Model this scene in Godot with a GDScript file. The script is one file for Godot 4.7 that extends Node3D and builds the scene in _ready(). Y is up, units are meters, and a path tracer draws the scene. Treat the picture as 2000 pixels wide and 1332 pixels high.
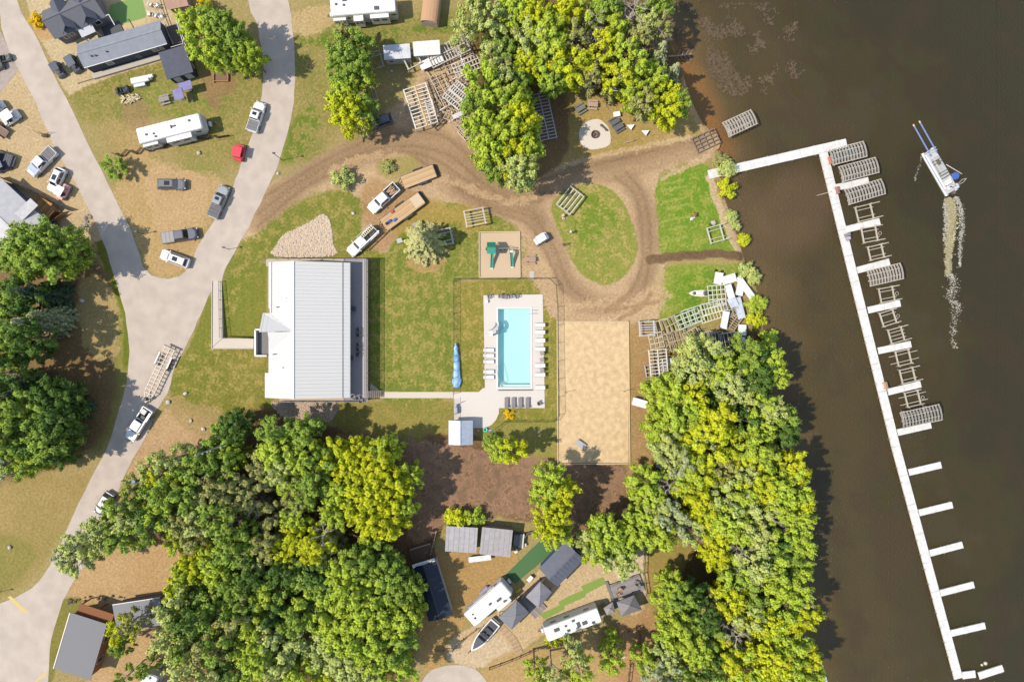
extends Node3D

const S := 0.09          # metres on the ground for one unit of the survey plan
const EYE := 120.0       # flying height of the camera
const K := 1.75          # sunlit ground: picture brightness / base colour

var rng := RandomNumberGenerator.new()
var taken := {}
var mats := {}
var tex := {}

class MB:
	var st := SurfaceTool.new()
	func _init() -> void:
		st.begin(Mesh.PRIMITIVE_TRIANGLES)
		st.set_smooth_group(-1)
	func tri(a: Vector3, b: Vector3, c: Vector3) -> void:
		st.add_vertex(a)
		st.add_vertex(b)
		st.add_vertex(c)
	func quad(a: Vector3, b: Vector3, c: Vector3, d: Vector3) -> void:
		tri(a, b, c)
		tri(a, c, d)
	func box(c: Vector3, s: Vector3, b := Basis()) -> MB:
		var h := s * 0.5
		var p := []
		for i in 8:
			p.append(c + b * Vector3(h.x if i & 1 else -h.x, h.y if i & 2 else -h.y, h.z if i & 4 else -h.z))
		quad(p[2], p[6], p[7], p[3])
		quad(p[0], p[1], p[5], p[4])
		quad(p[0], p[2], p[3], p[1])
		quad(p[4], p[5], p[7], p[6])
		quad(p[0], p[4], p[6], p[2])
		quad(p[1], p[3], p[7], p[5])
		return self
	func bar(a: Vector3, b: Vector3, w: float, h: float) -> MB:
		var x := (b - a).normalized()
		var up := Vector3.UP if absf(x.y) < 0.95 else Vector3.RIGHT
		var z := x.cross(up).normalized()
		var y := z.cross(x).normalized()
		return box((a + b) * 0.5, Vector3((b - a).length(), h, w), Basis(x, y, z))
	func ring(c: Vector3, x: Vector3, y: Vector3, r: float, n: int) -> PackedVector3Array:
		var o := PackedVector3Array()
		for i in n:
			var t := TAU * i / n
			o.append(c + x * cos(t) * r + y * sin(t) * r)
		return o
	func tube(a: Vector3, b: Vector3, r0: float, r1: float, n := 6) -> MB:
		var d := (b - a).normalized()
		var up := Vector3.UP if absf(d.y) < 0.95 else Vector3.RIGHT
		var x := d.cross(up).normalized()
		var y := x.cross(d).normalized()
		return loft([ring(a, x, y, r0, n), ring(b, x, y, r1, n)])
	func path(pts: Array, r0: float, r1: float, n := 5) -> MB:
		for i in pts.size() - 1:
			var t := float(i) / (pts.size() - 1)
			var u := float(i + 1) / (pts.size() - 1)
			tube(pts[i], pts[i + 1], lerpf(r0, r1, t), lerpf(r0, r1, u), n)
		return self
	func loft(rings: Array, cap := true) -> MB:
		for k in rings.size() - 1:
			var a: PackedVector3Array = rings[k]
			var b: PackedVector3Array = rings[k + 1]
			for i in a.size():
				var j := (i + 1) % a.size()
				quad(a[i], b[i], b[j], a[j])
		if cap:
			for e in [0, rings.size() - 1]:
				var r: PackedVector3Array = rings[e]
				for i in range(1, r.size() - 1):
					if e == 0:
						tri(r[0], r[i], r[i + 1])
					else:
						tri(r[0], r[i + 1], r[i])
		return self
	# an eight-cornered outline: a rectangle with its corners cut
	func oct(x0: float, x1: float, z0: float, z1: float, y: float, c: float, cf := -1.0) -> PackedVector3Array:
		if cf < 0.0:
			cf = c
		return PackedVector3Array([Vector3(x0 + c, y, z0), Vector3(x1 - cf, y, z0), Vector3(x1, y, z0 + cf), Vector3(x1, y, z1 - cf), Vector3(x1 - cf, y, z1), Vector3(x0 + c, y, z1), Vector3(x0, y, z1 - c), Vector3(x0, y, z0 + c)])
	# a box with cut corners and a chamfered top
	func cbox(c: Vector3, s: Vector3, e := 0.04) -> MB:
		var h := s * 0.5
		return loft([oct(c.x - h.x, c.x + h.x, c.z - h.z, c.z + h.z, c.y - h.y, e), oct(c.x - h.x, c.x + h.x, c.z - h.z, c.z + h.z, c.y + h.y - e, e), oct(c.x - h.x + e, c.x + h.x - e, c.z - h.z + e, c.z + h.z - e, c.y + h.y, e * 0.5)])
	func prism(poly: PackedVector2Array, y0: float, y1: float) -> MB:
		var ix := Geometry2D.triangulate_polygon(poly)
		for i in range(0, ix.size(), 3):
			var a := poly[ix[i]]
			var b := poly[ix[i + 1]]
			var c := poly[ix[i + 2]]
			if (b - a).cross(c - a) < 0.0:
				var t := b
				b = c
				c = t
			tri(Vector3(a.x, y1, a.y), Vector3(b.x, y1, b.y), Vector3(c.x, y1, c.y))
		if y0 < y1:
			for i in poly.size():
				var a := poly[i]
				var b := poly[(i + 1) % poly.size()]
				quad(Vector3(a.x, y0, a.y), Vector3(a.x, y1, a.y), Vector3(b.x, y1, b.y), Vector3(b.x, y0, b.y))
		return self
	# a four-cornered slab (top corners given), t thick
	func slab(a: Vector3, b: Vector3, c: Vector3, d: Vector3, t: float) -> MB:
		var n := (c - a).cross(b - d).normalized()
		if n.y < 0.0:
			n = -n
		var o := -n * t
		quad(a, b, c, d)
		quad(a + o, d + o, c + o, b + o)
		quad(a, a + o, b + o, b)
		quad(b, b + o, c + o, c)
		quad(c, c + o, d + o, d)
		quad(d, d + o, a + o, a)
		return self
	func quad2(a: Vector3, b: Vector3) -> MB:
		quad(a, Vector3(b.x, a.y, a.z), b, Vector3(a.x, a.y, b.z))
		return self
	func ball(c: Vector3, r: Vector3, n := 8, m := 5) -> MB:
		st.set_smooth_group(0)
		var rings := []
		for k in m + 1:
			var f := PI * k / m
			var o := PackedVector3Array()
			for i in n:
				var t := TAU * i / n
				o.append(c + Vector3(cos(t) * sin(f) * r.x, -cos(f) * r.y, sin(t) * sin(f) * r.z))
			rings.append(o)
		loft(rings, false)
		st.set_smooth_group(-1)
		return self
	# a lumpy stone
	func stone(c: Vector3, r: Vector3, g: RandomNumberGenerator) -> MB:
		var rings := []
		for k in 4:
			var f := PI * (0.12 + 0.76 * k / 3.0)
			var o := PackedVector3Array()
			for i in 6:
				var t := TAU * i / 6 + 0.3 * k
				var q := g.randf_range(0.8, 1.15)
				o.append(c + Vector3(cos(t) * sin(f) * r.x * q, -cos(f) * r.y * q, sin(t) * sin(f) * r.z * q))
			rings.append(o)
		return loft(rings)
	func done() -> ArrayMesh:
		st.generate_normals()
		return st.commit()

func P(px: float, py: float, h := 0.0) -> Vector3:
	var k := S * (EYE - h) / EYE
	return Vector3((px - 1000.0) * k, h, (py - 666.0) * k)

func G(px: float, py: float, h := 0.0) -> Vector3:   # the same, standing on the ground
	var p := P(px, py, h)
	return Vector3(p.x, 0, p.z)

func flat(pts: Array, h := 0.0) -> PackedVector2Array:
	var o := PackedVector2Array()
	for p in pts:
		var q := P(p[0], p[1], h)
		o.append(Vector2(q.x, q.z))
	return o

func pairs(s: String) -> Array:
	var o := []
	for w in s.split(" ", false):
		var q := w.split(",")
		o.append([q[0].to_float(), q[1].to_float()])
	return o

# a smooth closed or open line through points
func smooth(pts: Array, closed := true, steps := 6) -> Array:
	var o := []
	var n := pts.size()
	for i in (n if closed else n - 1):
		var p := []
		for k in [-1, 0, 1, 2]:
			var q = pts[(i + k + n) % n] if closed else pts[clampi(i + k, 0, n - 1)]
			p.append(Vector2(q[0], q[1]))
		for s in steps:
			var v: Vector2 = p[1].cubic_interpolate(p[2], p[0], p[3], float(s) / steps)
			o.append([v.x, v.y])
	if not closed:
		o.append(pts[n - 1])
	return o

# the outline of a band of a given width along a line
func band(pts: Array, w: float) -> Array:
	var l := []
	var r := []
	for i in pts.size():
		var a = pts[maxi(i - 1, 0)]
		var b = pts[mini(i + 1, pts.size() - 1)]
		var d := Vector2(b[0] - a[0], b[1] - a[1]).normalized().orthogonal() * w * 0.5
		l.append([pts[i][0] + d.x, pts[i][1] + d.y])
		r.push_front([pts[i][0] - d.x, pts[i][1] - d.y])
	return l + r

func turn(a: Vector3, b: Vector3) -> float:
	return -atan2(b.z - a.z, b.x - a.x)

func numbered(called: String) -> String:
	var n: int = taken.get(called, 0)
	taken[called] = n + 1
	return called if n == 0 else "%s_%03d" % [called, n]

func tag(o: Node, label: String, category := "", group := "") -> void:
	o.set_meta("label", label)
	if category:
		o.set_meta("category", category)
	if group:
		o.set_meta("group", group)

func thing(called: String, label: String, category: String, at := Vector3.ZERO, yaw := 0.0, group := "") -> Node3D:
	var o := Node3D.new()
	o.name = numbered(called)
	add_child(o)
	o.position = at
	o.rotation.y = yaw
	tag(o, label, category, group)
	return o

func put(called: String, m: Variant, material: Material, parent: Node = null) -> MeshInstance3D:
	var o := MeshInstance3D.new()
	o.mesh = m.done() if m is MB else m
	o.material_override = material
	if parent:
		o.name = called
		parent.add_child(o, true)
	else:
		o.name = numbered(called)
		add_child(o)
	return o

func struct(called: String, m: Variant, material: Material) -> MeshInstance3D:
	var o := put(called, m, material)
	o.set_meta("kind", "structure")
	return o

func copy(o: Node3D, label: String, at: Vector3, yaw: float, group := "") -> Node3D:
	var c: Node3D = o.duplicate()
	c.name = numbered(String(o.name).rstrip("_0123456789"))
	add_child(c)
	c.position = at
	c.rotation.y = yaw
	tag(c, label, o.get_meta("category"), group if group else o.get_meta("group", ""))
	return c

# base colour of what shows as this colour in full sun
func D(hex: String, gain := 1.0) -> Color:
	var c := Color(hex).srgb_to_linear()
	return Color(minf(c.r * gain / K, 0.86), minf(c.g * gain / K, 0.86), minf(c.b * gain / K, 0.86)).linear_to_srgb()

func noise_tex(called: String, freq: float, lo: float, hi: float, size := 256, oct := 4) -> NoiseTexture2D:
	if not tex.has(called):
		var n := FastNoiseLite.new()
		n.seed = called.hash() % 1000
		n.frequency = freq
		n.fractal_octaves = oct
		n.noise_type = FastNoiseLite.TYPE_SIMPLEX_SMOOTH
		var t := NoiseTexture2D.new()
		t.width = size
		t.height = size
		t.seamless = true
		t.noise = n
		var g := Gradient.new()
		g.set_color(0, Color(lo, lo, lo))
		g.set_color(1, Color(hi, hi, hi))
		t.color_ramp = g
		tex[called] = t
	return tex[called]

# grain: "" plain, "soft" blotches, "fine" speckle
func mat(hex: String, rough := 0.8, grain := "soft", metal := 0.0) -> StandardMaterial3D:
	var key := "%s/%s/%s/%s" % [hex, rough, grain, metal]
	if not mats.has(key):
		var m := StandardMaterial3D.new()
		m.albedo_color = D(hex)
		m.roughness = rough
		m.metallic = metal
		m.cull_mode = BaseMaterial3D.CULL_DISABLED
		if grain:
			m.albedo_texture = noise_tex("soft", 0.02, 0.87, 1.0) if grain == "soft" else noise_tex("fine", 0.09, 0.8, 1.0)
			m.uv1_triplanar = true
			m.uv1_world_triplanar = true
			m.uv1_scale = Vector3.ONE * (0.16 if grain == "soft" else 0.35)
		mats[key] = m
	return mats[key]

func paint(hex: String) -> StandardMaterial3D:
	var key := "paint" + hex
	if not mats.has(key):
		var m := StandardMaterial3D.new()
		m.albedo_color = D(hex)
		m.roughness = 0.35
		m.clearcoat_enabled = true
		m.clearcoat = 0.6
		m.clearcoat_roughness = 0.1
		m.cull_mode = BaseMaterial3D.CULL_DISABLED
		mats[key] = m
	return mats[key]

func glass() -> StandardMaterial3D:
	if not mats.has("glass"):
		var m := StandardMaterial3D.new()
		m.albedo_color = Color(0.1, 0.12, 0.14)
		m.roughness = 0.08
		m.metallic_specular = 0.7
		m.cull_mode = BaseMaterial3D.CULL_DISABLED
		mats["glass"] = m
	return mats["glass"]

func ordinal(n: int) -> String:
	var o := ["first", "second", "third", "fourth", "fifth", "sixth", "seventh", "eighth", "ninth", "tenth", "eleventh", "twelfth", "thirteenth", "fourteenth", "fifteenth", "sixteenth", "seventeenth", "eighteenth", "nineteenth"]
	if n <= 19:
		return o[n - 1]
	var tens := ["twent", "thirt", "fort", "fift", "sixt", "sevent", "eight", "ninet"]
	var t: String = tens[int(n / 10.0) - 2]
	return t + "ieth" if n % 10 == 0 else t + "y-" + o[n % 10 - 1]

func _ready() -> void:
	rng.seed = 7
	var cam := Camera3D.new()
	cam.name = "camera"
	add_child(cam)
	cam.position = Vector3(0, EYE, 0)
	cam.rotation = Vector3(-PI / 2, 0, 0)
	cam.fov = rad_to_deg(2.0 * atan(S * 666.0 / EYE))
	cam.far = 6000.0
	cam.current = true
	var env := Environment.new()
	env.background_mode = Environment.BG_SKY
	var sky := Sky.new()
	var sm := ProceduralSkyMaterial.new()
	sm.sky_top_color = Color(0.47, 0.56, 0.69)
	sm.sky_horizon_color = Color(0.76, 0.79, 0.82)
	sm.sky_curve = 0.18
	sm.ground_bottom_color = Color(0.4, 0.38, 0.32)
	sm.ground_horizon_color = Color(0.7, 0.74, 0.78)
	var cn := FastNoiseLite.new()
	cn.seed = 4
	cn.frequency = 0.008
	cn.fractal_octaves = 5
	var ct := NoiseTexture2D.new()
	ct.width = 1024
	ct.height = 512
	ct.seamless = true
	ct.noise = cn
	var cg := Gradient.new()
	cg.offsets = PackedFloat32Array([0.0, 0.45, 0.75])
	cg.colors = PackedColorArray([Color(0, 0, 0, 0), Color(0, 0, 0, 0), Color(0.8, 0.8, 0.8, 0.7)])
	ct.color_ramp = cg
	sm.sky_cover = ct
	sky.sky_material = sm
	env.sky = sky
	env.background_energy_multiplier = 1.3
	env.tonemap_mode = Environment.TONE_MAPPER_LINEAR
	env.tonemap_exposure = 1.58
	env.sdfgi_enabled = true
	env.ssao_enabled = true
	env.ssil_enabled = true
	var we := WorldEnvironment.new()
	we.name = "world"
	we.environment = env
	add_child(we)
	var sun := DirectionalLight3D.new()
	sun.name = "sun"
	add_child(sun)
	var e := deg_to_rad(53.0)
	sun.look_at_from_position(Vector3.ZERO, Vector3(0.978 * cos(e), -sin(e), -0.208 * cos(e)))
	sun.light_energy = 1.4
	sun.light_color = Color(1.0, 0.96, 0.89)
	sun.light_angular_distance = 0.5
	sun.shadow_enabled = true
	sun.directional_shadow_max_distance = 400.0

	ground()
	roads()
	water()
	clubhouse()
	pool()
	play_area()
	sand_court()
	docks()
	lifts()
	yard_top()
	yard_right()
	lots_left()
	lots_bottom()
	vehicles()
	camp()
	small_things()
	trees()

# ---------------------------------------------------------------- the ground
const TW := 1110
const TH := 980
const T := 0.6           # texels for one unit of the plan
const OFF := 150.0
var buf := PackedByteArray()
var nb := []             # noise, three scales
var ground_mat: StandardMaterial3D
const SHORE := "1262,-160 1268,0 1300,70 1322,125 1340,190 1362,235 1384,258 1396,290 1396,330 1408,385 1425,435 1442,490 1452,525 1470,560 1478,600 1486,660 1500,720 1506,800 1512,870 1518,950 1520,1100 1528,1332 1535,1500"

func shore_x(pz: float) -> float:
	var s := pairs(SHORE)
	for i in s.size() - 1:
		if pz <= s[i + 1][1]:
			return lerpf(s[i][0], s[i + 1][0], clampf((pz - s[i][1]) / (s[i + 1][1] - s[i][1]), 0, 1))
	return s[-1][0]

func mask(polys: Array, f: int) -> PackedByteArray:
	var k := 2.0 / f
	var w := int(TW * k)
	var h := int(TH * k)
	var im := Image.create(w, h, false, Image.FORMAT_L8)
	for pts in polys:
		for y in h:
			var py := (y + 0.5) / k / T - OFF
			var xs := []
			for i in pts.size():
				var a = pts[i]
				var b = pts[(i + 1) % pts.size()]
				if (a[1] <= py) != (b[1] <= py):
					xs.append(a[0] + (py - a[1]) / (b[1] - a[1]) * (b[0] - a[0]))
			xs.sort()
			for i in range(0, xs.size() - 1, 2):
				var x0 := clampi(roundi((xs[i] + OFF) * T * k), 0, w)
				var x1 := clampi(roundi((xs[i + 1] + OFF) * T * k), 0, w)
				if x1 > x0:
					im.fill_rect(Rect2i(x0, y, x1 - x0, 1), Color.WHITE)
	im.resize(maxi(TW / f, 4), maxi(TH / f, 4), Image.INTERPOLATE_LANCZOS)
	im.resize(TW, TH, Image.INTERPOLATE_CUBIC)
	return im.get_data()

# lays a ground cover into the colour map: two tones mixed by noise, its edge made ragged by noise
func cover(polys: Array, hexa: String, hexb: String, f := 6, ragged := 0.5, strength := 1.0, hard := 3.0, mow := 0, fine := 0.4, bias := 0.0) -> void:
	var m := mask(polys, f)
	var a := D(hexa, 0.97)
	var b := D(hexb, 1.0)
	var n0: PackedByteArray = nb[0]
	var n1: PackedByteArray = nb[1]
	var n2: PackedByteArray = nb[2]
	var x0 := TW
	var x1 := 0
	var y0 := TH
	var y1 := 0
	for pts in polys:
		for p in pts:
			x0 = mini(x0, int((p[0] + OFF) * T))
			x1 = maxi(x1, int((p[0] + OFF) * T))
			y0 = mini(y0, int((p[1] + OFF) * T))
			y1 = maxi(y1, int((p[1] + OFF) * T))
	x0 = clampi(x0 - f * 2, 0, TW)
	x1 = clampi(x1 + f * 2, 0, TW)
	y0 = clampi(y0 - f * 2, 0, TH)
	y1 = clampi(y1 + f * 2, 0, TH)
	var ar := a.r * 255.0
	var ag := a.g * 255.0
	var ab := a.b * 255.0
	var br := b.r * 255.0 - ar
	var bg := b.g * 255.0 - ag
	var bb := b.b * 255.0 - ab
	for y in range(y0, y1):
		var i := y * TW + x0
		for x in range(x0, x1):
			var q := m[i]
			if q > 6:
				var w := (q / 255.0 + (n1[i] - 128) / 128.0 * ragged * 0.6 + (n2[i] - 128) / 128.0 * ragged * 0.4 - 0.5 - bias) * hard + 0.5
				if w > 0.0:
					w = minf(w, 1.0) * strength
					var t := n0[i] / 255.0 * (1.0 - fine) + n1[i] / 255.0 * 0.6 + n2[i] / 255.0 * fine * 1.5 - 0.55
					if mow == 1:
						t += sin(y * 0.62) * 0.1
					elif mow == 2:
						t += sin(x * 0.55) * 0.1
					t = clampf(t, 0.0, 1.0)
					var j := i * 3
					buf[j] = int(buf[j] + (ar + br * t - buf[j]) * w)
					buf[j + 1] = int(buf[j + 1] + (ag + bg * t - buf[j + 1]) * w)
					buf[j + 2] = int(buf[j + 2] + (ab + bb * t - buf[j + 2]) * w)
			i += 1

func line(s: String, w: float) -> Array:
	return band(smooth(pairs(s), false, 5), w)

func blob(s: String) -> Array:
	return smooth(pairs(s), true, 5)

func disc(x: float, y: float, rx: float, ry := -1.0, n := 14) -> Array:
	var o := []
	for i in n:
		o.append([x + cos(TAU * i / n) * rx, y + sin(TAU * i / n) * (rx if ry < 0 else ry)])
	return o

func ground() -> void:
	for f in [0.012, 0.06, 0.28]:
		var n := FastNoiseLite.new()
		n.seed = int(f * 1000)
		n.frequency = f
		n.fractal_octaves = 4
		n.noise_type = FastNoiseLite.TYPE_SIMPLEX_SMOOTH
		nb.append(n.get_image(TW, TH, false, false, true).get_data())
	buf.resize(TW * TH * 3)
	var whole := [[-OFF, -OFF], [1750, -OFF], [1750, 1500], [-OFF, 1500]]
	cover([whole], "b3a468", "c9ac7c", 4, 0.0)
	# meadow grass and lawns
	cover([blob("135,175 235,135 345,100 370,90 420,95 510,100 515,170 500,250 470,320 430,300 330,235 230,240 170,240")], "8f9148", "b59f5f", 12, 0.8, 0.9, 2.0)
	cover([blob("280,170 320,155 380,160 410,190 400,235 330,225 285,215")], "8d9a45", "a9a357", 6, 0.3, 0.8, 3.0)
	cover([blob("180,175 240,145 310,125 300,150 230,185 190,205")], "7f8a35", "a79a52", 8, 0.6, 0.7)
	cover([blob("330,270 420,280 450,300 420,350 350,340 340,300")], "97984c", "b3a065", 14, 0.9, 0.6, 1.5)
	cover([blob("575,60 700,40 950,30 960,200 900,110 760,110 700,180 640,290 560,320 545,300 570,230")], "8c9148", "c2a56c", 12, 0.9, 0.85, 2.0)
	cover([blob("580,70 650,60 720,62 700,80 620,90 580,85"), blob("560,255 600,200 625,230 600,290 550,320"), blob("730,60 880,40 880,62 740,75")], "6f8a30", "94993f", 8, 0.7, 0.8)
	cover([blob("450,500 520,430 600,390 700,360 720,400 700,440 745,470 740,500 700,505 520,508 500,550 440,655 432,560")], "858d3c", "a49a50", 8, 0.5, 0.95, 2.5)
	cover([blob("418,660 500,670 522,700 530,790 500,815 430,815 350,795 330,745 380,680")], "858838", "ad9f54", 8, 0.5, 0.9, 2.5, 1)
	cover([blob("412,572 416,665 345,755 330,740 375,660")], "858c3a", "9f9748", 6, 0.3, 0.9, 2.5)
	cover([[[434, 550], [520, 510], [520, 660], [436, 660]]], "87903c", "a2984c", 6, 0.3, 0.95, 2.5, 2)
	cover([blob("745,500 790,440 830,395 900,395 1000,430 1000,540 940,545 888,560 886,765 725,765 720,500")], "7f8d3a", "b0a658", 8, 0.5, 0.95, 2.5, 2)
	cover([[[889, 548], [1080, 546], [1094, 570], [1092, 820], [1070, 830], [978, 825], [950, 845], [889, 760]]], "8f913f", "b59f52", 6, 0.4, 0.95, 2.5)
	cover([blob("650,790 890,785 890,840 800,870 680,850")], "8f8f42", "bda15f", 8, 0.7, 0.9)
	cover([blob("940,835 1085,820 1088,900 1000,890 950,870")], "9a9d4a", "b9a25c", 8, 0.6, 0.8)
	cover([blob("1225,640 1270,640 1262,780 1240,790 1228,760")], "a39a4c", "bba35c", 8, 0.5, 0.8)
	# worn, dry patches breaking up the grass
	var dry := [blob("135,175 235,135 420,95 510,100 515,170 490,260 450,330 330,300 230,240 170,240"), blob("575,60 700,40 950,30 940,130 760,110 700,180 640,290 560,320 545,300 570,230")]
	cover(dry, "bea068", "cdb07e", 12, 1.9, 0.85, 2.5, 0, 0.5, 0.55)
	cover(dry, "74832f", "8c9440", 12, 1.9, 0.7, 2.5, 0, 0.5, 0.95)
	cover([blob("745,500 790,440 830,395 900,395 1000,430 1000,540 940,545 888,560 886,765 725,765 720,500"), blob("418,660 500,670 522,700 530,790 430,815 330,745 380,680"), blob("450,500 520,430 700,360 740,500 520,508 440,655"), [[889, 548], [1080, 546], [1092, 820], [978, 825], [889, 760]]], "b9a65c", "c6ae6c", 8, 1.8, 0.7, 2.0, 0, 0.6, 0.72)
	cover([blob("-150,940 130,930 180,920 120,1040 60,1130 -20,1170 -150,1200"), blob("245,560 252,650 225,820 165,860 205,540")], "8a8a42", "9c9650", 10, 1.8, 0.7, 2.0, 0, 0.6, 0.75)
	# the island between the tracks
	cover([blob("1078,402 1110,366 1165,359 1208,382 1238,440 1245,490 1226,532 1190,556 1152,546 1118,512 1092,456")], "93a048", "aaa656", 6, 0.4, 1.0, 3.0)
	cover([blob("1130,395 1165,375 1185,410 1170,470 1135,480 1120,430"), blob("1195,400 1215,430 1205,450 1185,420")], "6f9130", "93a444", 6, 0.9, 0.75)
	# lawns by the shore
	cover([blob("1284,350 1375,318 1390,345 1402,400 1436,470 1428,494 1300,496 1286,430")], "86a23c", "a3ab4c", 6, 0.3, 1.0, 3.0)
	cover([blob("1300,355 1390,335 1400,400 1415,440 1330,440 1300,400")], "78a030", "8ba43c", 8, 0.5, 0.8, 2.0)
	cover([blob("1292,522 1445,514 1462,535 1410,560 1400,610 1320,640 1290,620 1282,570")], "8aa33e", "a9aa50", 6, 0.4, 1.0, 3.0)
	cover([blob("1320,545 1400,530 1400,590 1330,600")], "6f9a2c", "8aa43a", 10, 0.6, 0.7, 2.0)
	for y in [[360, 1298, 1338], [372, 1294, 1345], [395, 1293, 1340], [407, 1300, 1347], [432, 1295, 1345], [450, 1305, 1345], [470, 1310, 1345]]:
		cover([line("%d,%d %d,%d" % [y[1], y[0], y[2], y[0] - 9], 5)], "b5b964", "c2bf74", 2, 0.4, 0.6)
	# left verge and far left
	cover([blob("245,560 252,650 250,720 225,820 190,880 165,860 205,760 215,640 205,540")], "8f9146", "b9a468", 10, 0.6, 0.8)
	cover([blob("195,430 240,540 256,640 250,720 240,700 236,610 205,530 180,450")], "6f7c22", "8a8c38", 6, 0.6, 0.8)
	cover([blob("-150,940 130,930 180,920 120,1040 60,1130 -20,1170 -150,1200")], "ad9a5c", "c6a873", 10, 0.6, 0.9)
	cover([blob("-100,1040 60,1060 40,1130 -20,1160 -120,1180")], "92904a", "aa9a58", 12, 0.6, 0.7)
	# bare lots
	cover([blob("-150,-150 -10,-100 -20,60 40,120 120,290 215,445 190,470 100,500 -150,480")], "d6b98d", "e3c9a0", 6, 0.4, 1.0, 3.0)
	cover([blob("58,-150 330,-150 345,60 350,105 250,138 158,172 130,182 95,110 50,0")], "dcc398", "e8d2aa", 4, 0.3, 1.0, 3.0)
	cover([blob("62,52 85,42 112,68 78,78")], "d6ae7a", "dcb785", 4, 0.3)
	cover([blob("245,250 290,300 340,330 420,345 445,385 400,450 385,500 345,535 310,540 285,520 262,460 225,380")], "cbac74", "d9b788", 10, 0.5, 1.0, 2.5)
	cover([blob("290,330 400,345 395,430 340,470 300,440")], "d6b383", "e0be90", 10, 0.4, 0.9, 2.0)
	cover([blob("200,240 270,240 330,260 280,290 240,300 210,280")], "b8a065", "cfae7c", 12, 0.8, 0.9, 2.0)
	cover([blob("235,205 280,190 290,240 250,250")], "ab8f68", "bd9c72", 10, 0.8, 0.7, 2.0)
	cover([blob("400,120 450,130 455,180 400,175"), blob("395,165 425,175 430,215 405,205")], "a58560", "b8946b", 6, 0.6, 0.8)
	cover([blob("555,30 640,10 650,45 600,70 565,60")], "d3b681", "dcc191", 8, 0.6, 0.9)
	# the dirt tracks
	cover([blob("470,470 480,435 520,365 560,345 640,300 700,270 760,210 800,180 830,110 930,80 945,150 930,250 960,330 1040,340 1090,330 1180,290 1300,270 1370,258 1400,262 1405,290 1360,310 1300,330 1280,360 1285,500 1300,520 1290,580 1260,625 1090,630 1050,560 1020,540 1018,455 960,420 900,400 840,395 800,430 750,490 720,480 700,440 715,400 650,370 560,400 500,455")], "d3b189", "e0c39d", 8, 0.5, 1.0, 2.5)
	cover([blob("1078,402 1110,366 1165,359 1208,382 1238,440 1245,490 1226,532 1190,556 1152,546 1118,512 1092,456")], "9aa24b", "b2a85a", 4, 0.5, 1.0, 3.0)
	cover([blob("1130,395 1165,375 1185,410 1170,470 1135,480 1120,430"), blob("1190,400 1215,430 1205,450 1185,420")], "77952f", "98a444", 6, 0.9, 0.75)
	cover([line("480,440 560,372 650,315 730,285 800,270 870,285 930,335 985,370 1060,366 1120,340 1200,335 1290,305 1375,280", 44)], "bd9d7a", "cfae89", 8, 0.6, 0.9, 2.0)
	cover([line("860,350 940,395 1030,410 1075,470 1100,540 1150,585 1210,600", 40), line("1215,340 1248,390 1262,450 1262,520 1240,575 1190,600 1120,590", 34)], "bf9f7c", "cfae89", 8, 0.6, 0.85, 2.0)
	for s in ["500,420 600,345 700,300 800,285 880,305 940,355 1000,385 1080,375", "490,400 580,345 690,285 790,260 870,268 930,318 985,352 1060,350 1150,325 1290,292 1370,268", "1200,345 1240,380 1254,450 1254,520 1232,572", "1222,335 1256,380 1270,450 1268,520 1250,580 1200,612", "880,360 960,402 1040,425 1085,490 1115,560 1170,600", "800,300 860,340 930,385 1020,398 1060,440", "500,445 590,370 690,318 780,296 850,312 915,355 985,392 1060,392", "1100,330 1200,312 1300,285 1375,262", "900,372 970,412 1035,440 1072,505 1100,575"]:
		cover([line(s, 7)], "94775a", "b0906f", 2, 0.9, 0.6, 2.0)
		cover([line(s, 26)], "a88a6a", "bd9d7c", 8, 0.9, 0.5, 1.5)
	for s in ["640,335 740,300 800,320 700,345", "850,345 900,360 990,392 1050,382", "1100,600 1180,590 1260,600 1290,580", "1000,470 1050,500 1090,570 1110,620"]:
		cover([line(s, 12)], "dcb88c", "e4c59d", 6, 0.9, 0.7, 2.0)
	cover([blob("1085,402 1110,370 1165,362 1205,384 1235,440 1240,490 1222,530 1190,552 1120,508 1096,456")], "bfab62", "cbb675", 6, 1.9, 0.75, 2.0, 0, 0.6, 0.7)
	cover([blob("1288,352 1375,320 1400,400 1430,470 1426,492 1300,494 1290,430"), blob("1294,524 1445,516 1410,560 1400,610 1320,640 1284,570")], "a9b04e", "b8b45c", 6, 1.9, 0.75, 2.0, 0, 0.6, 0.7)
	cover([line("1262,508 1330,500 1400,496 1452,501", 17)], "7d654c", "97795a", 4, 0.4, 1.0, 3.0)
	cover([blob("1200,612 1260,560 1300,570 1290,610 1240,640 1160,630")], "d8b48a", "e6caa3", 8, 0.8, 0.8, 2.0)
	cover([line("1180,610 1215,585 1240,560", 10), line("1205,625 1250,600 1275,570", 8), line("1190,600 1230,600 1290,588", 7)], "ab8864", "bd9a74", 3, 0.8, 0.7)
	cover([blob("735,320 800,300 815,330 790,345 745,345"), blob("660,340 690,335 680,362 650,365")], "a8a257", "c4a873", 8, 0.9, 0.8)
	cover([blob("725,350 850,395 845,420 800,440 745,490 700,480 712,440 700,420")], "bd9669", "cda77a", 8, 0.6, 0.8, 2.0)
	cover([blob("790,400 850,395 900,400 960,425 940,450 870,440 800,450 770,470")], "b6a050", "c9a768", 10, 0.7, 0.8, 2.0)
	cover([blob("800,500 850,490 870,515 830,530 795,520")], "cba26d", "d5b07f", 6, 0.6, 0.8)
	# shore, fire place clearing, pale edges
	cover([blob("1100,180 1190,170 1300,190 1370,225 1385,255 1300,285 1190,300 1090,325 1070,290 1085,240")], "b8a05c", "cfae78", 10, 0.6, 0.95, 2.0)
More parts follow.
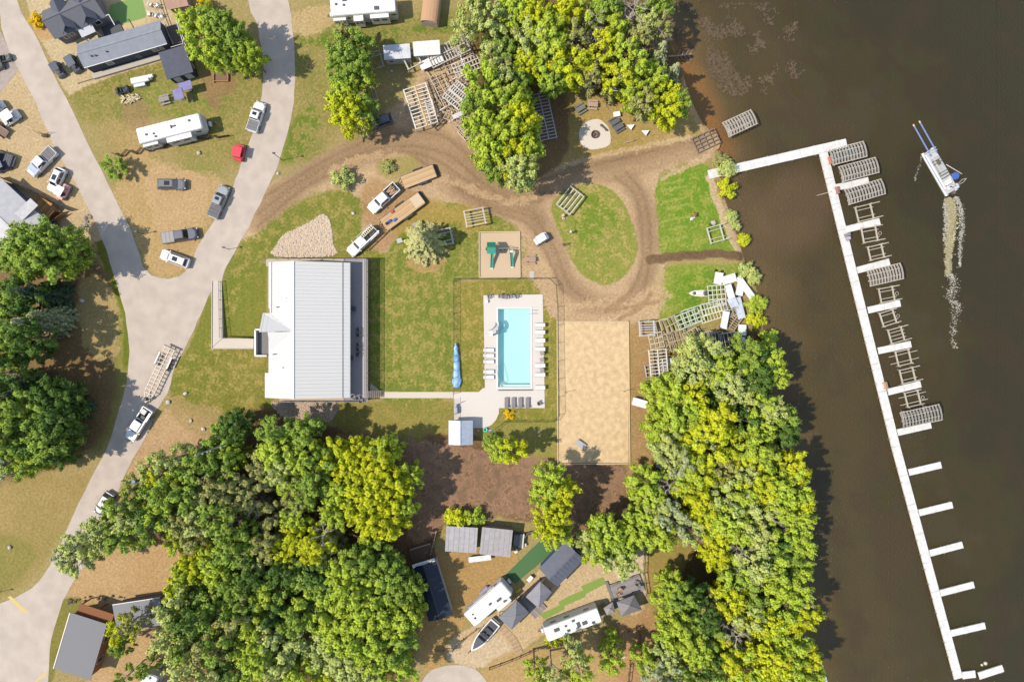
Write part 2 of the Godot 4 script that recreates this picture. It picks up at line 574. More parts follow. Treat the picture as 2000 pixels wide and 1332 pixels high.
	cover([line("1290,-20 1325,120 1345,190 1375,245 1402,290 1402,330 1413,385 1430,435 1448,490", 20)], "cda878", "dcbc90", 5, 0.8, 0.9)
	cover([line("1080,330 1180,302 1290,280 1350,268", 8), line("1290,350 1350,322 1400,300", 9)], "dcbb92", "e6caa6", 4, 0.7, 0.8)
	cover([line("1386,340 1400,390 1420,440 1446,492", 16)], "dfc09a", "ecd3b2", 4, 0.6, 0.95)
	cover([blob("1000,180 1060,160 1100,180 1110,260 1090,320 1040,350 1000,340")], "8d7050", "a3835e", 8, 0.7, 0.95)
	# forest floors: leaf litter
	cover([blob("300,880 400,830 520,800 640,830 760,860 900,850 1000,880 1080,905 1230,910 1260,1000 1230,1060 1120,1050 1040,1020 900,1010 850,1060 830,1140 800,1332 780,1500 300,1500 330,1150 250,1050")], "7e6347", "99785a", 10, 0.6, 0.95, 2.0)
	cover([blob("640,850 830,860 1000,885 1230,915 1240,990 1120,1040 1060,1010 900,1005 810,1060 770,960")], "a98469", "c49d84", 6, 1.2, 0.95, 2.0)
	cover([blob("640,850 830,860 1000,885 1230,915 1240,990 1120,1040 1060,1010 900,1005 810,1060 770,960")], "7d6650", "8c745c", 6, 1.9, 0.7, 2.0, 0, 0.5, 0.75)
	cover([blob("1245,720 1300,690 1480,640 1520,760 1530,900 1540,1500 1240,1500 1240,1240 1300,1180 1330,1080 1260,1050 1265,900 1270,800")], "75603f", "94764f", 10, 0.6, 0.95, 2.0)
	cover([blob("1228,640 1268,650 1275,800 1265,1000 1225,960 1232,780")], "bb9565", "cba678", 8, 0.6, 0.9)
	cover([blob("1255,1050 1340,1060 1340,1100 1300,1160 1270,1190 1255,1120")], "ab9a52", "c5a06c", 8, 0.7, 0.9)
	cover([blob("1150,1260 1260,1190 1290,1250 1260,1360 1120,1360")], "c49a6c", "d6b080", 8, 0.6, 0.95)
	cover([blob("920,-100 1270,-150 1290,0 1330,150 1290,200 1180,190 1110,150 1060,165 960,210 900,130 925,60")], "77633f", "92784d", 8, 0.7, 0.95, 2.0)
	cover([blob("-150,500 60,480 200,520 220,640 225,760 190,860 90,920 -150,930")], "8d7250", "a98a62", 10, 0.7, 0.95, 2.0)
	cover([blob("160,540 215,560 230,640 225,700 170,690 150,620")], "c2a970", "cdb27f", 8, 0.7, 0.9)
	cover([blob("265,880 330,790 350,800 420,830 440,870 300,900 240,960")], "d0ab7e", "ddbb92", 8, 0.5, 0.95)
	cover([blob("330,780 400,790 460,830 420,860 350,830")], "b49a62", "c9ae7d", 8, 0.8, 0.85)
	cover([blob("150,1085 300,1060 350,1070 350,1180 200,1175 130,1165")], "d0aa78", "dbb98b", 6, 0.4, 1.0)
	cover([blob("190,1180 330,1180 330,1500 180,1500")], "cfaa79", "dcbb8e", 6, 0.4, 1.0)
	cover([blob("110,1180 160,1170 130,1230 100,1330 85,1330 95,1240")], "8b8a42", "9f954e", 4, 0.5, 0.9)
	# lots by the lower cabins
	cover([blob("820,1100 900,1080 1010,1080 930,1180 890,1250 860,1300 820,1290")], "c29c63", "d2ac74", 8, 0.5, 0.95)
	cover([blob("880,1250 990,1180 1100,1070 1180,1080 1255,1060 1252,1200 1170,1180 1060,1240 980,1300 880,1285")], "dcbd90", "e8cfa8", 5, 0.3, 1.0, 3.0)
	cover([blob("880,1262 960,1240 1000,1275 940,1305 880,1290")], "e2c6a2", "efdabb", 4, 0.7, 0.9)
	cover([blob("1195,1070 1255,1060 1252,1145 1215,1150")], "e6cfae", "f0dfc4", 4, 0.4, 0.9)
	cover([blob("940,1310 1060,1260 1150,1240 1200,1340 1180,1500 960,1500")], "c8a56b", "d8b684", 8, 0.6, 0.9)
	# mown stripes and worn spots lie in the covers above; fine dead leaves and stones over all
	var g := nb[2] as PackedByteArray
	for i in TW * TH:
		var v := 0.82 + g[i] / 255.0 * 0.2 + g[(i * 7 + 331) % (TW * TH)] / 255.0 * 0.14
		var j := i * 3
		buf[j] = mini(int(buf[j] * v), 255)
		buf[j + 1] = mini(int(buf[j + 1] * v), 255)
		buf[j + 2] = mini(int(buf[j + 2] * v), 255)
	var im := Image.create_from_data(TW, TH, false, Image.FORMAT_RGB8, buf)
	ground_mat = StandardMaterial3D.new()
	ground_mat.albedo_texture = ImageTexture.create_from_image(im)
	ground_mat.roughness = 1.0
	ground_mat.metallic_specular = 0.2
	ground_mat.cull_mode = BaseMaterial3D.CULL_DISABLED
	ground_mat.detail_enabled = true
	ground_mat.detail_blend_mode = BaseMaterial3D.BLEND_MODE_MUL
	ground_mat.detail_uv_layer = BaseMaterial3D.DETAIL_UV_2
	ground_mat.detail_albedo = noise_tex("turf", 0.11, 0.8, 1.0, 512)
	ground_mat.uv2_triplanar = true
	ground_mat.uv2_world_triplanar = true
	ground_mat.uv2_scale = Vector3.ONE * 0.11
	# the sheet: level land that drops under the lake; left open under the pool and beneath its deck
	var st := SurfaceTool.new()
	st.begin(Mesh.PRIMITIVE_TRIANGLES)
	var a := P(-OFF, -OFF)
	var xs := []
	var x := a.x
	while x < 62.0:
		xs.append(x)
		x += 1.0
	var nz := 147
	for k in nz + 1:
		var z := a.z + k * 1.0
		var sx := (shore_x(z / S + 666.0) - 1000.0) * S
		for xx in xs:
			var d: float = xx - sx
			var y := 0.0 if d < 0.0 else -minf(d * 0.45, 0.9 + d * 0.12)
			st.set_uv(Vector2((xx / S + 1000.0 + OFF) * T / TW, (z / S + 666.0 + OFF) * T / TH))
			st.add_vertex(Vector3(xx, y, z))
	var hole := Rect2(P(966, 596).x, P(966, 596).z, 76 * S, 172 * S)
	for k in nz:
		for i in xs.size() - 1:
			var c := Rect2(xs[i], a.z + k, 1.0, 1.0)
			if hole.encloses(c) or (hole.intersects(c) and Rect2(P(972, 602).x, P(972, 602).z, 65 * S, 156 * S).intersects(c)):
				continue
			var q: int = k * xs.size() + i
			for v in [q, q + 1, q + xs.size() + 1, q, q + xs.size() + 1, q + xs.size()]:
				st.add_index(v)
	st.generate_normals()
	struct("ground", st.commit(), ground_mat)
	# the country beyond the mapped ground
	var far := StandardMaterial3D.new()
	far.albedo_color = D("a09a58")
	far.albedo_texture = noise_tex("soft", 0.02, 0.87, 1.0)
	far.uv1_triplanar = true
	far.uv1_world_triplanar = true
	far.uv1_scale = Vector3.ONE * 0.02
	far.roughness = 1.0
	far.cull_mode = BaseMaterial3D.CULL_DISABLED
	var b := MB.new()
	var z1 := a.z + nz
	for r in [[-3000.0, a.x, -3000.0, 3000.0], [a.x, 30.0, -3000.0, a.z], [a.x, 30.0, z1, 3000.0], [700.0, 3000.0, -3000.0, 3000.0], [30.0, 700.0, -3000.0, -900.0], [30.0, 700.0, 900.0, 3000.0]]:
		b.quad(Vector3(r[0], -0.03, r[2]), Vector3(r[1], -0.03, r[2]), Vector3(r[1], -0.03, r[3]), Vector3(r[0], -0.03, r[3]))
	struct("terrain", b, far)

func sheet(called: String, pts: Array, y: float, m: Material, uv := false) -> MeshInstance3D:
	if not uv:
		return struct(called, MB.new().prism(flat(pts), y, y), m)
	var poly := flat(pts)
	var st := SurfaceTool.new()
	st.begin(Mesh.PRIMITIVE_TRIANGLES)
	for p in poly:
		st.set_normal(Vector3.UP)
		st.set_uv(Vector2((p.x / S + 1000.0 + OFF) * T / TW, (p.y / S + 666.0 + OFF) * T / TH))
		st.add_vertex(Vector3(p.x, y, p.y))
	for i in Geometry2D.triangulate_polygon(poly):
		st.add_index(i)
	return struct(called, st.commit(), m)

func roads() -> void:
	var rm := StandardMaterial3D.new()
	rm.albedo_color = D("e6d5c6")
	rm.albedo_texture = noise_tex("road", 0.013, 0.9, 1.0, 512, 6)
	rm.uv1_triplanar = true
	rm.uv1_world_triplanar = true
	rm.uv1_scale = Vector3.ONE * 0.045
	rm.roughness = 0.95
	rm.cull_mode = BaseMaterial3D.CULL_DISABLED
	rm.detail_enabled = true
	rm.detail_blend_mode = BaseMaterial3D.BLEND_MODE_MUL
	rm.detail_uv_layer = BaseMaterial3D.DETAIL_UV_2
	rm.detail_albedo = noise_tex("fine", 0.09, 0.8, 1.0)
	rm.uv2_triplanar = true
	rm.uv2_world_triplanar = true
	rm.uv2_scale = Vector3.ONE * 0.3
	var road := smooth(pairs("-15,-150 -5,0 8,75 35,135 70,205 105,285 150,365 185,435 215,515 238,590 249,650 251,705 243,760 225,825 200,890 163,960 130,1035 96,1105 62,1148 0,1178 -150,1225 -150,1480 80,1480 92,1332 99,1250 117,1190 133,1150 163,1108 184,1075 211,1028 222,983 238,938 258,898 287,848 304,800 327,768 342,714 362,678 384,628 402,590 414,565 432,548 441,520 466,478 496,420 526,360 546,310 566,240 574,180 576,120 571,60 563,0 540,-150 470,-150 484,0 500,45 509,90 514,130 512,170 504,220 490,270 470,322 455,362 440,402 411,440 386,482 371,515 355,535 330,544 302,541 284,528 274,508 262,468 240,418 206,350 176,290 141,218 101,138 62,58 32,0 10,-150"), true, 3)
	for p in road:
		p[0] += rng.randf_range(-1.2, 1.2)
		p[1] += rng.randf_range(-1.2, 1.2)
	sheet("road", road, 0.02, rm)
	sheet("road", smooth(pairs("822,1345 830,1322 850,1306 890,1299 925,1306 945,1324 953,1345 960,1420 940,1480 840,1480 815,1420"), true, 4), 0.02, rm)
	var side := mat("b9a9a0", 0.95, "soft")
	sheet("pavement", pairs("-150,40 0,62 14,92 36,134 20,155 0,180 -150,260"), 0.012, side)
	var yl := mat("ecd07c", 0.8, "fine")
	for s in ["13,1166 20,1164 54,1196 47,1199", "66,1332 71,1332 92,1316 86,1313"]:
		sheet("road_marking", pairs(s), 0.026, yl)
	# the trodden tracks and lawns carry the ground's own cover
	sheet("dirt_track", smooth(pairs("470,470 480,435 520,365 560,345 640,300 700,270 770,240 860,245 930,300 1000,345 1090,330 1180,298 1300,272 1370,258 1400,262 1405,290 1360,310 1300,330 1280,360 1285,500 1290,580 1262,624 1100,624 1060,560 1024,540 1020,455 960,420 900,400 840,395 715,400 650,370 560,400 500,455"), true, 3), 0.006, ground_mat, true)
	sheet("lawn", smooth(pairs("1078,402 1110,366 1165,359 1208,382 1238,440 1245,490 1226,532 1190,556 1152,546 1118,512 1092,456"), true, 3), 0.01, ground_mat, true)
	sheet("lawn", smooth(pairs("1288,350 1375,318 1388,345 1400,400 1426,460 1424,494 1300,496 1286,430"), true, 3), 0.01, ground_mat, true)
	sheet("path", smooth(pairs("1285,498 1330,491 1400,487 1440,491 1442,508 1400,505 1330,509 1285,513"), true, 3), 0.014, ground_mat, true)

func water() -> void:
	var m := StandardMaterial3D.new()
	m.vertex_color_use_as_albedo = true
	m.roughness = 0.16
	m.metallic_specular = 0.3
	m.cull_mode = BaseMaterial3D.CULL_DISABLED
	m.normal_enabled = true
	m.normal_scale = 1.0
	var n := FastNoiseLite.new()
	n.seed = 3
	n.frequency = 0.035
	n.fractal_octaves = 4
	n.domain_warp_enabled = true
	n.domain_warp_amplitude = 12.0
	var t := NoiseTexture2D.new()
	t.width = 512
	t.height = 512
	t.seamless = true
	t.as_normal_map = true
	t.bump_strength = 6.0
	t.noise = n
	m.normal_texture = t
	m.uv1_triplanar = true
	m.uv1_world_triplanar = true
	m.uv1_scale = Vector3(0.1, 0.1, 0.24)
	var st := SurfaceTool.new()
	st.begin(Mesh.PRIMITIVE_TRIANGLES)
	var fn := FastNoiseLite.new()
	fn.seed = 11
	fn.frequency = 0.025
	fn.fractal_octaves = 4
	var xs := []
	var x := 18.0
	while x < 100.0:
		xs.append(x)
		x += 1.2
	xs.append_array([140.0, 250.0, 700.0])
	var zs := [-900.0, -300.0, -120.0]
	var z := -75.0
	while z < 75.0:
		zs.append(z)
		z += 1.5
	zs.append_array([120.0, 300.0, 900.0])
	var deep := D("3d3725").srgb_to_linear()
	var mid := D("4e4329").srgb_to_linear()
	var near := D("6a583a").srgb_to_linear()
	var rust := D("8a6236").srgb_to_linear()
	var bare := D("6d5640").srgb_to_linear()
	for zz in zs:
		var sx := (shore_x(zz / S + 666.0) - 1000.0) * S
		for xx in xs:
			var d: float = xx - sx
			var q := fn.get_noise_2d(xx, zz * 1.4)
			var c := mid.lerp(deep, clampf((d - 16.0) / 26.0 + q * 0.5, 0, 1))
			c = near.lerp(c, clampf(d / 9.0 + q * 0.8, 0, 1))
			var py: float = zz / S + 666.0
			if py < 350.0 and py > 60.0:
				c = rust.lerp(c, clampf((d - 1.2) / 4.5 + q * 0.7 + absf(py - 210.0) / 300.0, 0, 1))
			var s := Vector2(xx - P(1535, 430).x, zz - P(1535, 430).z)
			c = c.lerp(bare, clampf(1.0 - s.length() / 9.0 + q * 0.7, 0, 0.55))
			c = c.lightened(0.0).lerp(c * (1.0 + fn.get_noise_2d(xx * 5.0, zz * 5.0) * 0.5), 0.2)
			c.a = 1.0
			st.set_color(c)
			st.set_normal(Vector3.UP)
			st.add_vertex(Vector3(xx, -0.35, zz))
	for k in zs.size() - 1:
		for i in xs.size() - 1:
			var q: int = k * xs.size() + i
			for v in [q, q + 1, q + xs.size() + 1, q, q + xs.size() + 1, q + xs.size()]:
				st.add_index(v)
	struct("water", st.commit(), m)
	# dead reeds standing in the shallows
	var g := RandomNumberGenerator.new()
	g.seed = 21
	var blade := MB.new()
	blade.bar(Vector3(0, 0, 0), Vector3(0.35, 0.16, 0.05), 0.035, 0.03)
	blade.bar(Vector3(0, 0, 0), Vector3(0.12, 0.22, -0.16), 0.03, 0.03)
	var mm := MultiMesh.new()
	mm.transform_format = MultiMesh.TRANSFORM_3D
	mm.mesh = blade.done()
	var put_at := []
	for i in 9000:
		var px := g.randf_range(1318, 1570)
		var py := g.randf_range(5, 185)
		var w := fn.get_noise_2d(px * 0.55, py * 0.55) + 0.22 - absf(px - 1420.0) / 420.0 - absf(py - 85.0) / 400.0
		if px > shore_x(py) + 14.0 and g.randf() < w * 2.6:
			put_at.append(P(px, py))
	mm.instance_count = put_at.size()
	for i in put_at.size():
		var p: Vector3 = put_at[i]
		mm.set_instance_transform(i, Transform3D(Basis(Vector3.UP, g.randf() * TAU).scaled(Vector3.ONE * g.randf_range(0.6, 1.5)), Vector3(p.x, -0.36, p.z)))
	var mi := MultiMeshInstance3D.new()
	mi.name = "reeds"
	mi.multimesh = mm
	mi.material_override = mat("87735f", 0.9, "")
	mi.set_meta("kind", "stuff")
	mi.set_meta("label", "dead brown reeds broken over the shallow water off the top shore")
	add_child(mi)

# ---------------------------------------------------------------- trees
class Leaves:
	var v := PackedVector3Array()
	var n := PackedVector3Array()
	var c := PackedColorArray()
	var g: RandomNumberGenerator
	func leaf(p: Vector3, out: Vector3, s: float, long: float, col: Color) -> void:
		var d := (out + Vector3(g.randf_range(-1, 1), g.randf_range(-0.7, 1), g.randf_range(-1, 1)) * 0.8).normalized()
		var a := d.cross(Vector3(g.randf_range(-1, 1), g.randf_range(-1, 1), g.randf_range(-1, 1))).normalized()
		var b := d.cross(a)
		var q := s * 0.5
		var e := [p - a * q * long, p + b * q + d * q * 0.3, p + a * q * long, p - b * q + d * q * 0.3]
		var nn := (d * 0.75 + out * 0.6).normalized()
		for i in [0, 1, 2, 0, 2, 3]:
			v.append(e[i])
			n.append(nn)
			c.append(col)
	func clump(p: Vector3, r: float, count: int, s: float, base: Color, heart: Vector3) -> void:
		var tone := g.randf_range(0.78, 1.22)
		var warm := g.randf_range(-0.12, 0.12)
		var out := (p - heart).normalized()
		for i in count:
			var d := Vector3(g.randf_range(-1, 1), g.randf_range(-0.75, 1), g.randf_range(-1, 1))
			d = d.normalized() * pow(g.randf(), 0.45) * (1.0 if g.randf() < 0.78 else 1.5)
			var k := tone * g.randf_range(0.7, 1.3)
			leaf(p + d * r * 0.85 + out * r * g.randf_range(-0.7, 1.15), (d + out * 0.5 + Vector3.UP * 0.3).normalized(), s * g.randf_range(0.65, 1.35), 1.3, Color(base.r * k * (1.0 + warm), base.g * k, base.b * k * (1.0 - warm)))
	func done() -> ArrayMesh:
		var arr := []
		arr.resize(Mesh.ARRAY_MAX)
		arr[Mesh.ARRAY_VERTEX] = v
		arr[Mesh.ARRAY_NORMAL] = n
		arr[Mesh.ARRAY_COLOR] = c
		var m := ArrayMesh.new()
		m.add_surface_from_arrays(Mesh.PRIMITIVE_TRIANGLES, arr)
		return m

var leaf_mats := {}
func leaf_mat(tint: Color, key: String) -> StandardMaterial3D:
	if not leaf_mats.has(key):
		var m := StandardMaterial3D.new()
		m.albedo_color = tint.linear_to_srgb()
		m.vertex_color_use_as_albedo = true
		m.roughness = 0.65
		m.metallic_specular = 0.25
		m.backlight_enabled = true
		m.backlight = Color(0.75, 0.78, 0.4)
		m.cull_mode = BaseMaterial3D.CULL_DISABLED
		leaf_mats[key] = m
	return leaf_mats[key]

# a broad-leaved tree: h tall, crown from hb up, r wide; gaps: share of limbs left thin
func broadleaf(called: String, seed_: int, h: float, hb: float, r: float, clumps: int, per: int, leaf: float, bark: Material, crown: Material, gaps := 0.1) -> Node3D:
	var g := RandomNumberGenerator.new()
	g.seed = seed_
	var o := thing(called, "tree", "tree")
	var wood := MB.new()
	var lv := Leaves.new()
	lv.g = g
	var lean := Vector3(g.randf_range(-0.4, 0.4), 0, g.randf_range(-0.4, 0.4))
	var top := Vector3(lean.x, h * 0.93, lean.z)
	wood.path([Vector3(0, -0.2, 0), Vector3(lean.x * 0.2, h * 0.3, lean.z * 0.2), Vector3(lean.x * 0.6, h * 0.62, lean.z * 0.6), top], 0.02 * h, 0.03, 6)
	var heart := Vector3(lean.x * 0.5, (hb + h) * 0.5, lean.z * 0.5)
	var limbs := 14
	var spots := []
	for i in limbs:
		var t := (i + 0.5) / limbs
		var az := i * 2.4 + g.randf_range(-0.4, 0.4)
		var y0 := lerpf(hb * 0.75, h * 0.8, t)
		var wide := r * pow(sin(PI * clampf(0.22 + t * 0.72, 0, 1)), 0.7) * g.randf_range(0.75, 1.1)
		var a := Vector3(lean.x * y0 / h, y0, lean.z * y0 / h)
		var b := a + Vector3(cos(az) * wide, wide * g.randf_range(0.35, 0.8) + 0.3, sin(az) * wide)
		b.y = minf(b.y, h * 0.97)
		var m := a.lerp(b, 0.55) + Vector3(0, 0.25, 0)
		wood.path([a, m, b], 0.008 * h * (1.1 - t * 0.6), 0.02, 4)
		if g.randf() > gaps:
			spots.append([b, 0.92])
			spots.append([m.lerp(b, 0.4), 0.9])
			for k in 2:
				var d := Vector3(g.randf_range(-1, 1), g.randf_range(-0.2, 1), g.randf_range(-1, 1)) * r * 0.33
				spots.append([m.lerp(b, g.randf_range(0.3, 1.0)) + d, 0.85])
				wood.tube(m.lerp(b, 0.5), m.lerp(b, 0.7) + d, 0.03, 0.012, 3)
	while spots.size() < clumps:
		var t := g.randf()
		var y := lerpf(hb + 0.6, h - 0.3, pow(t, 0.8))
		var rr := r * pow(sin(PI * clampf(0.2 + t * 0.74, 0, 1)), 0.7) * pow(g.randf(), 0.33) * 0.98
		var az := g.randf() * TAU
		spots.append([Vector3(lean.x * y / h + cos(az) * rr, y, lean.z * y / h + sin(az) * rr), g.randf_range(0.65, 1.05)])
	for s in spots:
		lv.clump(s[0], s[1] * r * 0.2, per, leaf, Color(1, 1, 1), heart)
	put("trunk", wood, bark, o)
	put("crown", lv.done(), crown, o)
	return o

func spruce(called: String, seed_: int, h: float, r: float, bark: Material, crown: Material) -> Node3D:
	var g := RandomNumberGenerator.new()
	g.seed = seed_
	var o := thing(called, "tree", "tree")
	var wood := MB.new()
	var lv := Leaves.new()
	lv.g = g
	wood.path([Vector3(0, -0.2, 0), Vector3(0, h * 0.5, 0), Vector3(0, h, 0)], 0.018 * h, 0.02, 6)
	var rows := 19
	for k in rows:
		var t := float(k) / rows
		var y := lerpf(0.5, h - 0.3, pow(t, 0.9))
		var rr := r * (1.0 - t) + 0.15
		var n := int(lerpf(11, 5, t))
		for i in n:
			var az := TAU * i / n + k * 0.9 + g.randf_range(-0.25, 0.25)
			var len := rr * g.randf_range(0.75, 1.12)
			var dir := Vector3(cos(az), -0.32, sin(az))
			var side := Vector3(-sin(az), 0, cos(az))
			wood.tube(Vector3(0, y, 0), Vector3(0, y, 0) + dir * len, 0.03, 0.008, 3)
			var m := int(10 + len * 16)
			var tone := g.randf_range(0.75, 1.25)
			for q in m:
				var f := pow(g.randf(), 0.7)
				var p := Vector3(0, y, 0) + dir * len * f + side * g.randf_range(-1, 1) * len * 0.24 * (1.15 - f) + Vector3(0, f * f * len * 0.12 + g.randf_range(-0.08, 0.1), 0)
				var kk := tone * g.randf_range(0.7, 1.3)
				lv.leaf(p, Vector3(dir.x * 0.5, 0.9, dir.z * 0.5), g.randf_range(0.16, 0.3), 1.7, Color(kk, kk, kk * 1.05))
	put("trunk", wood, bark, o)
	put("crown", lv.done(), crown, o)
	return o

func bare_tree(called: String, seed_: int, h: float, r: float, bark: Material) -> Node3D:
	var g := RandomNumberGenerator.new()
	g.seed = seed_
	var o := thing(called, "tree", "tree")
	var wood := MB.new()
	var twigs := MB.new()
	wood.path([Vector3(0, -0.2, 0), Vector3(0.1, h * 0.5, 0), Vector3(0.3, h, 0.1)], 0.018 * h, 0.03, 6)
	for i in 22:
		var t := (i + 0.5) / 22.0
		var az := i * 2.4
		var y := lerpf(h * 0.2, h * 0.95, t)
		var w := r * (1.05 - 0.6 * t) * g.randf_range(0.7, 1.1)
		var a := Vector3(0.2 * t, y, 0.05)
		var b := a + Vector3(cos(az) * w, w * 0.45, sin(az) * w)
		wood.tube(a, b, 0.07, 0.02, 4)
		for k in 7:
			var p := a.lerp(b, g.randf_range(0.3, 1.0))
			var d := Vector3(cos(az) + g.randf_range(-0.9, 0.9), g.randf_range(-0.1, 0.7), sin(az) + g.randf_range(-0.9, 0.9)) * w * 0.35
			twigs.tube(p, p + d, 0.035, 0.012, 3)
			twigs.tube(p + d * 0.5, p + d * 0.6 + Vector3(d.z, 0.2, -d.x) * 0.6, 0.022, 0.01, 3)
	put("trunk", wood, bark, o)
	put("twigs", twigs, bark, o)
	return o

func bush(called: String, seed_: int, h: float, r: float, clumps: int, per: int, leaf: float, crown: Material, bark: Material) -> Node3D:
	var g := RandomNumberGenerator.new()
	g.seed = seed_
	var o := thing(called, "bush", "bush")
	var lv := Leaves.new()
	lv.g = g
	var wood := MB.new()
	for i in clumps:
		var az := g.randf() * TAU
		var rr := r * sqrt(g.randf()) * 0.85
		var y := h * (0.35 + 0.45 * g.randf()) * (1.15 - 0.5 * rr / r)
		var p := Vector3(cos(az) * rr, y, sin(az) * rr)
		if i % 3 == 0:
			wood.tube(Vector3(cos(az) * 0.15, -0.1, sin(az) * 0.15), p, 0.04, 0.015, 4)
		lv.clump(p, r * 0.33, per, leaf, Color(1, 1, 1), Vector3(0, h * 0.2, 0))
	put("stem", wood, bark, o)
	put("foliage", lv.done(), crown, o)
	return o

var protos := {}      # letter -> variants
var crown_at := {}    # letter -> [height of the crown's middle, radius, noun]
var used := {}

const TINTS := {
	"y": ["yellow", "bcc02c"], "l": ["lime green", "a9ba42"], "g": ["mid green", "8aa043"], "p": ["pale green", "b2ba6e"], "d": ["dark green", "5c7636"], "o": ["olive", "9c9c5e"],
	"s": ["silvery green", "a3a97e"], "b": ["blue-green", "4e6347"], "n": ["grey", "b0a396"], "w": ["pale olive", "b3b077"], "f": ["bright yellow", "dcb414"],
}

# one tree: kind letter, tint letter, where its crown's middle shows on the plan, crown radius, label
func grow(kind: String, tint: String, px: float, py: float, rad: float, label: String, group := "", tall := 1.0) -> void:
	var v: Array = protos[kind]
	var n: int = used.get(kind, 0)
	used[kind] = n + 1
	var src: Node3D = v[n % v.size()]
	var s: float = rad * S / crown_at[kind][1]
	var hs: float = lerpf(1.0, s, 0.6) * tall if kind in ["a", "c", "e", "k"] else s * tall
	var yaw := rng.randf() * TAU
	var at := G(px, py, crown_at[kind][0] * hs)
	var o := copy(src, label, at, yaw, group)
	o.scale = Vector3(s, hs, s)
	if kind != "k":
		var t := Color(TINTS[tint][1]).srgb_to_linear() * (1.7 / K)
		(o.get_child(1) as MeshInstance3D).material_override = leaf_mat(t, tint)

func trees() -> void:
	var bark := mat("8a7a66", 0.95, "fine")
	var birch := mat("d5cfc0", 0.9, "fine")
	var grey := mat("d6c9ba", 0.95, "fine")
	var any := leaf_mat(Color(0.2, 0.25, 0.03), "any")
	protos["a"] = [broadleaf("leafy_tree", 1, 11.0, 2.6, 3.2, 70, 104, 0.28, bark, any), broadleaf("leafy_tree", 2, 11.0, 2.2, 3.2, 62, 114, 0.27, bark, any, 0.18), broadleaf("leafy_tree", 3, 11.0, 3.0, 3.2, 80, 94, 0.28, birch, any, 0.05), broadleaf("leafy_tree", 8, 11.0, 2.4, 3.2, 66, 104, 0.25, bark, any, 0.12)]
	protos["c"] = [broadleaf("slender_tree", 4, 12.5, 4.0, 2.6, 46, 60, 0.26, birch, any, 0.2), broadleaf("slender_tree", 5, 12.5, 3.6, 2.6, 52, 55, 0.27, bark, any, 0.25), broadleaf("slender_tree", 6, 12.5, 4.2, 2.6, 44, 70, 0.24, birch, any, 0.15)]
	protos["e"] = [spruce("spruce_tree", 11, 10.0, 2.5, bark, any), spruce("spruce_tree", 12, 10.0, 2.5, bark, any)]
	protos["k"] = [bare_tree("bare_tree", 14, 9.0, 2.6, grey), bare_tree("bare_tree", 15, 9.0, 2.6, grey)]
	protos["u"] = [bush("leafy_bush", 21, 2.4, 1.5, 26, 60, 0.24, any, bark), bush("leafy_bush", 22, 2.4, 1.5, 22, 70, 0.22, any, bark)]
	crown_at = {"a": [7.2, 3.3], "c": [8.6, 2.7], "e": [3.4, 2.5], "k": [6.0, 2.6], "u": [1.4, 1.6]}
	var first := []
	for k in protos:
		first.append_array(protos[k])
	# each wood: "kind tint x,y,r" from north to south; the words that place it
	wood("woods above the fire circle", "top", "a p 925,15,34;a p 955,45,36;c p 905,60,26;a l 1005,20,40;a y 1045,30,34;a l 1072,62,40;a p 1035,85,36;a y 1030,130,30;a g 985,105,34;a l 1065,95,44;a l 1070,135,36;c p 960,110,28;a o 985,140,32;a g 1010,160,30;c o 1120,70,28;k n 1160,45,30;k n 1155,75,26;a y 1110,25,34;a l 1150,15,34;a g 1185,15,32;k n 1235,25,36;k n 1215,40,30;a g 1275,10,36;a l 1200,55,28;c y 1185,85,30;c l 1215,100,30;c y 1160,120,28;c o 1250,75,30;k n 1290,75,26;e s 1285,110,26;c l 1240,130,30;c y 1205,150,30;a y 1112,132,38;a g 1080,158,28;c o 1155,155,26;e b 1225,130,22;a l 1270,155,32;a l 1240,180,30;a y 1290,185,34;e s 1310,150,24;a g 1320,205,28;a y 1300,215,34;c o 1255,205,28;u y 1230,195,24;u o 1195,180,22;e b 1305,180,22;a g 1025,195,22;c o 1290,50,24;c p 1265,45,26", "the woods above the fire circle")
	wood("big clump beside the boat lift yard", "clump", "a l 945,170,38;a p 985,165,32;a l 1000,200,34;a g 935,215,36;a l 975,225,38;a y 1015,235,36;a l 945,255,36;a l 985,265,38;a y 1020,270,30;a l 960,295,36;a y 1000,305,36;a l 1030,300,30;a g 970,325,30;a p 1015,335,36;a l 1025,255,30", "the clump beside the boat lift yard")
	wood("roadside clump in the upper left", "clump", "a l 385,50,34;a l 400,85,36;a g 430,55,34;a g 445,95,36;a l 425,105,30;a g 460,75,28;a g 470,105,26;a l 490,110,26;a l 478,125,22;u g 400,30,24", "the clump beside the curving road")
	wood("roadside row", "clump", "a g 690,90,34;a g 672,115,34;a g 695,130,32;a o 680,75,26;a l 705,155,24;a l 672,190,32;a y 680,215,38;a y 690,240,32;a g 705,215,30;c o 712,245,20;u g 660,150,22", "the row beside the upper parking spot")
	wood("woods left of the road", "left", "a g 60,480,44;a g 110,475,44;a g 85,510,48;a l 125,500,36;a g 35,505,38;a g 145,485,26;c d 40,560,34;e b 90,575,34;a g 20,580,36;a d 30,620,36;e s 85,630,34;e s 105,615,26;a g 25,660,36;a d 60,660,36;a g 10,690,34;a d 55,690,26;e s 30,750,34;e b 65,765,34;a d 95,770,34;a d 125,775,34;a g 40,800,40;a g 75,810,38;a d 115,820,36;a d 10,790,34;c l 60,800,26;a g 20,850,38;a d 60,850,38;a g 100,860,38;a l 85,880,32;a d 130,850,26;a g 50,900,34;a s 15,905,32;a l 60,905,26;a d 115,890,26;e b 5,830,30;e b 140,800,26;c d 15,730,30", "the woods left of the road")
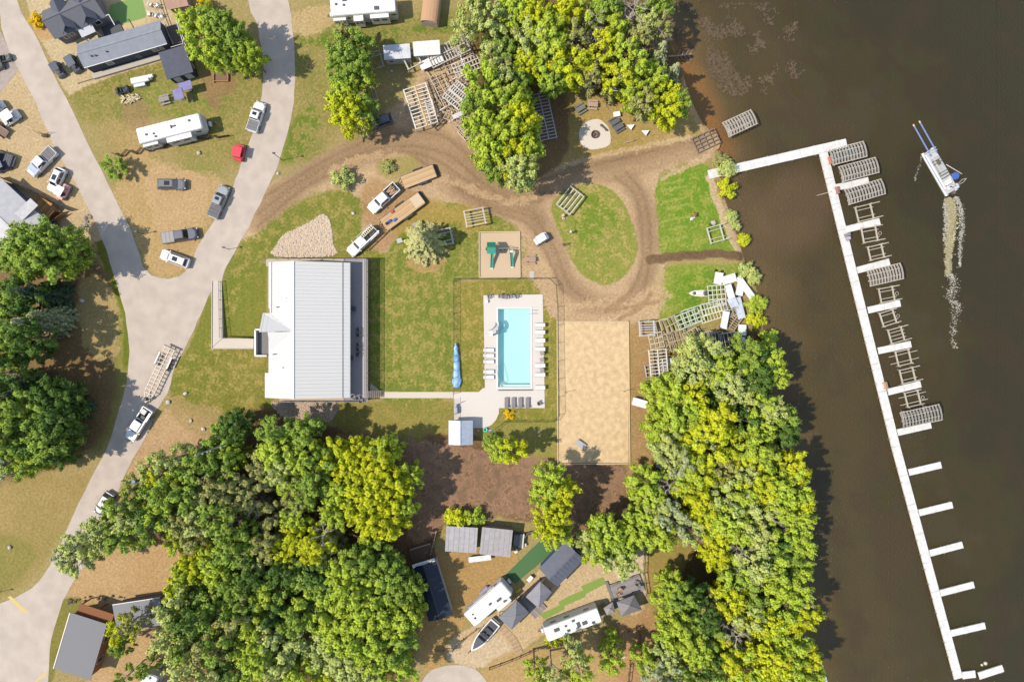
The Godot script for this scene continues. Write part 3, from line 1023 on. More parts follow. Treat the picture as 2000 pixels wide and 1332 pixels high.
	wood("southern woods", "south", "a g 440,850,34;a d 460,830,32;e d 420,870,26;a l 450,890,30;a g 405,895,34;a g 560,860,44;a l 545,880,40;a l 595,890,36;a g 600,850,36;c g 530,840,30;a y 660,890,34;a y 680,910,34;a y 700,880,30;a l 690,940,30;a g 620,910,36;a o 520,905,32;a p 555,920,34;a l 570,945,30;a o 510,935,30;c p 330,900,30;c p 300,910,28;c y 310,930,26;c l 350,920,30;c g 380,920,34;c o 260,950,28;c g 300,960,32;c g 330,960,34;c l 290,985,28;c g 240,985,30;c p 255,1010,32;c g 225,1015,30;c p 200,1040,34;c g 245,1050,32;c p 165,1065,36;c s 140,1080,32;c p 150,1095,30;c g 280,1030,34;c d 300,1010,34;c l 320,1000,32;c g 340,990,34;c o 355,1015,30;c g 365,970,36;a y 375,975,30;c p 395,990,34;c o 420,960,34;a o 450,960,36;c g 425,1000,34;c p 400,1030,34;c g 440,1030,34;c o 380,1050,30;a l 345,1055,26;a g 440,915,32;a o 480,970,34;k n 500,990,30;a y 715,930,36;a y 740,900,34;a l 760,880,28;a y 730,960,38;a y 770,950,34;a y 760,980,36;a y 700,980,36;a l 670,960,32;a y 720,1010,38;a y 760,1020,36;a l 800,930,26;a l 795,985,24;c l 745,880,26;a l 660,1000,32;a g 610,960,36;k n 590,975,32;k n 640,1035,36;a o 540,1000,32;a l 580,1010,30;a y 590,1050,36;a y 620,1070,36;a p 650,1080,32;a y 560,1075,30;a g 480,1050,32;a o 520,1060,32;a p 500,1085,30;c g 450,1075,34;a l 420,1090,34;a y 380,1100,30;a l 370,1120,30;a y 355,1140,30;a l 430,1120,30;a g 465,1140,36;a d 500,1120,34;a d 380,1170,36;a g 410,1165,36;c p 340,1190,34;c g 350,1220,34;c d 380,1210,36;c g 420,1200,36;c o 450,1210,36;a g 470,1180,34;a l 520,1165,34;a g 550,1140,36;a g 590,1120,36;a d 560,1110,34;a l 500,1215,34;a d 530,1190,34;a g 480,1240,36;c p 330,1250,36;c g 370,1260,36;c o 400,1270,36;c p 360,1300,36;c g 430,1260,34;c d 450,1300,36;c p 400,1320,34;c g 470,1320,34;a l 500,1260,38;a p 520,1230,38;a p 545,1265,40;a l 510,1290,38;a p 550,1310,38;a g 580,1210,36;a l 610,1180,38;a g 640,1150,38;a l 670,1120,38;a g 700,1090,36;a g 740,1080,30;a d 620,1120,34;a l 690,1150,40;a l 650,1200,40;a p 610,1240,40;a l 660,1240,42;a p 640,1280,42;a l 690,1200,42;a l 730,1150,40;a g 760,1120,36;a l 740,1190,42;a g 780,1160,34;a l 710,1240,42;a p 680,1290,42;a l 730,1280,42;a l 770,1220,40;a g 770,1260,38;a l 790,1200,32;a p 720,1320,40;a l 590,1320,38;a l 770,1310,38;a y 640,1325,36;a g 808,1150,26;a l 812,1192,20", "the southern woods")
	wood("shoreline woods", "shore", "a p 1370,690,40;a p 1350,715,36;a l 1400,720,36;a g 1450,690,34;a d 1470,710,34;a l 1500,700,30;a l 1515,735,28;a d 1470,750,34;a l 1440,740,34;a p 1420,755,36;a l 1310,760,34;a l 1285,775,34;a l 1320,790,40;a y 1350,770,32;a d 1390,770,30;a y 1400,810,40;a l 1340,820,40;a y 1370,840,36;a l 1310,820,34;a p 1450,780,36;a l 1480,790,30;a p 1500,800,30;a g 1525,820,32;a d 1530,845,30;a d 1450,820,30;a l 1490,830,28;a l 1290,840,34;a p 1300,860,34;a y 1390,870,40;a y 1330,860,34;a l 1470,870,38;a l 1490,890,36;a y 1450,880,32;a p 1370,850,30;a o 1400,910,34;a l 1350,900,34;a y 1370,920,32;a p 1310,890,32;c s 1330,910,30;k n 1305,945,28;a l 1340,940,36;a y 1350,965,36;a l 1260,940,34;a l 1265,970,32;a p 1450,920,36;a y 1550,915,34;a l 1545,950,36;a l 1510,950,36;a y 1480,950,36;a l 1440,960,36;a p 1410,970,36;a y 1560,980,30;a l 1530,990,34;a p 1490,990,38;a p 1450,1000,38;a l 1410,1010,36;a y 1370,1000,36;a p 1280,1000,36;a s 1310,1010,34;a l 1260,1010,30;a l 1240,1030,34;a l 1290,1040,36;a p 1340,1030,34;k n 1370,1040,26;a y 1400,1040,36;a l 1440,1030,38;k n 1500,1010,34;a p 1480,1040,36;a l 1520,1030,36;a l 1555,1010,32;a l 1555,1060,32;k n 1445,1070,34;a y 1400,1080,32;a l 1500,1080,40;a p 1470,1100,38;a d 1520,1070,30;a g 1540,1090,34;a l 1430,1110,34;a l 1560,1110,26;a l 1545,1150,36;a l 1500,1130,38;a g 1450,1140,34;a l 1310,1140,28;a g 1325,1165,32;a l 1305,1180,30;a d 1350,1160,30;a y 1425,1170,34;a o 1380,1180,28;a g 1470,1170,34;a l 1530,1180,36;a s 1560,1180,28;a y 1570,1200,30;a l 1320,1210,34;a l 1310,1230,30;a g 1350,1210,34;a d 1375,1200,30;a l 1340,1250,38;a g 1380,1240,34;k n 1430,1230,34;k n 1455,1255,30;a y 1490,1210,36;a l 1520,1230,38;a y 1540,1220,32;a p 1460,1200,32;a l 1360,1270,34;a d 1390,1290,30;a y 1420,1280,36;a l 1450,1300,38;a y 1500,1280,40;a l 1540,1270,38;a y 1570,1280,32;a l 1420,1320,38;a y 1480,1320,40;a l 1530,1310,38;a l 1575,1310,32;a s 1290,1310,34;a p 1300,1280,30;k n 1320,1330,28;a g 1350,1320,36;a l 1260,1290,26", "the shoreline woods")
	wood("trees round the lower cabins", "lower", "a y 1000,880,28;a l 975,880,24;a l 1075,940,36;a y 1100,965,32;a l 1065,970,28;a y 1090,1000,28;a y 1070,1020,32;a l 1085,1045,32;a p 1160,1060,32;a l 1185,1040,36;a g 1200,1060,32;a l 1160,1080,28;a p 1200,1090,34;c p 1225,1100,26;a l 1220,1070,28;u y 900,1015,24;u l 925,1012,22;u y 885,1010,18;c p 1120,1280,28;c l 1130,1310,28;c p 1080,1320,26;c l 1045,1310,24;u l 1195,1250,22;u y 1080,1248,20;a l 1195,1290,26;c y 235,1230,26;a g 240,1260,22;c o 260,1215,24;c g 290,1300,18;c g 240,1325,20;u g 735,1000,20;u g 960,860,18", "the trees round the lower cabins")
	# bushes and lone trees, each named by what it stands beside
	grow("e", "w", 826, 470, 43, "lone spruce on the lawn beside the two boat lift frames", "", 0.75)
	grow("a", "g", 222, 327, 22, "small green tree alone at the edge of the left road", "", 0.45)
	grow("u", "p", 668, 348, 22, "pale green bush on the bare strip beside the dirt track")
	grow("u", "o", 760, 325, 14, "low olive bush on the grass patch inside the track bend", "", 0.6)
	grow("u", "f", 70, 38, 15, "bright yellow bush beside the grey cottage and the left road", "", 0.8)
	grow("u", "f", 396, 12, 16, "bright yellow bush at the top edge beside the clump")
	grow("u", "f", 994, 810, 10, "yellow flowering bush at the south fence of the pool", "", 0.5)
	var k := 0
	for q in [[1418, 330, 18, "p"], [1420, 368, 19, "y"], [1427, 420, 13, "p"], [1438, 440, 11, "p"], [1452, 466, 13, "y"], [1462, 528, 18, "p"], [1472, 545, 14, "p"], [1472, 592, 17, "l"], [1490, 590, 13, "l"], [1478, 625, 18, "y"], [1498, 660, 17, "l"], [1510, 655, 12, "l"], [1485, 682, 16, "p"], [1408, 312, 14, "o"]]:
		k += 1
		grow("u", q[3], q[0], q[1], q[2], "%s shore bush, %s down from the boardwalk along the lake edge" % [TINTS[q[3]][0], ordinal(k)], "bushes along the lake edge", 0.8)
	for o in first:
		remove_child(o)
		o.free()

func wood(_name: String, _zone: String, list: String, words: String) -> void:
	var n := 0
	var noun := {"a": "leafy tree", "c": "slender tree", "e": "spruce", "k": "bare tree", "u": "bush"}
	var count := {}
	for w in list.split(";"):
		var q := w.split(" ")
		var at := q[2].split(",")
		var key: String = TINTS[q[1]][0] + " " + noun[q[0]]
		count[key] = count.get(key, 0) + 1
		n += 1
		grow(q[0], q[1], at[0].to_float(), at[1].to_float(), at[2].to_float() * 0.92, "%s, %s from the north in %s" % [key, ordinal(count[key]), words], "trees of " + words, rng.randf_range(0.95, 1.2) * (1.3 if "clump beside the boat" in words else 1.0))

# ---------------------------------------------------------------- the clubhouse
func clubhouse() -> void:
	var o := thing("clubhouse", "large clubhouse with white ribbed metal roof and raised grey deck", "building")
	var white := mat("dcdad8", 0.6, "")
	var trim := mat("f1efec", 0.6, "")
	var siding := mat("b9b2aa", 0.8, "soft")
	var deckm := mat("a9a0a3", 0.85, "fine")
	var tan := mat("d9c4ac", 0.85, "fine")
	var dark := mat("4b4a4c", 0.6, "")
	# plan edges on the ground, from the roof's outline at its height
	var zn := P(0, 513, 4.6).z
	var zs := P(0, 777, 4.6).z
	var xw := P(524, 0, 5.2).x
	var xr := P(572, 0, 6.9).x
	var xe := P(683, 0, 4.5).x
	var yw := 5.2
	var yr := 6.9
	var ye := 4.5
	# walls stand in from the eaves
	var w0 := xw + 0.5
	var w1 := xe - 1.6
	var n0 := zn + 0.5
	var n1 := zs - 0.5
	for q in [[Vector3(w0, 2.4, (n0 + n1) / 2), Vector3(0.2, 4.9, n1 - n0)], [Vector3(w1, 2.3, (n0 + n1) / 2), Vector3(0.2, 4.7, n1 - n0)], [Vector3((w0 + w1) / 2, 2.35, n0), Vector3(w1 - w0 - 0.2, 4.7, 0.2)], [Vector3((w0 + w1) / 2, 2.35, n1), Vector3(w1 - w0 - 0.2, 4.7, 0.2)]]:
		put("wall", MB.new().box(q[0], q[1]), siding, o)
	for z in [n0, n1]:
		var gab := MB.new()
		gab.tri(Vector3(w0, 4.7, z), Vector3(w1, 4.6, z), Vector3(xr, yr - 0.25, z))
		put("gable", gab, siding, o)
	# standing-seam roof, one sheet at a time
	var n := 38
	var pitch := (zs - zn) / n
	for i in n:
		var z0 := zn + i * pitch
		var z1 := z0 + pitch - 0.025
		var west := xw
		if z0 > P(0, 722, 4.6).z:
			west = P(516.5, 0, 5.0).x
		var yy := yw - (xw - west) * (yr - yw) / (xr - xw)
		var cut := P(0, 608, 5).z < z1 and z0 < P(0, 640, 5).z
		var jog := rng.randf_range(-0.006, 0.006)
		if not cut:
			var a := MB.new().slab(Vector3(west, yy + jog, z0), Vector3(xr, yr + jog, z0), Vector3(xr, yr + jog, z1), Vector3(west, yy + jog, z1), 0.05)
			a.bar(Vector3(west, yy + 0.02, z0 + 0.02), Vector3(xr, yr + 0.02, z0 + 0.02), 0.045, 0.07)
			a.bar(Vector3(west, yy + 0.01, z0 + pitch / 2), Vector3(xr, yr + 0.01, z0 + pitch / 2), 0.06, 0.05)
			put("roof_sheet", a, white, o)
		else:
			put("roof_sheet", MB.new().slab(Vector3(xw + 0.2, yw + 0.07 + jog, z0), Vector3(xr, yr + jog, z0), Vector3(xr, yr + jog, z1), Vector3(xw + 0.2, yw + 0.07 + jog, z1), 0.05), white, o)
		var b := MB.new().slab(Vector3(xr, yr + jog, z0), Vector3(xe, ye + jog, z0), Vector3(xe, ye + jog, z1), Vector3(xr, yr + jog, z1), 0.05)
		b.bar(Vector3(xr, yr + 0.02, z0 + 0.02), Vector3(xe, ye + 0.02, z0 + 0.02), 0.045, 0.07)
		b.bar(Vector3(xr, yr + 0.01, z0 + pitch / 2), Vector3(xe, ye + 0.01, z0 + pitch / 2), 0.06, 0.05)
		put("roof_sheet", b, white, o)
	put("ridge_cap", MB.new().bar(Vector3(xr, yr + 0.06, zn - 0.03), Vector3(xr, yr + 0.06, zs + 0.03), 0.35, 0.05), white, o)
	var gut := mat("8d8e90", 0.6, "")
	var xg := P(669, 0, 4.75).x
	put("snow_guard", MB.new().bar(Vector3(xg, lerpf(yr, ye, (xg - xr) / (xe - xr)) + 0.09, zn), Vector3(xg, lerpf(yr, ye, (xg - xr) / (xe - xr)) + 0.09, zs), 0.06, 0.08), gut, o)
	xg = P(530, 0, 5.4).x
	put("snow_guard", MB.new().bar(Vector3(xg, lerpf(yw, yr, (xg - xw) / (xr - xw)) + 0.09, zn), Vector3(xg, lerpf(yw, yr, (xg - xw) / (xr - xw)) + 0.09, P(0, 612, 5).z), 0.06, 0.08), gut, o)
	put("fascia", MB.new().bar(Vector3(xe + 0.02, ye - 0.14, zn), Vector3(xe + 0.02, ye - 0.14, zs), 0.05, 0.2), trim, o)
	for q in [[541, 600], [561, 583], [553, 718], [534, 692]]:
		var p := P(q[0], q[1], 6.1)
		put("roof_vent", MB.new().tube(Vector3(p.x, 5.4, p.z), Vector3(p.x, 6.5, p.z), 0.09, 0.09, 8), dark, o)
	# the cross gable over the door
	var gz0 := P(0, 611, 5.5).z
	var gz1 := P(0, 649, 5.0).z
	var gx := P(513, 0, 5.0).x
	var gr := gz0 + 0.1
	put("porch_roof", MB.new().slab(Vector3(gx, 5.1, gz0), Vector3(xw + 0.1, 5.3, gz0 + 0.05), Vector3(xr - 0.2, 6.85, gz1 - 0.25), Vector3(gx, 6.85, gz1), 0.07), mat("d0cfce", 0.6, ""), o)
	put("porch_roof", MB.new().slab(Vector3(xw + 0.4, 6.85, gz1), Vector3(xr - 0.2, 6.85, gz1 - 0.02), Vector3(xr - 0.3, 6.8, gz1 + 0.2), Vector3(xw + 0.4, 5.34, gz1 + 3.2), 0.07), white, o)
	for i in 7:
		var t := (i + 0.4) / 7.2
		var x := lerpf(gx, xr - 0.2, t)
		var zz := lerpf(gz0, gz1, maxf(0.0, (x - xw) / (xr - xw)))
		put("roof_rib", MB.new().bar(Vector3(x, lerpf(5.1, 6.85, (zz - gz0) / (gz1 - gz0)) + 0.04, zz + 0.04), Vector3(x, 6.88, gz1), 0.05, 0.05), white, o)
	# the landing with its white parapet
	var l0 := P(500, 644, 1.6)
	var l1 := P(527, 695, 1.6)
	put("landing", MB.new().box(Vector3((l0.x + l1.x) / 2, 0.65, (l0.z + l1.z) / 2), Vector3(l1.x - l0.x, 1.3, l1.z - l0.z)), mat("8e8a8a", 0.8, "fine"), o)
	for q in [[l0.x, l0.z, l0.x, l1.z], [l0.x, l0.z, l1.x - 0.4, l0.z], [l0.x, l1.z, l1.x - 0.4, l1.z]]:
		put("parapet", MB.new().bar(Vector3(q[0], 1.75, q[1]), Vector3(q[2], 1.75, q[3]), 0.28, 0.95), trim, o)
	put("door", MB.new().box(Vector3(w0 - 0.13, 2.35, (l0.z + l1.z) / 2), Vector3(0.06, 2.1, 1.8)), dark, o)
	for z in [-9.0, -6.0, 6.4, 8.6]:
		put("window", MB.new().box(Vector3(w0 - 0.13, 3.2, z - 1.0 + 1.0), Vector3(0.06, 1.2, 1.6)), glass(), o)
	for i in 6:
		var wn := put("window", MB.new().box(Vector3(w1 + 0.13, 3.3, n0 + 2.2 + i * 3.6), Vector3(0.06, 1.8, 2.4)), glass(), o)
		put("frame", MB.new().box(Vector3(w1 + 0.14, 2.36, n0 + 2.2 + i * 3.6), Vector3(0.1, 0.1, 2.6)), trim, wn)
	# the raised deck round three sides
	var dy := 2.3
	var d0 := P(519, 506, dy)
	var d1 := P(718, 785, dy)
	var ds := P(545, 779, dy)
	put("deck", MB.new().box(Vector3((w1 + d1.x) / 2 + 0.05, dy - 0.12, (d0.z + d1.z) / 2), Vector3(d1.x - w1 - 0.1, 0.24, d1.z - d0.z)), deckm, o)
	put("deck", MB.new().box(Vector3((d0.x + w1) / 2, dy - 0.12, (d0.z + n0) / 2 - 0.06), Vector3(w1 - d0.x, 0.24, n0 - d0.z - 0.1)), tan, o)
	put("deck", MB.new().box(Vector3((ds.x + w1) / 2, dy - 0.12, (n1 + d1.z) / 2 + 0.06), Vector3(w1 - ds.x, 0.24, d1.z - n1 - 0.1)), tan, o)
	var beam := mat("c9bfb4", 0.8, "")
	for x in [d1.x - 0.25, d1.x - 0.75]:
		put("deck_edge", MB.new().bar(Vector3(x, dy + 0.02, d0.z), Vector3(x, dy + 0.02, d1.z - 0.8), 0.12, 0.05), beam, o)
	var rail := mat("6a6866", 0.5, "")
	var pane := StandardMaterial3D.new()
	pane.albedo_color = Color(0.75, 0.8, 0.82, 0.22)
	pane.transparency = BaseMaterial3D.TRANSPARENCY_ALPHA
	pane.roughness = 0.05
	pane.cull_mode = BaseMaterial3D.CULL_DISABLED
	for q in [[d1.x - 0.05, d0.z, d1.x - 0.05, d1.z - 0.6, 11], [d0.x, d0.z + 0.05, d1.x, d0.z + 0.05, 9], [ds.x, d1.z - 0.05, d1.x - 1.2, d1.z - 0.05, 7]]:
		var a := Vector3(q[0], dy, q[1])
		var b := Vector3(q[2], dy, q[3])
		put("handrail", MB.new().bar(a + Vector3(0, 1.07, 0), b + Vector3(0, 1.07, 0), 0.08, 0.05), rail, o)
		for i in q[4] + 1:
			var p := a.lerp(b, float(i) / q[4])
			put("rail_post", MB.new().box(p + Vector3(0, 0.53, 0), Vector3(0.07, 1.06, 0.07)), rail, o)
			put("deck_post", MB.new().box(Vector3(p.x, dy / 2 - 0.12, p.z), Vector3(0.18, dy - 0.24, 0.18)), mat("8d8078", 0.8, "fine"), o)
			if i < q[4]:
				var r := a.lerp(b, float(i + 1) / q[4])
				put("pane", MB.new().bar(p.lerp(r, 0.04) + Vector3(0, 0.55, 0), p.lerp(r, 0.96) + Vector3(0, 0.55, 0), 0.012, 0.85), pane, o)
	# stair down from the deck's corner
	for i in 9:
		put("step", MB.new().box(Vector3(d1.x - 0.9 + 0.0, 2.1 - i * 0.25, d1.z + 0.15 + i * 0.0) + Vector3(i * 0.28 + 0.95, 0, -1.4), Vector3(0.3, 0.06, 1.2)), tan, o)
	# deck furniture
	for q in [[690, 603, "square dark fire table on the clubhouse deck", "table"], [686, 700, "small dark cabinet against the clubhouse deck wall", "cabinet"]]:
		var p := P(q[0], q[1], dy + 0.7)
		var t := thing("fire_table" if q[3] == "table" else "cabinet", q[2], q[3], Vector3(p.x, dy, p.z))
		put("top", MB.new().cbox(Vector3(0, 0.66, 0), Vector3(0.75, 0.12, 0.75) if q[3] == "table" else Vector3(0.4, 0.12, 0.75), 0.03), mat("3a4056", 0.5, ""), t)
		put("base", MB.new().box(Vector3(0, 0.3, 0), Vector3(0.55, 0.6, 0.55) if q[3] == "table" else Vector3(0.36, 0.6, 0.7)), dark, t)
	var k := 0
	for y in [644, 654, 673, 682, 692]:
		k += 1
		var p := P(699, y, dy + 0.6)
		armchair("%s dark armchair from the north along the clubhouse deck rail" % ordinal(k), Vector3(p.x, dy, p.z), PI / 2 + rng.randf_range(-0.3, 0.3), "4c4a4e", "chairs on the clubhouse deck")
	for q in [[699, 777, 0.3], [704, 782, 1.4], [690, 776, -0.6]]:
		k += 1
		var p := P(q[0], q[1], dy + 0.6)
		armchair(["grey armchair nearest the deck stair", "grey armchair at the very corner of the deck", "grey armchair closest to the roof edge at the deck stair"][k - 6], Vector3(p.x, dy, p.z), q[2], "7d7a7c", "chairs by the deck stair")
	# ramp from the road to the landing
	var pave := mat("e9dccd", 0.9, "fine")
	var r := thing("entry_ramp", "pale L-shaped concrete entry ramp with black railing beside the clubhouse", "ramp")
	var q0 := [G(413.5, 548), G(432.5, 548), G(437.5, 660), G(416.5, 679)]
	var st := MB.new()
	var g0 := G(437.5, 661)
	var g1 := G(500, 661)
	var g2 := G(500, 680)
	var g3 := G(416.5, 680)
	var up := func(v: Vector3, h: float) -> Vector3: return Vector3(v.x, h, v.z)
	st.slab(up.call(q0[0], 0.05), up.call(q0[1], 0.05), up.call(q0[2], 0.75), up.call(q0[3], 0.78), 0.75)
	st.slab(up.call(g0, 0.76), up.call(g1, 1.3), up.call(g2, 1.3), up.call(g3, 0.78), 0.76)
	put("walkway", st, pave, r)
	var black := mat("35332f", 0.5, "")
	var line_a := [up.call(G(431, 550), 0.1), up.call(G(436, 659.5), 0.78), up.call(G(499, 661.5), 1.3)]
	for s in 2:
		var a: Vector3 = line_a[s]
		var b: Vector3 = line_a[s + 1]
		for h in [0.15, 1.0]:
			put("rail", MB.new().bar(a + Vector3(0, h, 0), b + Vector3(0, h, 0), 0.05, 0.05), black, r)
		for i in 7:
			var p := a.lerp(b, i / 6.0)
			put("post", MB.new().box(p + Vector3(0, 0.5, 0), Vector3(0.06, 1.0, 0.06)), black, r)
		for i in 60:
			pass
		var bal := MB.new()
		for i in 72:
			bal.box(a.lerp(b, (i + 0.5) / 72.0) + Vector3(0, 0.56, 0), Vector3(0.018, 0.8, 0.018))
		put("balusters", bal, black, r).set_meta("kind", "stuff")
	var kerb := MB.new()
	kerb.bar(up.call(G(416.5, 680.5), 0.85), up.call(G(500, 680.5), 1.36), 0.12, 0.14)
	kerb.bar(up.call(G(414, 549), 0.12), up.call(G(416.7, 680), 0.85), 0.12, 0.14)
	put("kerb", kerb, pave, r)
	# stone beds north and south of the house
	for q in [["537,500 540,478 556,458 580,446 605,434 625,421 634,420 643,432 648,455 650,478 650,499", "fae6d2", "e6cfb6", 900], ["530,787 552,786 655,786 652,812 640,824 600,822 560,818 545,808", "efd8c4", "d6b89e", 650]]:
		stones(pairs(q[0]), q[1], q[2], q[3])
	# flagged path to the pool, with the triangle at the stair
	var pm := mat("ecdfcf", 0.9, "fine")
	struct("path", MB.new().prism(flat(pairs("722,765.5 885,765.5 885,777.5 722,777.5")), 0, 0.06), pm)
	struct("path", MB.new().prism(flat(pairs("722,748 745,765.3 722,765.3")), 0, 0.05), pm)

func stones(pts: Array, ha: String, hb: String, count: int) -> void:
	var poly := flat(smooth(pts, true, 3))
	var m := mat(ha, 0.95, "fine")
	struct("stone_bed", MB.new().prism(poly, 0.012, 0.012), mat(hb, 0.95, "fine"))
	var g := RandomNumberGenerator.new()
	g.seed = count
	var st := MB.new().stone(Vector3.ZERO, Vector3(0.16, 0.1, 0.13), g).done()
	var mm := MultiMesh.new()
	mm.transform_format = MultiMesh.TRANSFORM_3D
	mm.use_colors = true
	mm.mesh = st
	var b := Rect2(poly[0], Vector2.ZERO)
	for p in poly:
		b = b.expand(p)
	var spots := []
	while spots.size() < count * 3:
		var p := b.position + Vector2(g.randf(), g.randf()) * b.size
		if Geometry2D.is_point_in_polygon(p, poly):
			spots.append(p)
	mm.instance_count = spots.size()
	for i in spots.size():
		var s := g.randf_range(0.7, 1.6)
		mm.set_instance_transform(i, Transform3D(Basis(Vector3.UP, g.randf() * TAU).scaled(Vector3.ONE * s), Vector3(spots[i].x, 0.03, spots[i].y)))
		var v := g.randf_range(0.72, 1.0)
		mm.set_instance_color(i, Color(v, v * g.randf_range(0.9, 1.0), v * g.randf_range(0.8, 0.95)))
	var mi := MultiMeshInstance3D.new()
	mi.name = numbered("gravel")
	mi.multimesh = mm
	var sm: StandardMaterial3D = m.duplicate()
	sm.vertex_color_use_as_albedo = true
	mi.material_override = sm
	mi.set_meta("kind", "stuff")
	mi.set_meta("label", "pale fist-sized stones filling the bed against the clubhouse")
	add_child(mi)

func armchair(label: String, at: Vector3, yaw: float, hex: String, group := "") -> void:
	var t := thing("armchair", label, "chair", at, yaw, group)
	var m := mat(hex, 0.7, "")
	put("seat", MB.new().cbox(Vector3(0, 0.36, 0), Vector3(0.55, 0.1, 0.52), 0.02), m, t)
	put("backrest", MB.new().slab(Vector3(-0.24, 0.4, -0.27), Vector3(-0.4, 0.95, -0.25), Vector3(-0.4, 0.95, 0.25), Vector3(-0.24, 0.4, 0.27), 0.05), m, t)
	for z in [-0.31, 0.31]:
		put("arm", MB.new().box(Vector3(0.0, 0.6, z), Vector3(0.6, 0.05, 0.1)), m, t)
		for x in [-0.24, 0.24]:
			put("leg", MB.new().box(Vector3(x, 0.29, z), Vector3(0.06, 0.58, 0.06)), m, t)

func lounger(label: String, at: Vector3, yaw: float, fabric: String, frame: String, group: String, lift := 0.55) -> void:
	var t := thing("sun_lounger", label, "sun lounger", at, yaw, group)
	var f := mat(fabric, 0.8, "")
	var m := mat(frame, 0.5, "")
	put("bed", MB.new().box(Vector3(0.33, 0.36, 0), Vector3(1.25, 0.035, 0.58)), f, t)
	put("backrest", MB.new().slab(Vector3(-0.3, 0.37, -0.29), Vector3(-0.3 - 0.65 * cos(lift), 0.37 + 0.65 * sin(lift), -0.29), Vector3(-0.3 - 0.65 * cos(lift), 0.37 + 0.65 * sin(lift), 0.29), Vector3(-0.3, 0.37, 0.29), 0.035), f, t)
	for z in [-0.32, 0.32]:
		put("rail", MB.new().bar(Vector3(-0.35, 0.34, z), Vector3(0.98, 0.34, z), 0.05, 0.05), m, t)
		put("rail", MB.new().bar(Vector3(-0.3, 0.36, z), Vector3(-0.3 - 0.66 * cos(lift), 0.36 + 0.66 * sin(lift), z), 0.05, 0.05), m, t)
		for x in [-0.3, 0.85]:
			put("leg", MB.new().bar(Vector3(x, 0.34, z), Vector3(x + 0.06, 0, z), 0.045, 0.045), m, t)

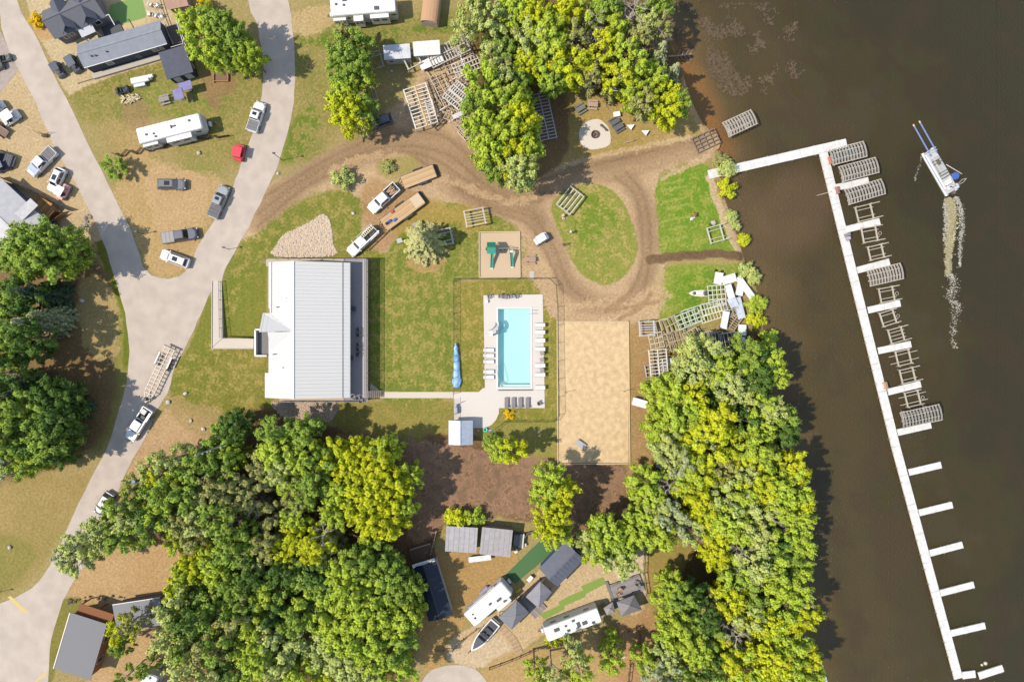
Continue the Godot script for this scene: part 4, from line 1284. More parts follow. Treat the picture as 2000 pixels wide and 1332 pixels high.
# ---------------------------------------------------------------- the pool
func pool() -> void:
	var con := mat("f3e9e0", 0.85, "fine")
	var a := P(972, 602)
	var b := P(1037, 757)
	var top := 0.05
	# deck round the basin, in four slabs and the lower patio
	var dm := MB.new()
	dm.prism(flat([[944, 577], [1060, 575], [1060.5, 601], [944.5, 601]]), -0.25, top)
	dm.prism(flat([[944.5, 601], [972, 601], [972, 758], [947, 758], [947, 753]]), -0.25, top)
	dm.prism(flat([[1037, 601], [1060.5, 601], [1063.5, 758], [1037, 758]]), -0.25, top)
	dm.prism(flat([[943, 758], [1063.5, 758], [1064, 797], [975, 797], [974, 808], [969, 820], [960, 830], [948, 836], [886, 836], [886, 765.5], [935, 765.5]]), -0.25, top)
	struct("pool_deck", dm, con)
	var o := thing("swimming_pool", "long rectangular turquoise swimming pool in a pale concrete deck", "swimming pool", Vector3((a.x + b.x) / 2, 0, (a.z + b.z) / 2))
	var w := b.x - a.x
	var l := b.z - a.z
	var liner := mat("c4e8e4", 0.7, "")
	var cop := mat("e6e3de", 0.7, "")
	put("floor", MB.new().box(Vector3(0, -1.3, 0), Vector3(w, 0.1, l)), liner, o)
	for q in [[-w / 2 + 0.06, 0.0, 0.12, l], [w / 2 - 0.06, 0.0, 0.12, l], [0.0, -l / 2 + 0.06, w - 0.24, 0.12], [0.0, l / 2 - 0.06, w - 0.24, 0.12]]:
		put("side", MB.new().box(Vector3(q[0], -0.6, q[1]), Vector3(q[2], 1.31, q[3])), liner, o)
	for q in [[-w / 2 - 0.08, 0.0, 0.3, l + 0.46], [w / 2 + 0.08, 0.0, 0.3, l + 0.46], [0.0, -l / 2 - 0.08, w - 0.14, 0.3], [0.0, l / 2 + 0.08, w - 0.14, 0.3]]:
		put("coping", MB.new().cbox(Vector3(q[0], top + 0.03, q[1]), Vector3(q[2], 0.1, q[3]), 0.025), cop, o)
	# steps in the lower left corner and the tiled bench along the lower end
	for i in 4:
		put("step", MB.new().prism(PackedVector2Array([Vector2(-w / 2 + 0.12, l / 2 - 0.12), Vector2(-w / 2 + 0.12, l / 2 - 1.9 + i * 0.36), Vector2(-w / 2 + 1.9 - i * 0.36, l / 2 - 0.12)]), -1.24 + i * 0.24, -1.0 + i * 0.24), mat("e2f0ea", 0.7, ""), o)
	put("bench", MB.new().box(Vector3(0.4, -0.75, l / 2 - 0.32), Vector3(w - 1.1, 1.0, 0.4)), mat("dfe8e6", 0.7, ""), o)
	put("cover_roller", MB.new().tube(Vector3(-w / 2 + 0.1, 0.22, l / 2 + 0.45), Vector3(w / 2 + 0.3, 0.22, l / 2 + 0.42), 0.09, 0.09, 8), mat("55739a", 0.6, ""), o)
	var wm := StandardMaterial3D.new()
	wm.albedo_color = Color(0.3, 0.85, 0.86, 0.1)
	wm.transparency = BaseMaterial3D.TRANSPARENCY_ALPHA
	wm.roughness = 0.03
	wm.cull_mode = BaseMaterial3D.CULL_DISABLED
	put("pool_water", MB.new().quad2(Vector3(-w / 2 + 0.12, -0.1, -l / 2 + 0.12), Vector3(w / 2 - 0.12, -0.1, l / 2 - 0.12)), wm, o)
	# ladders: handrails
	var steel := mat("d8d8da", 0.25, "", 0.8)
	var ld := thing("pool_ladder", "chrome ladder rails over the right edge of the pool near the top", "ladder", P(1037, 610, 0.0) + Vector3(0, top, 0))
	for z in [-0.28, 0.28]:
		put("rail", MB.new().path([Vector3(0.95, 0, z), Vector3(0.8, 0.75, z), Vector3(0.2, 0.85, z), Vector3(-0.25, 0.5, z), Vector3(-0.25, -0.9, z)], 0.025, 0.025, 6), steel, ld)
	var hr := thing("pool_handrail", "chrome handrail over the pool steps in the lower left corner", "handrail", P(976, 750, 0.0) + Vector3(0, top, 0), 0.2)
	put("rail", MB.new().path([Vector3(0, -0.5, -3.2), Vector3(0, 0.7, -3.2), Vector3(0, 0.75, -0.3), Vector3(0, 0.0, 0.5)], 0.03, 0.03, 6), steel, hr)
	# the slide with its curled chute
	var s := thing("pool_slide", "white pool slide curling over the left edge of the pool", "slide", G(958, 638))
	var ivory := mat("f6f3ee", 0.35, "")
	var chute := MB.new()
	var pts := []
	for i in 9:
		var t := i / 8.0
		pts.append(Vector3(0.2 + sin(t * 2.6) * 0.55 + t * 0.6, 1.9 - t * 1.55, 0.9 - t * 1.7))
	for i in 8:
		var d: Vector3 = (pts[i + 1] - pts[i]).normalized()
		var side := d.cross(Vector3.UP).normalized() * 0.3
		chute.slab(pts[i] - side, pts[i] + side, pts[i + 1] + side, pts[i + 1] - side, 0.05)
		for e in [-1, 1]:
			chute.bar(pts[i] + side * e + Vector3(0, 0.1, 0), pts[i + 1] + side * e + Vector3(0, 0.1, 0), 0.05, 0.22)
	put("chute", chute, ivory, s)
	put("platform", MB.new().cbox(Vector3(0.1, 1.86, 1.15), Vector3(0.8, 0.1, 0.6), 0.03), ivory, s)
	for x in [-0.25, 0.45]:
		put("leg", MB.new().tube(Vector3(x, 0, 1.6), Vector3(x, 2.5, 1.3), 0.035, 0.035), steel, s)
		put("leg", MB.new().tube(Vector3(x, 0, 0.6), Vector3(x, 1.8, 0.9), 0.035, 0.035), steel, s)
	for i in 6:
		put("tread", MB.new().box(Vector3(0.1, 0.25 + i * 0.27, 1.58 - i * 0.035), Vector3(0.66, 0.04, 0.14)), ivory, s)
	# loungers: white ones along the right side, framed ones on the left, grey ones at the lower end
	var k := 0
	for y in [635, 649, 665, 682, 714, 732, 757]:
		k += 1
		lounger("%s white lounger from the north along the right side of the pool" % ordinal(k), P(1056, y, 0.4) + Vector3(0, top - 0.4, 0), PI, "fbf6f2", "6a6870", "white loungers right of the pool", 0.8)
	k = 0
	for y in [684, 694.5, 706.5, 726, 737]:
		k += 1
		lounger("%s dark-framed white lounger from the north on the left of the pool" % ordinal(k), P(954, y, 0.4) + Vector3(0, top - 0.4, 0), 0, "f4eee9", "55516a", "framed loungers left of the pool", 0.4)
	k = 0
	for x in [989.5, 1003, 1016.5, 1030.5]:
		k += 1
		lounger("%s grey lounger from the left at the lower end of the pool" % ordinal(k), P(x, 787, 0.4) + Vector3(0, top - 0.4, 0), PI / 2, "8a8386", "5d585c", "grey loungers at the lower end", 0.35)
	k = 0
	for q in [[977, 579], [986, 580.5], [997, 579.5], [1010, 579]]:
		k += 1
		armchair("%s grey armchair from the left along the upper edge of the pool deck" % ordinal(k), P(q[0], q[1], 0.4) + Vector3(0, top - 0.4, 0), -PI / 2 + rng.randf_range(-0.4, 0.4), "8f888c", "armchairs above the pool")
	armchair("grey armchair at the upper left corner of the pool deck", P(956, 580, 0.4) + Vector3(0, top - 0.4, 0), -1.2, "8f888c")
	armchair("grey armchair tipped at the lower right corner of the pool deck", P(1054, 787, 0.4) + Vector3(0, top - 0.4, 0), 0.6, "7f797c")
	k = 0
	for y in [690, 703, 723]:
		k += 1
		armchair("%s grey armchair between the white loungers right of the pool" % ordinal(k), P(1058, y, 0.4) + Vector3(0, top - 0.4, 0), PI + rng.randf_range(-0.3, 0.3), "a19a9e", "armchairs between the white loungers")
	var sp := thing("side_table", "small white side table at the upper left corner of the pool deck", "table", P(950, 589) + Vector3(0, top, 0))
	put("table_top", MB.new().tube(Vector3(0, 0.45, 0), Vector3(0, 0.5, 0), 0.3, 0.3, 14), mat("fbf8f4", 0.5, ""), sp)
	for i in 3:
		put("leg", MB.new().bar(Vector3(cos(i * 2.1) * 0.25, 0, sin(i * 2.1) * 0.25), Vector3(0, 0.45, 0), 0.04, 0.04), mat("77747a", 0.5, ""), sp)
	# chain-link fence
	chain_fence("black chain-link fence round the pool lawn", [[887, 769], [886, 550], [889, 546], [1073, 545], [1086, 557], [1089, 600], [1092, 810], [1082, 822], [986, 823], [966, 838]], 1.6)
	chain_fence("short chain-link fence run from the patio to the equipment shed", [[886, 836], [887, 779]], 1.6)
	# the rolled blue cover lying along the fence
	var rc := thing("pool_cover", "blue pool cover rolled up in a long bundle on the left lawn fence", "pool cover", G(893, 714))
	var g := RandomNumberGenerator.new()
	g.seed = 5
	var rings := []
	for i in 19:
		var t := i / 18.0
		var z := lerpf(-3.9, 3.8, t)
		var w2 := lerpf(0.3, 0.75, clampf(t * 1.2, 0, 1)) * g.randf_range(0.85, 1.1) * (0.7 if i in [0, 18] else 1.0)
		var ring := PackedVector3Array()
		for j in 10:
			var f := TAU * j / 10.0
			var q := g.randf_range(0.85, 1.15)
			ring.append(Vector3(cos(f) * w2 * q - 0.25 + t * 0.45 - t * t * 0.3, 0.32 + sin(f) * 0.32 * q, z))
		rings.append(ring)
	put("bundle", MB.new().loft(rings), mat("8fc3ee", 0.45, "soft"), rc)
	for i in [5, 11]:
		var t: float = i / 18.0
		put("strap", MB.new().bar(Vector3(-0.9 + t * 0.3, 0.68, lerpf(-3.9, 3.8, t)), Vector3(0.6, 0.68, lerpf(-3.9, 3.8, t) + 0.1), 0.07, 0.03), mat("3f6db0", 0.6, ""), rc)
	# equipment shed
	var c := G(899.5, 845.5, 2.5)
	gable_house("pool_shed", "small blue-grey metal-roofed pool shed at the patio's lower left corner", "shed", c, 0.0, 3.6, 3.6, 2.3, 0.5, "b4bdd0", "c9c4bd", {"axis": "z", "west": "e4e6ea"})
	var pg := thing("propane_tank", "grey propane tank upright beside the gate to the pool patio", "tank", G(891, 800) + Vector3(0, top, 0))
	put("body", MB.new().tube(Vector3(0, 0.15, -0.55), Vector3(0, 0.15, 0.55), 0.01, 0.01).cbox(Vector3(0, 0.5, 0.1), Vector3(0.62, 0.9, 1.25), 0.14), mat("c3c9ca", 0.5, ""), pg)
	put("valve", MB.new().cbox(Vector3(0, 0.55, -0.75), Vector3(0.3, 0.5, 0.4), 0.05), mat("c3c9ca", 0.5, ""), pg)
	var gp := thing("signboard", "white signboard standing askew by the pool gate", "sign", G(895, 787) + Vector3(0, top, 0), 0.35)
	put("panel", MB.new().box(Vector3(0, 0.75, 0), Vector3(1.1, 0.75, 0.05)), mat("f0ebe6", 0.6, ""), gp)
	for x in [-0.45, 0.45]:
		put("leg", MB.new().box(Vector3(x, 0.4, 0.04), Vector3(0.06, 0.8, 0.05)), mat("8a837c", 0.6, ""), gp)
	for q in [["round turquoise float ring leaning beside the pool shed", "float_ring", 948, 839, "59d8b8"], ["red float cushion on the ground beside the pool shed", "float_cushion", 933.5, 841, "e0746e"], ["flat blue float board beside the turquoise ring", "float_board", 957, 840.5, "7fa8d0"]]:
		var t := thing(q[1], q[0], "pool float", G(q[2], q[3]))
		if q[1] == "float_ring":
			var rr := MB.new()
			var prev := Vector3(0.3, 0.3, 0)
			for i in range(1, 13):
				var nx := Vector3(cos(TAU * i / 12) * 0.3, 0.3, sin(TAU * i / 12) * 0.3)
				rr.tube(prev, nx, 0.13, 0.13, 7)
				prev = nx
			put("ring", rr, mat(q[4], 0.4, ""), t)
		else:
			put("cushion", MB.new().cbox(Vector3(0, 0.1, 0), Vector3(0.55, 0.16, 0.4) if q[1] == "float_cushion" else Vector3(0.95, 0.12, 0.3), 0.06), mat(q[4], 0.5, ""), t)
			put("strap", MB.new().box(Vector3(0.05, 0.19, 0), Vector3(0.05, 0.03, 0.32)), mat("e8e8e8", 0.6, ""), t)

func chain_fence(label: String, pts: Array, h: float) -> void:
	var o := thing("chain_fence", label, "fence")
	var m := mat("3f443f", 0.5, "", 0.3)
	var net := StandardMaterial3D.new()
	net.albedo_color = Color(0.12, 0.14, 0.12, 0.08)
	net.transparency = BaseMaterial3D.TRANSPARENCY_ALPHA
	net.roughness = 0.8
	net.cull_mode = BaseMaterial3D.CULL_DISABLED
	for i in pts.size() - 1:
		var a := G(pts[i][0], pts[i][1])
		var b := G(pts[i + 1][0], pts[i + 1][1])
		var n := maxi(1, roundi(a.distance_to(b) / 3.0))
		put("top_rail", MB.new().tube(a + Vector3(0, h, 0), b + Vector3(0, h, 0), 0.03, 0.03, 5), m, o)
		put("wire", MB.new().tube(a + Vector3(0, 0.08, 0), b + Vector3(0, 0.08, 0), 0.012, 0.012, 4), m, o)
		put("netting", MB.new().bar(a + Vector3(0, h / 2, 0), b + Vector3(0, h / 2, 0), 0.006, h - 0.1), net, o)
		for k in n:
			put("post", MB.new().tube(a.lerp(b, float(k) / n), a.lerp(b, float(k) / n) + Vector3(0, h + 0.06, 0), 0.04, 0.04, 6), m, o)

# a gabled or lean-to house. axis: which way its ridge runs; x along the yaw
func gable_house(called: String, label: String, cat: String, at: Vector3, yaw: float, lx: float, lz: float, wall: float, rise: float, roof_hex: String, wall_hex: String, opt := {}) -> Node3D:
	var o := thing(called, label, cat, at, yaw, opt.get("group", ""))
	var wm := mat(wall_hex, 0.8, "fine")
	var rm := mat(roof_hex, opt.get("rough", 0.8), opt.get("grain", "soft"))
	var hx := lx / 2
	var hz := lz / 2
	var e: float = opt.get("eave", 0.3)
	var ax: String = opt.get("axis", "x")
	for q in [[0.0, -hz + 0.06, lx, 0.12], [0.0, hz - 0.06, lx, 0.12], [-hx + 0.06, 0.0, 0.12, lz - 0.24], [hx - 0.06, 0.0, 0.12, lz - 0.24]]:
		put("wall", MB.new().box(Vector3(q[0], wall / 2, q[1]), Vector3(q[2], wall, q[3])), wm, o)
	var t := 0.12
	if ax == "x":
		var k := rise / hz * e
		put("roof", MB.new().slab(Vector3(-hx - e, wall + rise, 0), Vector3(hx + e, wall + rise, 0), Vector3(hx + e, wall - k, hz + e), Vector3(-hx - e, wall - k, hz + e), t), rm, o)
		put("roof", MB.new().slab(Vector3(hx + e, wall + rise, 0), Vector3(-hx - e, wall + rise, 0), Vector3(-hx - e, wall - k, -hz - e), Vector3(hx + e, wall - k, -hz - e), t), mat(opt.get("dark", roof_hex), 0.8, "soft"), o)
		put("ridge", MB.new().bar(Vector3(-hx - e, wall + rise + 0.02, 0), Vector3(hx + e, wall + rise + 0.02, 0), 0.22, 0.05), rm, o)
		for x in [-hx + 0.06, hx - 0.06]:
			var g := MB.new()
			g.tri(Vector3(x, wall, -hz), Vector3(x, wall, hz), Vector3(x, wall + rise - 0.1, 0))
			put("gable", g, wm, o)
	elif ax == "z":
		var k := rise / hx * e
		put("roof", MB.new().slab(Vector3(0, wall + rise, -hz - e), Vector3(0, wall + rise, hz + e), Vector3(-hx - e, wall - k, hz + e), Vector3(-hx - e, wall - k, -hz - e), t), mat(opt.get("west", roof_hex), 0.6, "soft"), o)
		put("roof", MB.new().slab(Vector3(0, wall + rise, hz + e), Vector3(0, wall + rise, -hz - e), Vector3(hx + e, wall - k, -hz - e), Vector3(hx + e, wall - k, hz + e), t), rm, o)
		put("ridge", MB.new().bar(Vector3(0, wall + rise + 0.02, -hz - e), Vector3(0, wall + rise + 0.02, hz + e), 0.22, 0.05), rm, o)
		for z in [-hz + 0.06, hz - 0.06]:
			var g := MB.new()
			g.tri(Vector3(-hx, wall, z), Vector3(hx, wall, z), Vector3(0, wall + rise - 0.1, z))
			put("gable", g, wm, o)
	else:
		# a single slope, high on the side named by the sign of rise (towards -z when positive)
		var y0 := wall + maxf(rise, 0.0)
		var y1 := wall + maxf(-rise, 0.0)
		put("roof", MB.new().slab(Vector3(-hx - e, y0 + 0.14, -hz - e), Vector3(hx + e, y0 + 0.14, -hz - e), Vector3(hx + e, y1 + 0.14, hz + e), Vector3(-hx - e, y1 + 0.14, hz + e), t), rm, o)
		for x in [-hx + 0.06, hx - 0.06]:
			var g := MB.new()
			g.quad(Vector3(x, wall, -hz), Vector3(x, wall, hz), Vector3(x, y1, hz), Vector3(x, y0, -hz))
			put("gable", g, wm, o)
	var tm := mat(opt.get("trim", "d8d5d0"), 0.6, "")
	for w in opt.get("windows", []):      # [side, along, up, wide, tall]
		var p: Vector3
		var s: Vector3
		if w[0] in ["n", "s"]:
			p = Vector3(w[1], w[2], -hz - 0.02 if w[0] == "n" else hz + 0.02)
			s = Vector3(w[3], w[4], 0.06)
		else:
			p = Vector3(-hx - 0.02 if w[0] == "w" else hx + 0.02, w[2], w[1])
			s = Vector3(0.06, w[4], w[3])
		var f := put("window", MB.new().box(p, s + (Vector3(0.22, 0.22, 0.0) if w[0] in ["n", "s"] else Vector3(0.0, 0.22, 0.22))), tm, o)
		put("pane", MB.new().box(p, s + (Vector3(0, 0, 0.02) if w[0] in ["n", "s"] else Vector3(0.02, 0, 0))), glass(), f)
	for w in opt.get("doors", []):
		var p := Vector3(w[1], 1.0, -hz - 0.03 if w[0] == "n" else hz + 0.03) if w[0] in ["n", "s"] else Vector3(-hx - 0.03 if w[0] == "w" else hx + 0.03, 1.0, w[1])
		var dd := put("door", MB.new().box(p, Vector3(w[2], 2.0, 0.07) if w[0] in ["n", "s"] else Vector3(0.07, 2.0, w[2])), mat(w[3], 0.6, ""), o)
		put("handle", MB.new().box(p + (Vector3(w[2] * 0.4, 0, 0.05) if w[0] in ["n", "s"] else Vector3(0.05, 0, w[2] * 0.4)), Vector3(0.08, 0.1, 0.08)), mat("999999", 0.4, "", 0.6), dd)
	return o

# ---------------------------------------------------------------- play area
func play_area() -> void:
	var pm := mat("e6caa8", 0.95, "fine")
	struct("play_ground", MB.new().prism(flat(pairs("937,455 1014,454 1015,540 938,541")), 0.02, 0.02), pm)
	var o := thing("play_border", "low timber border round the square sand play area", "border")
	for q in [[935.5, 453.5, 1014.5, 453], [1015, 452, 1016, 541.5], [1016, 541.5, 936, 542], [936, 542, 936, 452.5]]:
		put("timber", MB.new().bar(G(q[0], q[1]) + Vector3(0, 0.1, 0), G(q[2], q[3]) + Vector3(0, 0.1, 0), 0.16, 0.24), mat("ecd3b0", 0.85, "fine"), o)
	var teal := mat("3f9d84", 0.4, "")
	var teal2 := mat("2f8068", 0.4, "")
	var post := mat("2e5b50", 0.5, "")
	var c := G(959.5, 484, 2.6)
	var t := thing("play_tower", "green play tower with pyramid roof and slide on the sand", "play structure", c)
	var hx := 0.75
	var hz := 1.0
	var y0 := 2.5
	put("roof", MB.new().slab(Vector3(-hx, y0, -hz), Vector3(hx, y0, -hz), Vector3(hx, y0 + 0.7, 0), Vector3(-hx, y0 + 0.7, 0), 0.05), teal2, t)
	put("roof", MB.new().slab(Vector3(-hx, y0 + 0.7, 0.0), Vector3(hx, y0 + 0.7, 0.0), Vector3(hx, y0, hz), Vector3(-hx, y0, hz), 0.05), teal, t)
	for x in [-0.65, 0.65]:
		for z in [-0.65, 0.65]:
			put("post", MB.new().tube(Vector3(x, 0, z), Vector3(x, y0 + 0.2, z), 0.06, 0.06), post, t)
	put("platform", MB.new().cbox(Vector3(0, 1.2, 0), Vector3(1.35, 0.08, 1.35), 0.02), mat("6d6a60", 0.7, ""), t)
	slide_part(t, Vector3(0.15, 1.25, 0.7), Vector3(0.0, 0.15, 3.2), teal)
	put("climber", MB.new().bar(Vector3(-0.75, 0.0, 0.3), Vector3(-0.75, 1.3, 0.3), 0.7, 0.1), post, t)
	put("bubble", MB.new().ball(Vector3(-0.85, 1.7, 0.1), Vector3(0.2, 0.3, 0.3)), post, t)
	put("beam", MB.new().tube(Vector3(0.65, 2.2, 0.1), Vector3(3.1, 2.2, 0.0), 0.045, 0.045), mat("8ab5a6", 0.5, ""), t)
	put("beam_leg", MB.new().tube(Vector3(3.1, 2.25, 0.0), Vector3(3.2, 0, -0.7), 0.04, 0.04), post, t)
	put("beam_leg", MB.new().tube(Vector3(3.1, 2.25, 0.0), Vector3(3.2, 0, 0.7), 0.04, 0.04), post, t)
	for x in [1.6, 2.3]:
		for z in [-0.18, 0.18]:
			put("chain", MB.new().tube(Vector3(x + z, 2.2, 0.05), Vector3(x + z, 0.5, 0.05), 0.01, 0.01, 3), post, t)
		put("swing_seat", MB.new().box(Vector3(x, 0.48, 0.05), Vector3(0.44, 0.04, 0.18)), post, t)
	var s := thing("free_slide", "separate green slide on the right of the sand play area", "slide", G(999, 500))
	slide_part(s, Vector3(0, 1.35, -0.4), Vector3(0.15, 0.15, 1.9), teal)
	put("platform", MB.new().cbox(Vector3(0, 1.36, -0.65), Vector3(0.6, 0.08, 0.4), 0.02), mat("e8ddd0", 0.6, ""), s)
	for x in [-0.25, 0.25]:
		put("leg", MB.new().tube(Vector3(x, 0, -1.2), Vector3(x, 2.0, -0.7), 0.035, 0.035), mat("e0d6ca", 0.5, ""), s)
	for i in 5:
		put("tread", MB.new().box(Vector3(0, 0.25 + i * 0.25, -1.12 + i * 0.075), Vector3(0.5, 0.04, 0.12)), mat("e0d6ca", 0.5, ""), s)
	picnic("brown picnic table on the sandy ground right of the play area", G(1036, 507), 0.0, "c9a68e")
	var pl := thing("paving_slab", "pale grey paving slab by the pool fence gate", "slab", G(1039, 537))
	put("slab", MB.new().cbox(Vector3(0, 0.03, 0), Vector3(0.8, 0.08, 1.3), 0.02), mat("d8cfc8", 0.9, "fine"), pl)

func slide_part(t: Node3D, a: Vector3, b: Vector3, m: Material) -> void:
	var d := b - a
	var side := Vector3(0.24, 0, 0)
	var mid := a + d * 0.8 + Vector3(0, -d.y * -0.06 - 0.1, 0)
	var sl := MB.new()
	var pts := [a, mid, b]
	for i in 2:
		sl.slab(pts[i] - side, pts[i] + side, pts[i + 1] + side, pts[i + 1] - side, 0.05)
		for e in [-1, 1]:
			sl.bar(pts[i] + side * e + Vector3(0, 0.09, 0), pts[i + 1] + side * e + Vector3(0, 0.09, 0), 0.05, 0.2)
	put("chute", sl, m, t)
	put("chute_end", MB.new().cbox(b + Vector3(0, 0.0, 0.1), Vector3(0.5, 0.12, 0.24), 0.05), mat("dff2e6", 0.4, ""), t)

func picnic(label: String, at: Vector3, yaw: float, hex: String, group := "") -> void:
	var t := thing("picnic_table", label, "picnic table", at, yaw, group)
	var m := mat(hex, 0.85, "fine")
	for i in 5:
		put("plank", MB.new().box(Vector3(0, 0.74, -0.32 + i * 0.16), Vector3(1.8, 0.045, 0.145)), m, t)
	for z in [-0.72, 0.72]:
		put("bench", MB.new().box(Vector3(0, 0.45, z), Vector3(1.8, 0.045, 0.26)), m, t)
	for x in [-0.65, 0.65]:
		put("leg", MB.new().bar(Vector3(x, 0, -0.6), Vector3(x, 0.72, -0.25), 0.09, 0.05), m, t)
		put("leg", MB.new().bar(Vector3(x, 0, 0.6), Vector3(x, 0.72, 0.25), 0.09, 0.05), m, t)
		put("brace", MB.new().bar(Vector3(x + 0.05, 0.42, -0.8), Vector3(x + 0.05, 0.42, 0.8), 0.05, 0.09), m, t)

# ---------------------------------------------------------------- volleyball court
func sand_court() -> void:
	var sand := StandardMaterial3D.new()
	sand.albedo_color = D("ffdcaa", 1.05)
	sand.albedo_texture = noise_tex("sand", 0.03, 0.84, 1.0, 512, 6)
	sand.uv1_triplanar = true
	sand.uv1_world_triplanar = true
	sand.uv1_scale = Vector3.ONE * 0.05
	sand.detail_enabled = true
	sand.detail_blend_mode = BaseMaterial3D.BLEND_MODE_MUL
	sand.detail_uv_layer = BaseMaterial3D.DETAIL_UV_2
	sand.detail_albedo = noise_tex("turf", 0.11, 0.8, 1.0, 512)
	sand.uv2_triplanar = true
	sand.uv2_world_triplanar = true
	sand.uv2_scale = Vector3.ONE * 0.09
	sand.roughness = 1.0
	sand.cull_mode = BaseMaterial3D.CULL_DISABLED
	# hummocky, foot-marked sand
	var n := FastNoiseLite.new()
	n.seed = 9
	n.frequency = 0.55
	n.fractal_octaves = 3
	var st := SurfaceTool.new()
	st.begin(Mesh.PRIMITIVE_TRIANGLES)
	var nx := 70
	var nz := 136
	for k in nz + 1:
		for i in nx + 1:
			var p := P(lerpf(1089, 1228, float(i) / nx), lerpf(629, 904, float(k) / nz))
			st.add_vertex(Vector3(p.x, 0.06 + n.get_noise_2d(p.x, p.z) * 0.07, p.z))
	for k in nz:
		for i in nx:
			var q := k * (nx + 1) + i
			for v in [q, q + 1, q + nx + 2, q, q + nx + 2, q + nx + 1]:
				st.add_index(v)
	st.generate_normals()
	struct("sand_ground", st.commit(), sand)
	var o := thing("court_border", "pale timber border round the long sand court", "border")
	for q in [[1087, 628, 1228, 628], [1227.5, 627, 1230.5, 906], [1231, 905.5, 1088, 906.5], [1089.5, 906, 1088, 628]]:
		put("timber", MB.new().bar(G(q[0], q[1]) + Vector3(0, 0.1, 0), G(q[2], q[3]) + Vector3(0, 0.1, 0), 0.16, 0.26), mat("f0d4a8", 0.85, "fine"), o)
	var tm := thing("loose_timber", "loose pale timber lying at an angle off the sand court's top edge", "timber", G(1200, 622), 0.45)
	put("beam", MB.new().box(Vector3(0, 0.12, 0), Vector3(2.4, 0.14, 0.14)), mat("eed6ae", 0.85, "fine"), tm)
	put("bolt", MB.new().box(Vector3(0.9, 0.2, 0), Vector3(0.05, 0.03, 0.05)), mat("777777", 0.5, ""), tm)
	for q in [["left", 1104, 766], ["right", 1218, 764]]:
		var p := thing("net_post", "thin dark net post at the %s side of the sand court" % q[0], "post", G(q[1], q[2]), 0.0, "net posts")
		put("pole", MB.new().tube(Vector3(0, 0, 0), Vector3(0, 2.45, 0), 0.045, 0.045, 8), mat("5a5148", 0.6, ""), p)
		put("cap", MB.new().ball(Vector3(0, 2.46, 0), Vector3(0.06, 0.05, 0.06), 6, 4), mat("5a5148", 0.6, ""), p)
	var b := thing("grey_board", "grey folded board lying on the lower part of the sand court", "board", G(1134, 868), -0.6)
	put("panel", MB.new().slab(Vector3(-0.9, 0.5, -0.5), Vector3(0.9, 0.5, -0.5), Vector3(0.9, 0.14, 0.5), Vector3(-0.9, 0.14, 0.5), 0.06), mat("a9a8ae", 0.6, ""), b)
	put("edge", MB.new().bar(Vector3(-0.9, 0.5, -0.53), Vector3(0.9, 0.5, -0.53), 0.05, 0.1), mat("8d8c93", 0.6, ""), b)
	for x in [-0.8, 0.8]:
		put("leg", MB.new().box(Vector3(x, 0.25, -0.45), Vector3(0.06, 0.5, 0.06)), mat("6a6a70", 0.6, ""), b)
	var bx := thing("utility_box", "white utility cabinet on the dirt strip right of the sand court", "cabinet", G(1248, 786), -0.28)
	put("body", MB.new().cbox(Vector3(0, 0.55, 0), Vector3(2.4, 1.1, 1.25), 0.05), mat("f6f4f2", 0.5, ""), bx)
	put("lid", MB.new().cbox(Vector3(0, 1.14, 0), Vector3(2.5, 0.08, 1.35), 0.03), mat("fbfaf8", 0.5, ""), bx)
	put("door", MB.new().box(Vector3(0, 0.55, 0.64), Vector3(1.0, 0.9, 0.03)), mat("e5e3e0", 0.5, ""), bx)

# ---------------------------------------------------------------- docks and boat lifts
const WL := -0.35

func dock_piece(o: Node3D, a: Vector3, b: Vector3, w: float, n: int, y: float, m: Material, side: Material) -> void:
	for i in n:
		var p := a.lerp(b, float(i) / n)
		var q := a.lerp(b, float(i + 1) / n)
		var d := (q - p).normalized()
		p += d * 0.02
		q -= d * 0.02
		var mb := MB.new()
		var ln := (q - p).length()
		var bs := Basis(Vector3.UP, turn(p, q))
		mb.box((p + q) * 0.5 + Vector3(0, y - 0.04, 0), Vector3(ln, 0.08, w), bs)
		put("dock_section", mb, m, o)
		var fr := MB.new()
		for e in [-1, 1]:
			fr.box((p + q) * 0.5 + bs * Vector3(0, y - 0.17, e * (w * 0.5 - 0.03)), Vector3(ln, 0.18, 0.06), bs)
		for k in 3:
			fr.box(p.lerp(q, (k + 0.5) / 3.0) + Vector3(0, y - 0.18, 0), Vector3(0.08, 0.14, w - 0.14), bs)
		put("frame", fr, side, o)

func dock_post(o: Node3D, at: Vector3, m: Material, h := 0.5) -> void:
	put("dock_post", MB.new().tube(Vector3(at.x, -1.4, at.z), Vector3(at.x, h, at.z), 0.045, 0.045, 6), m, o)

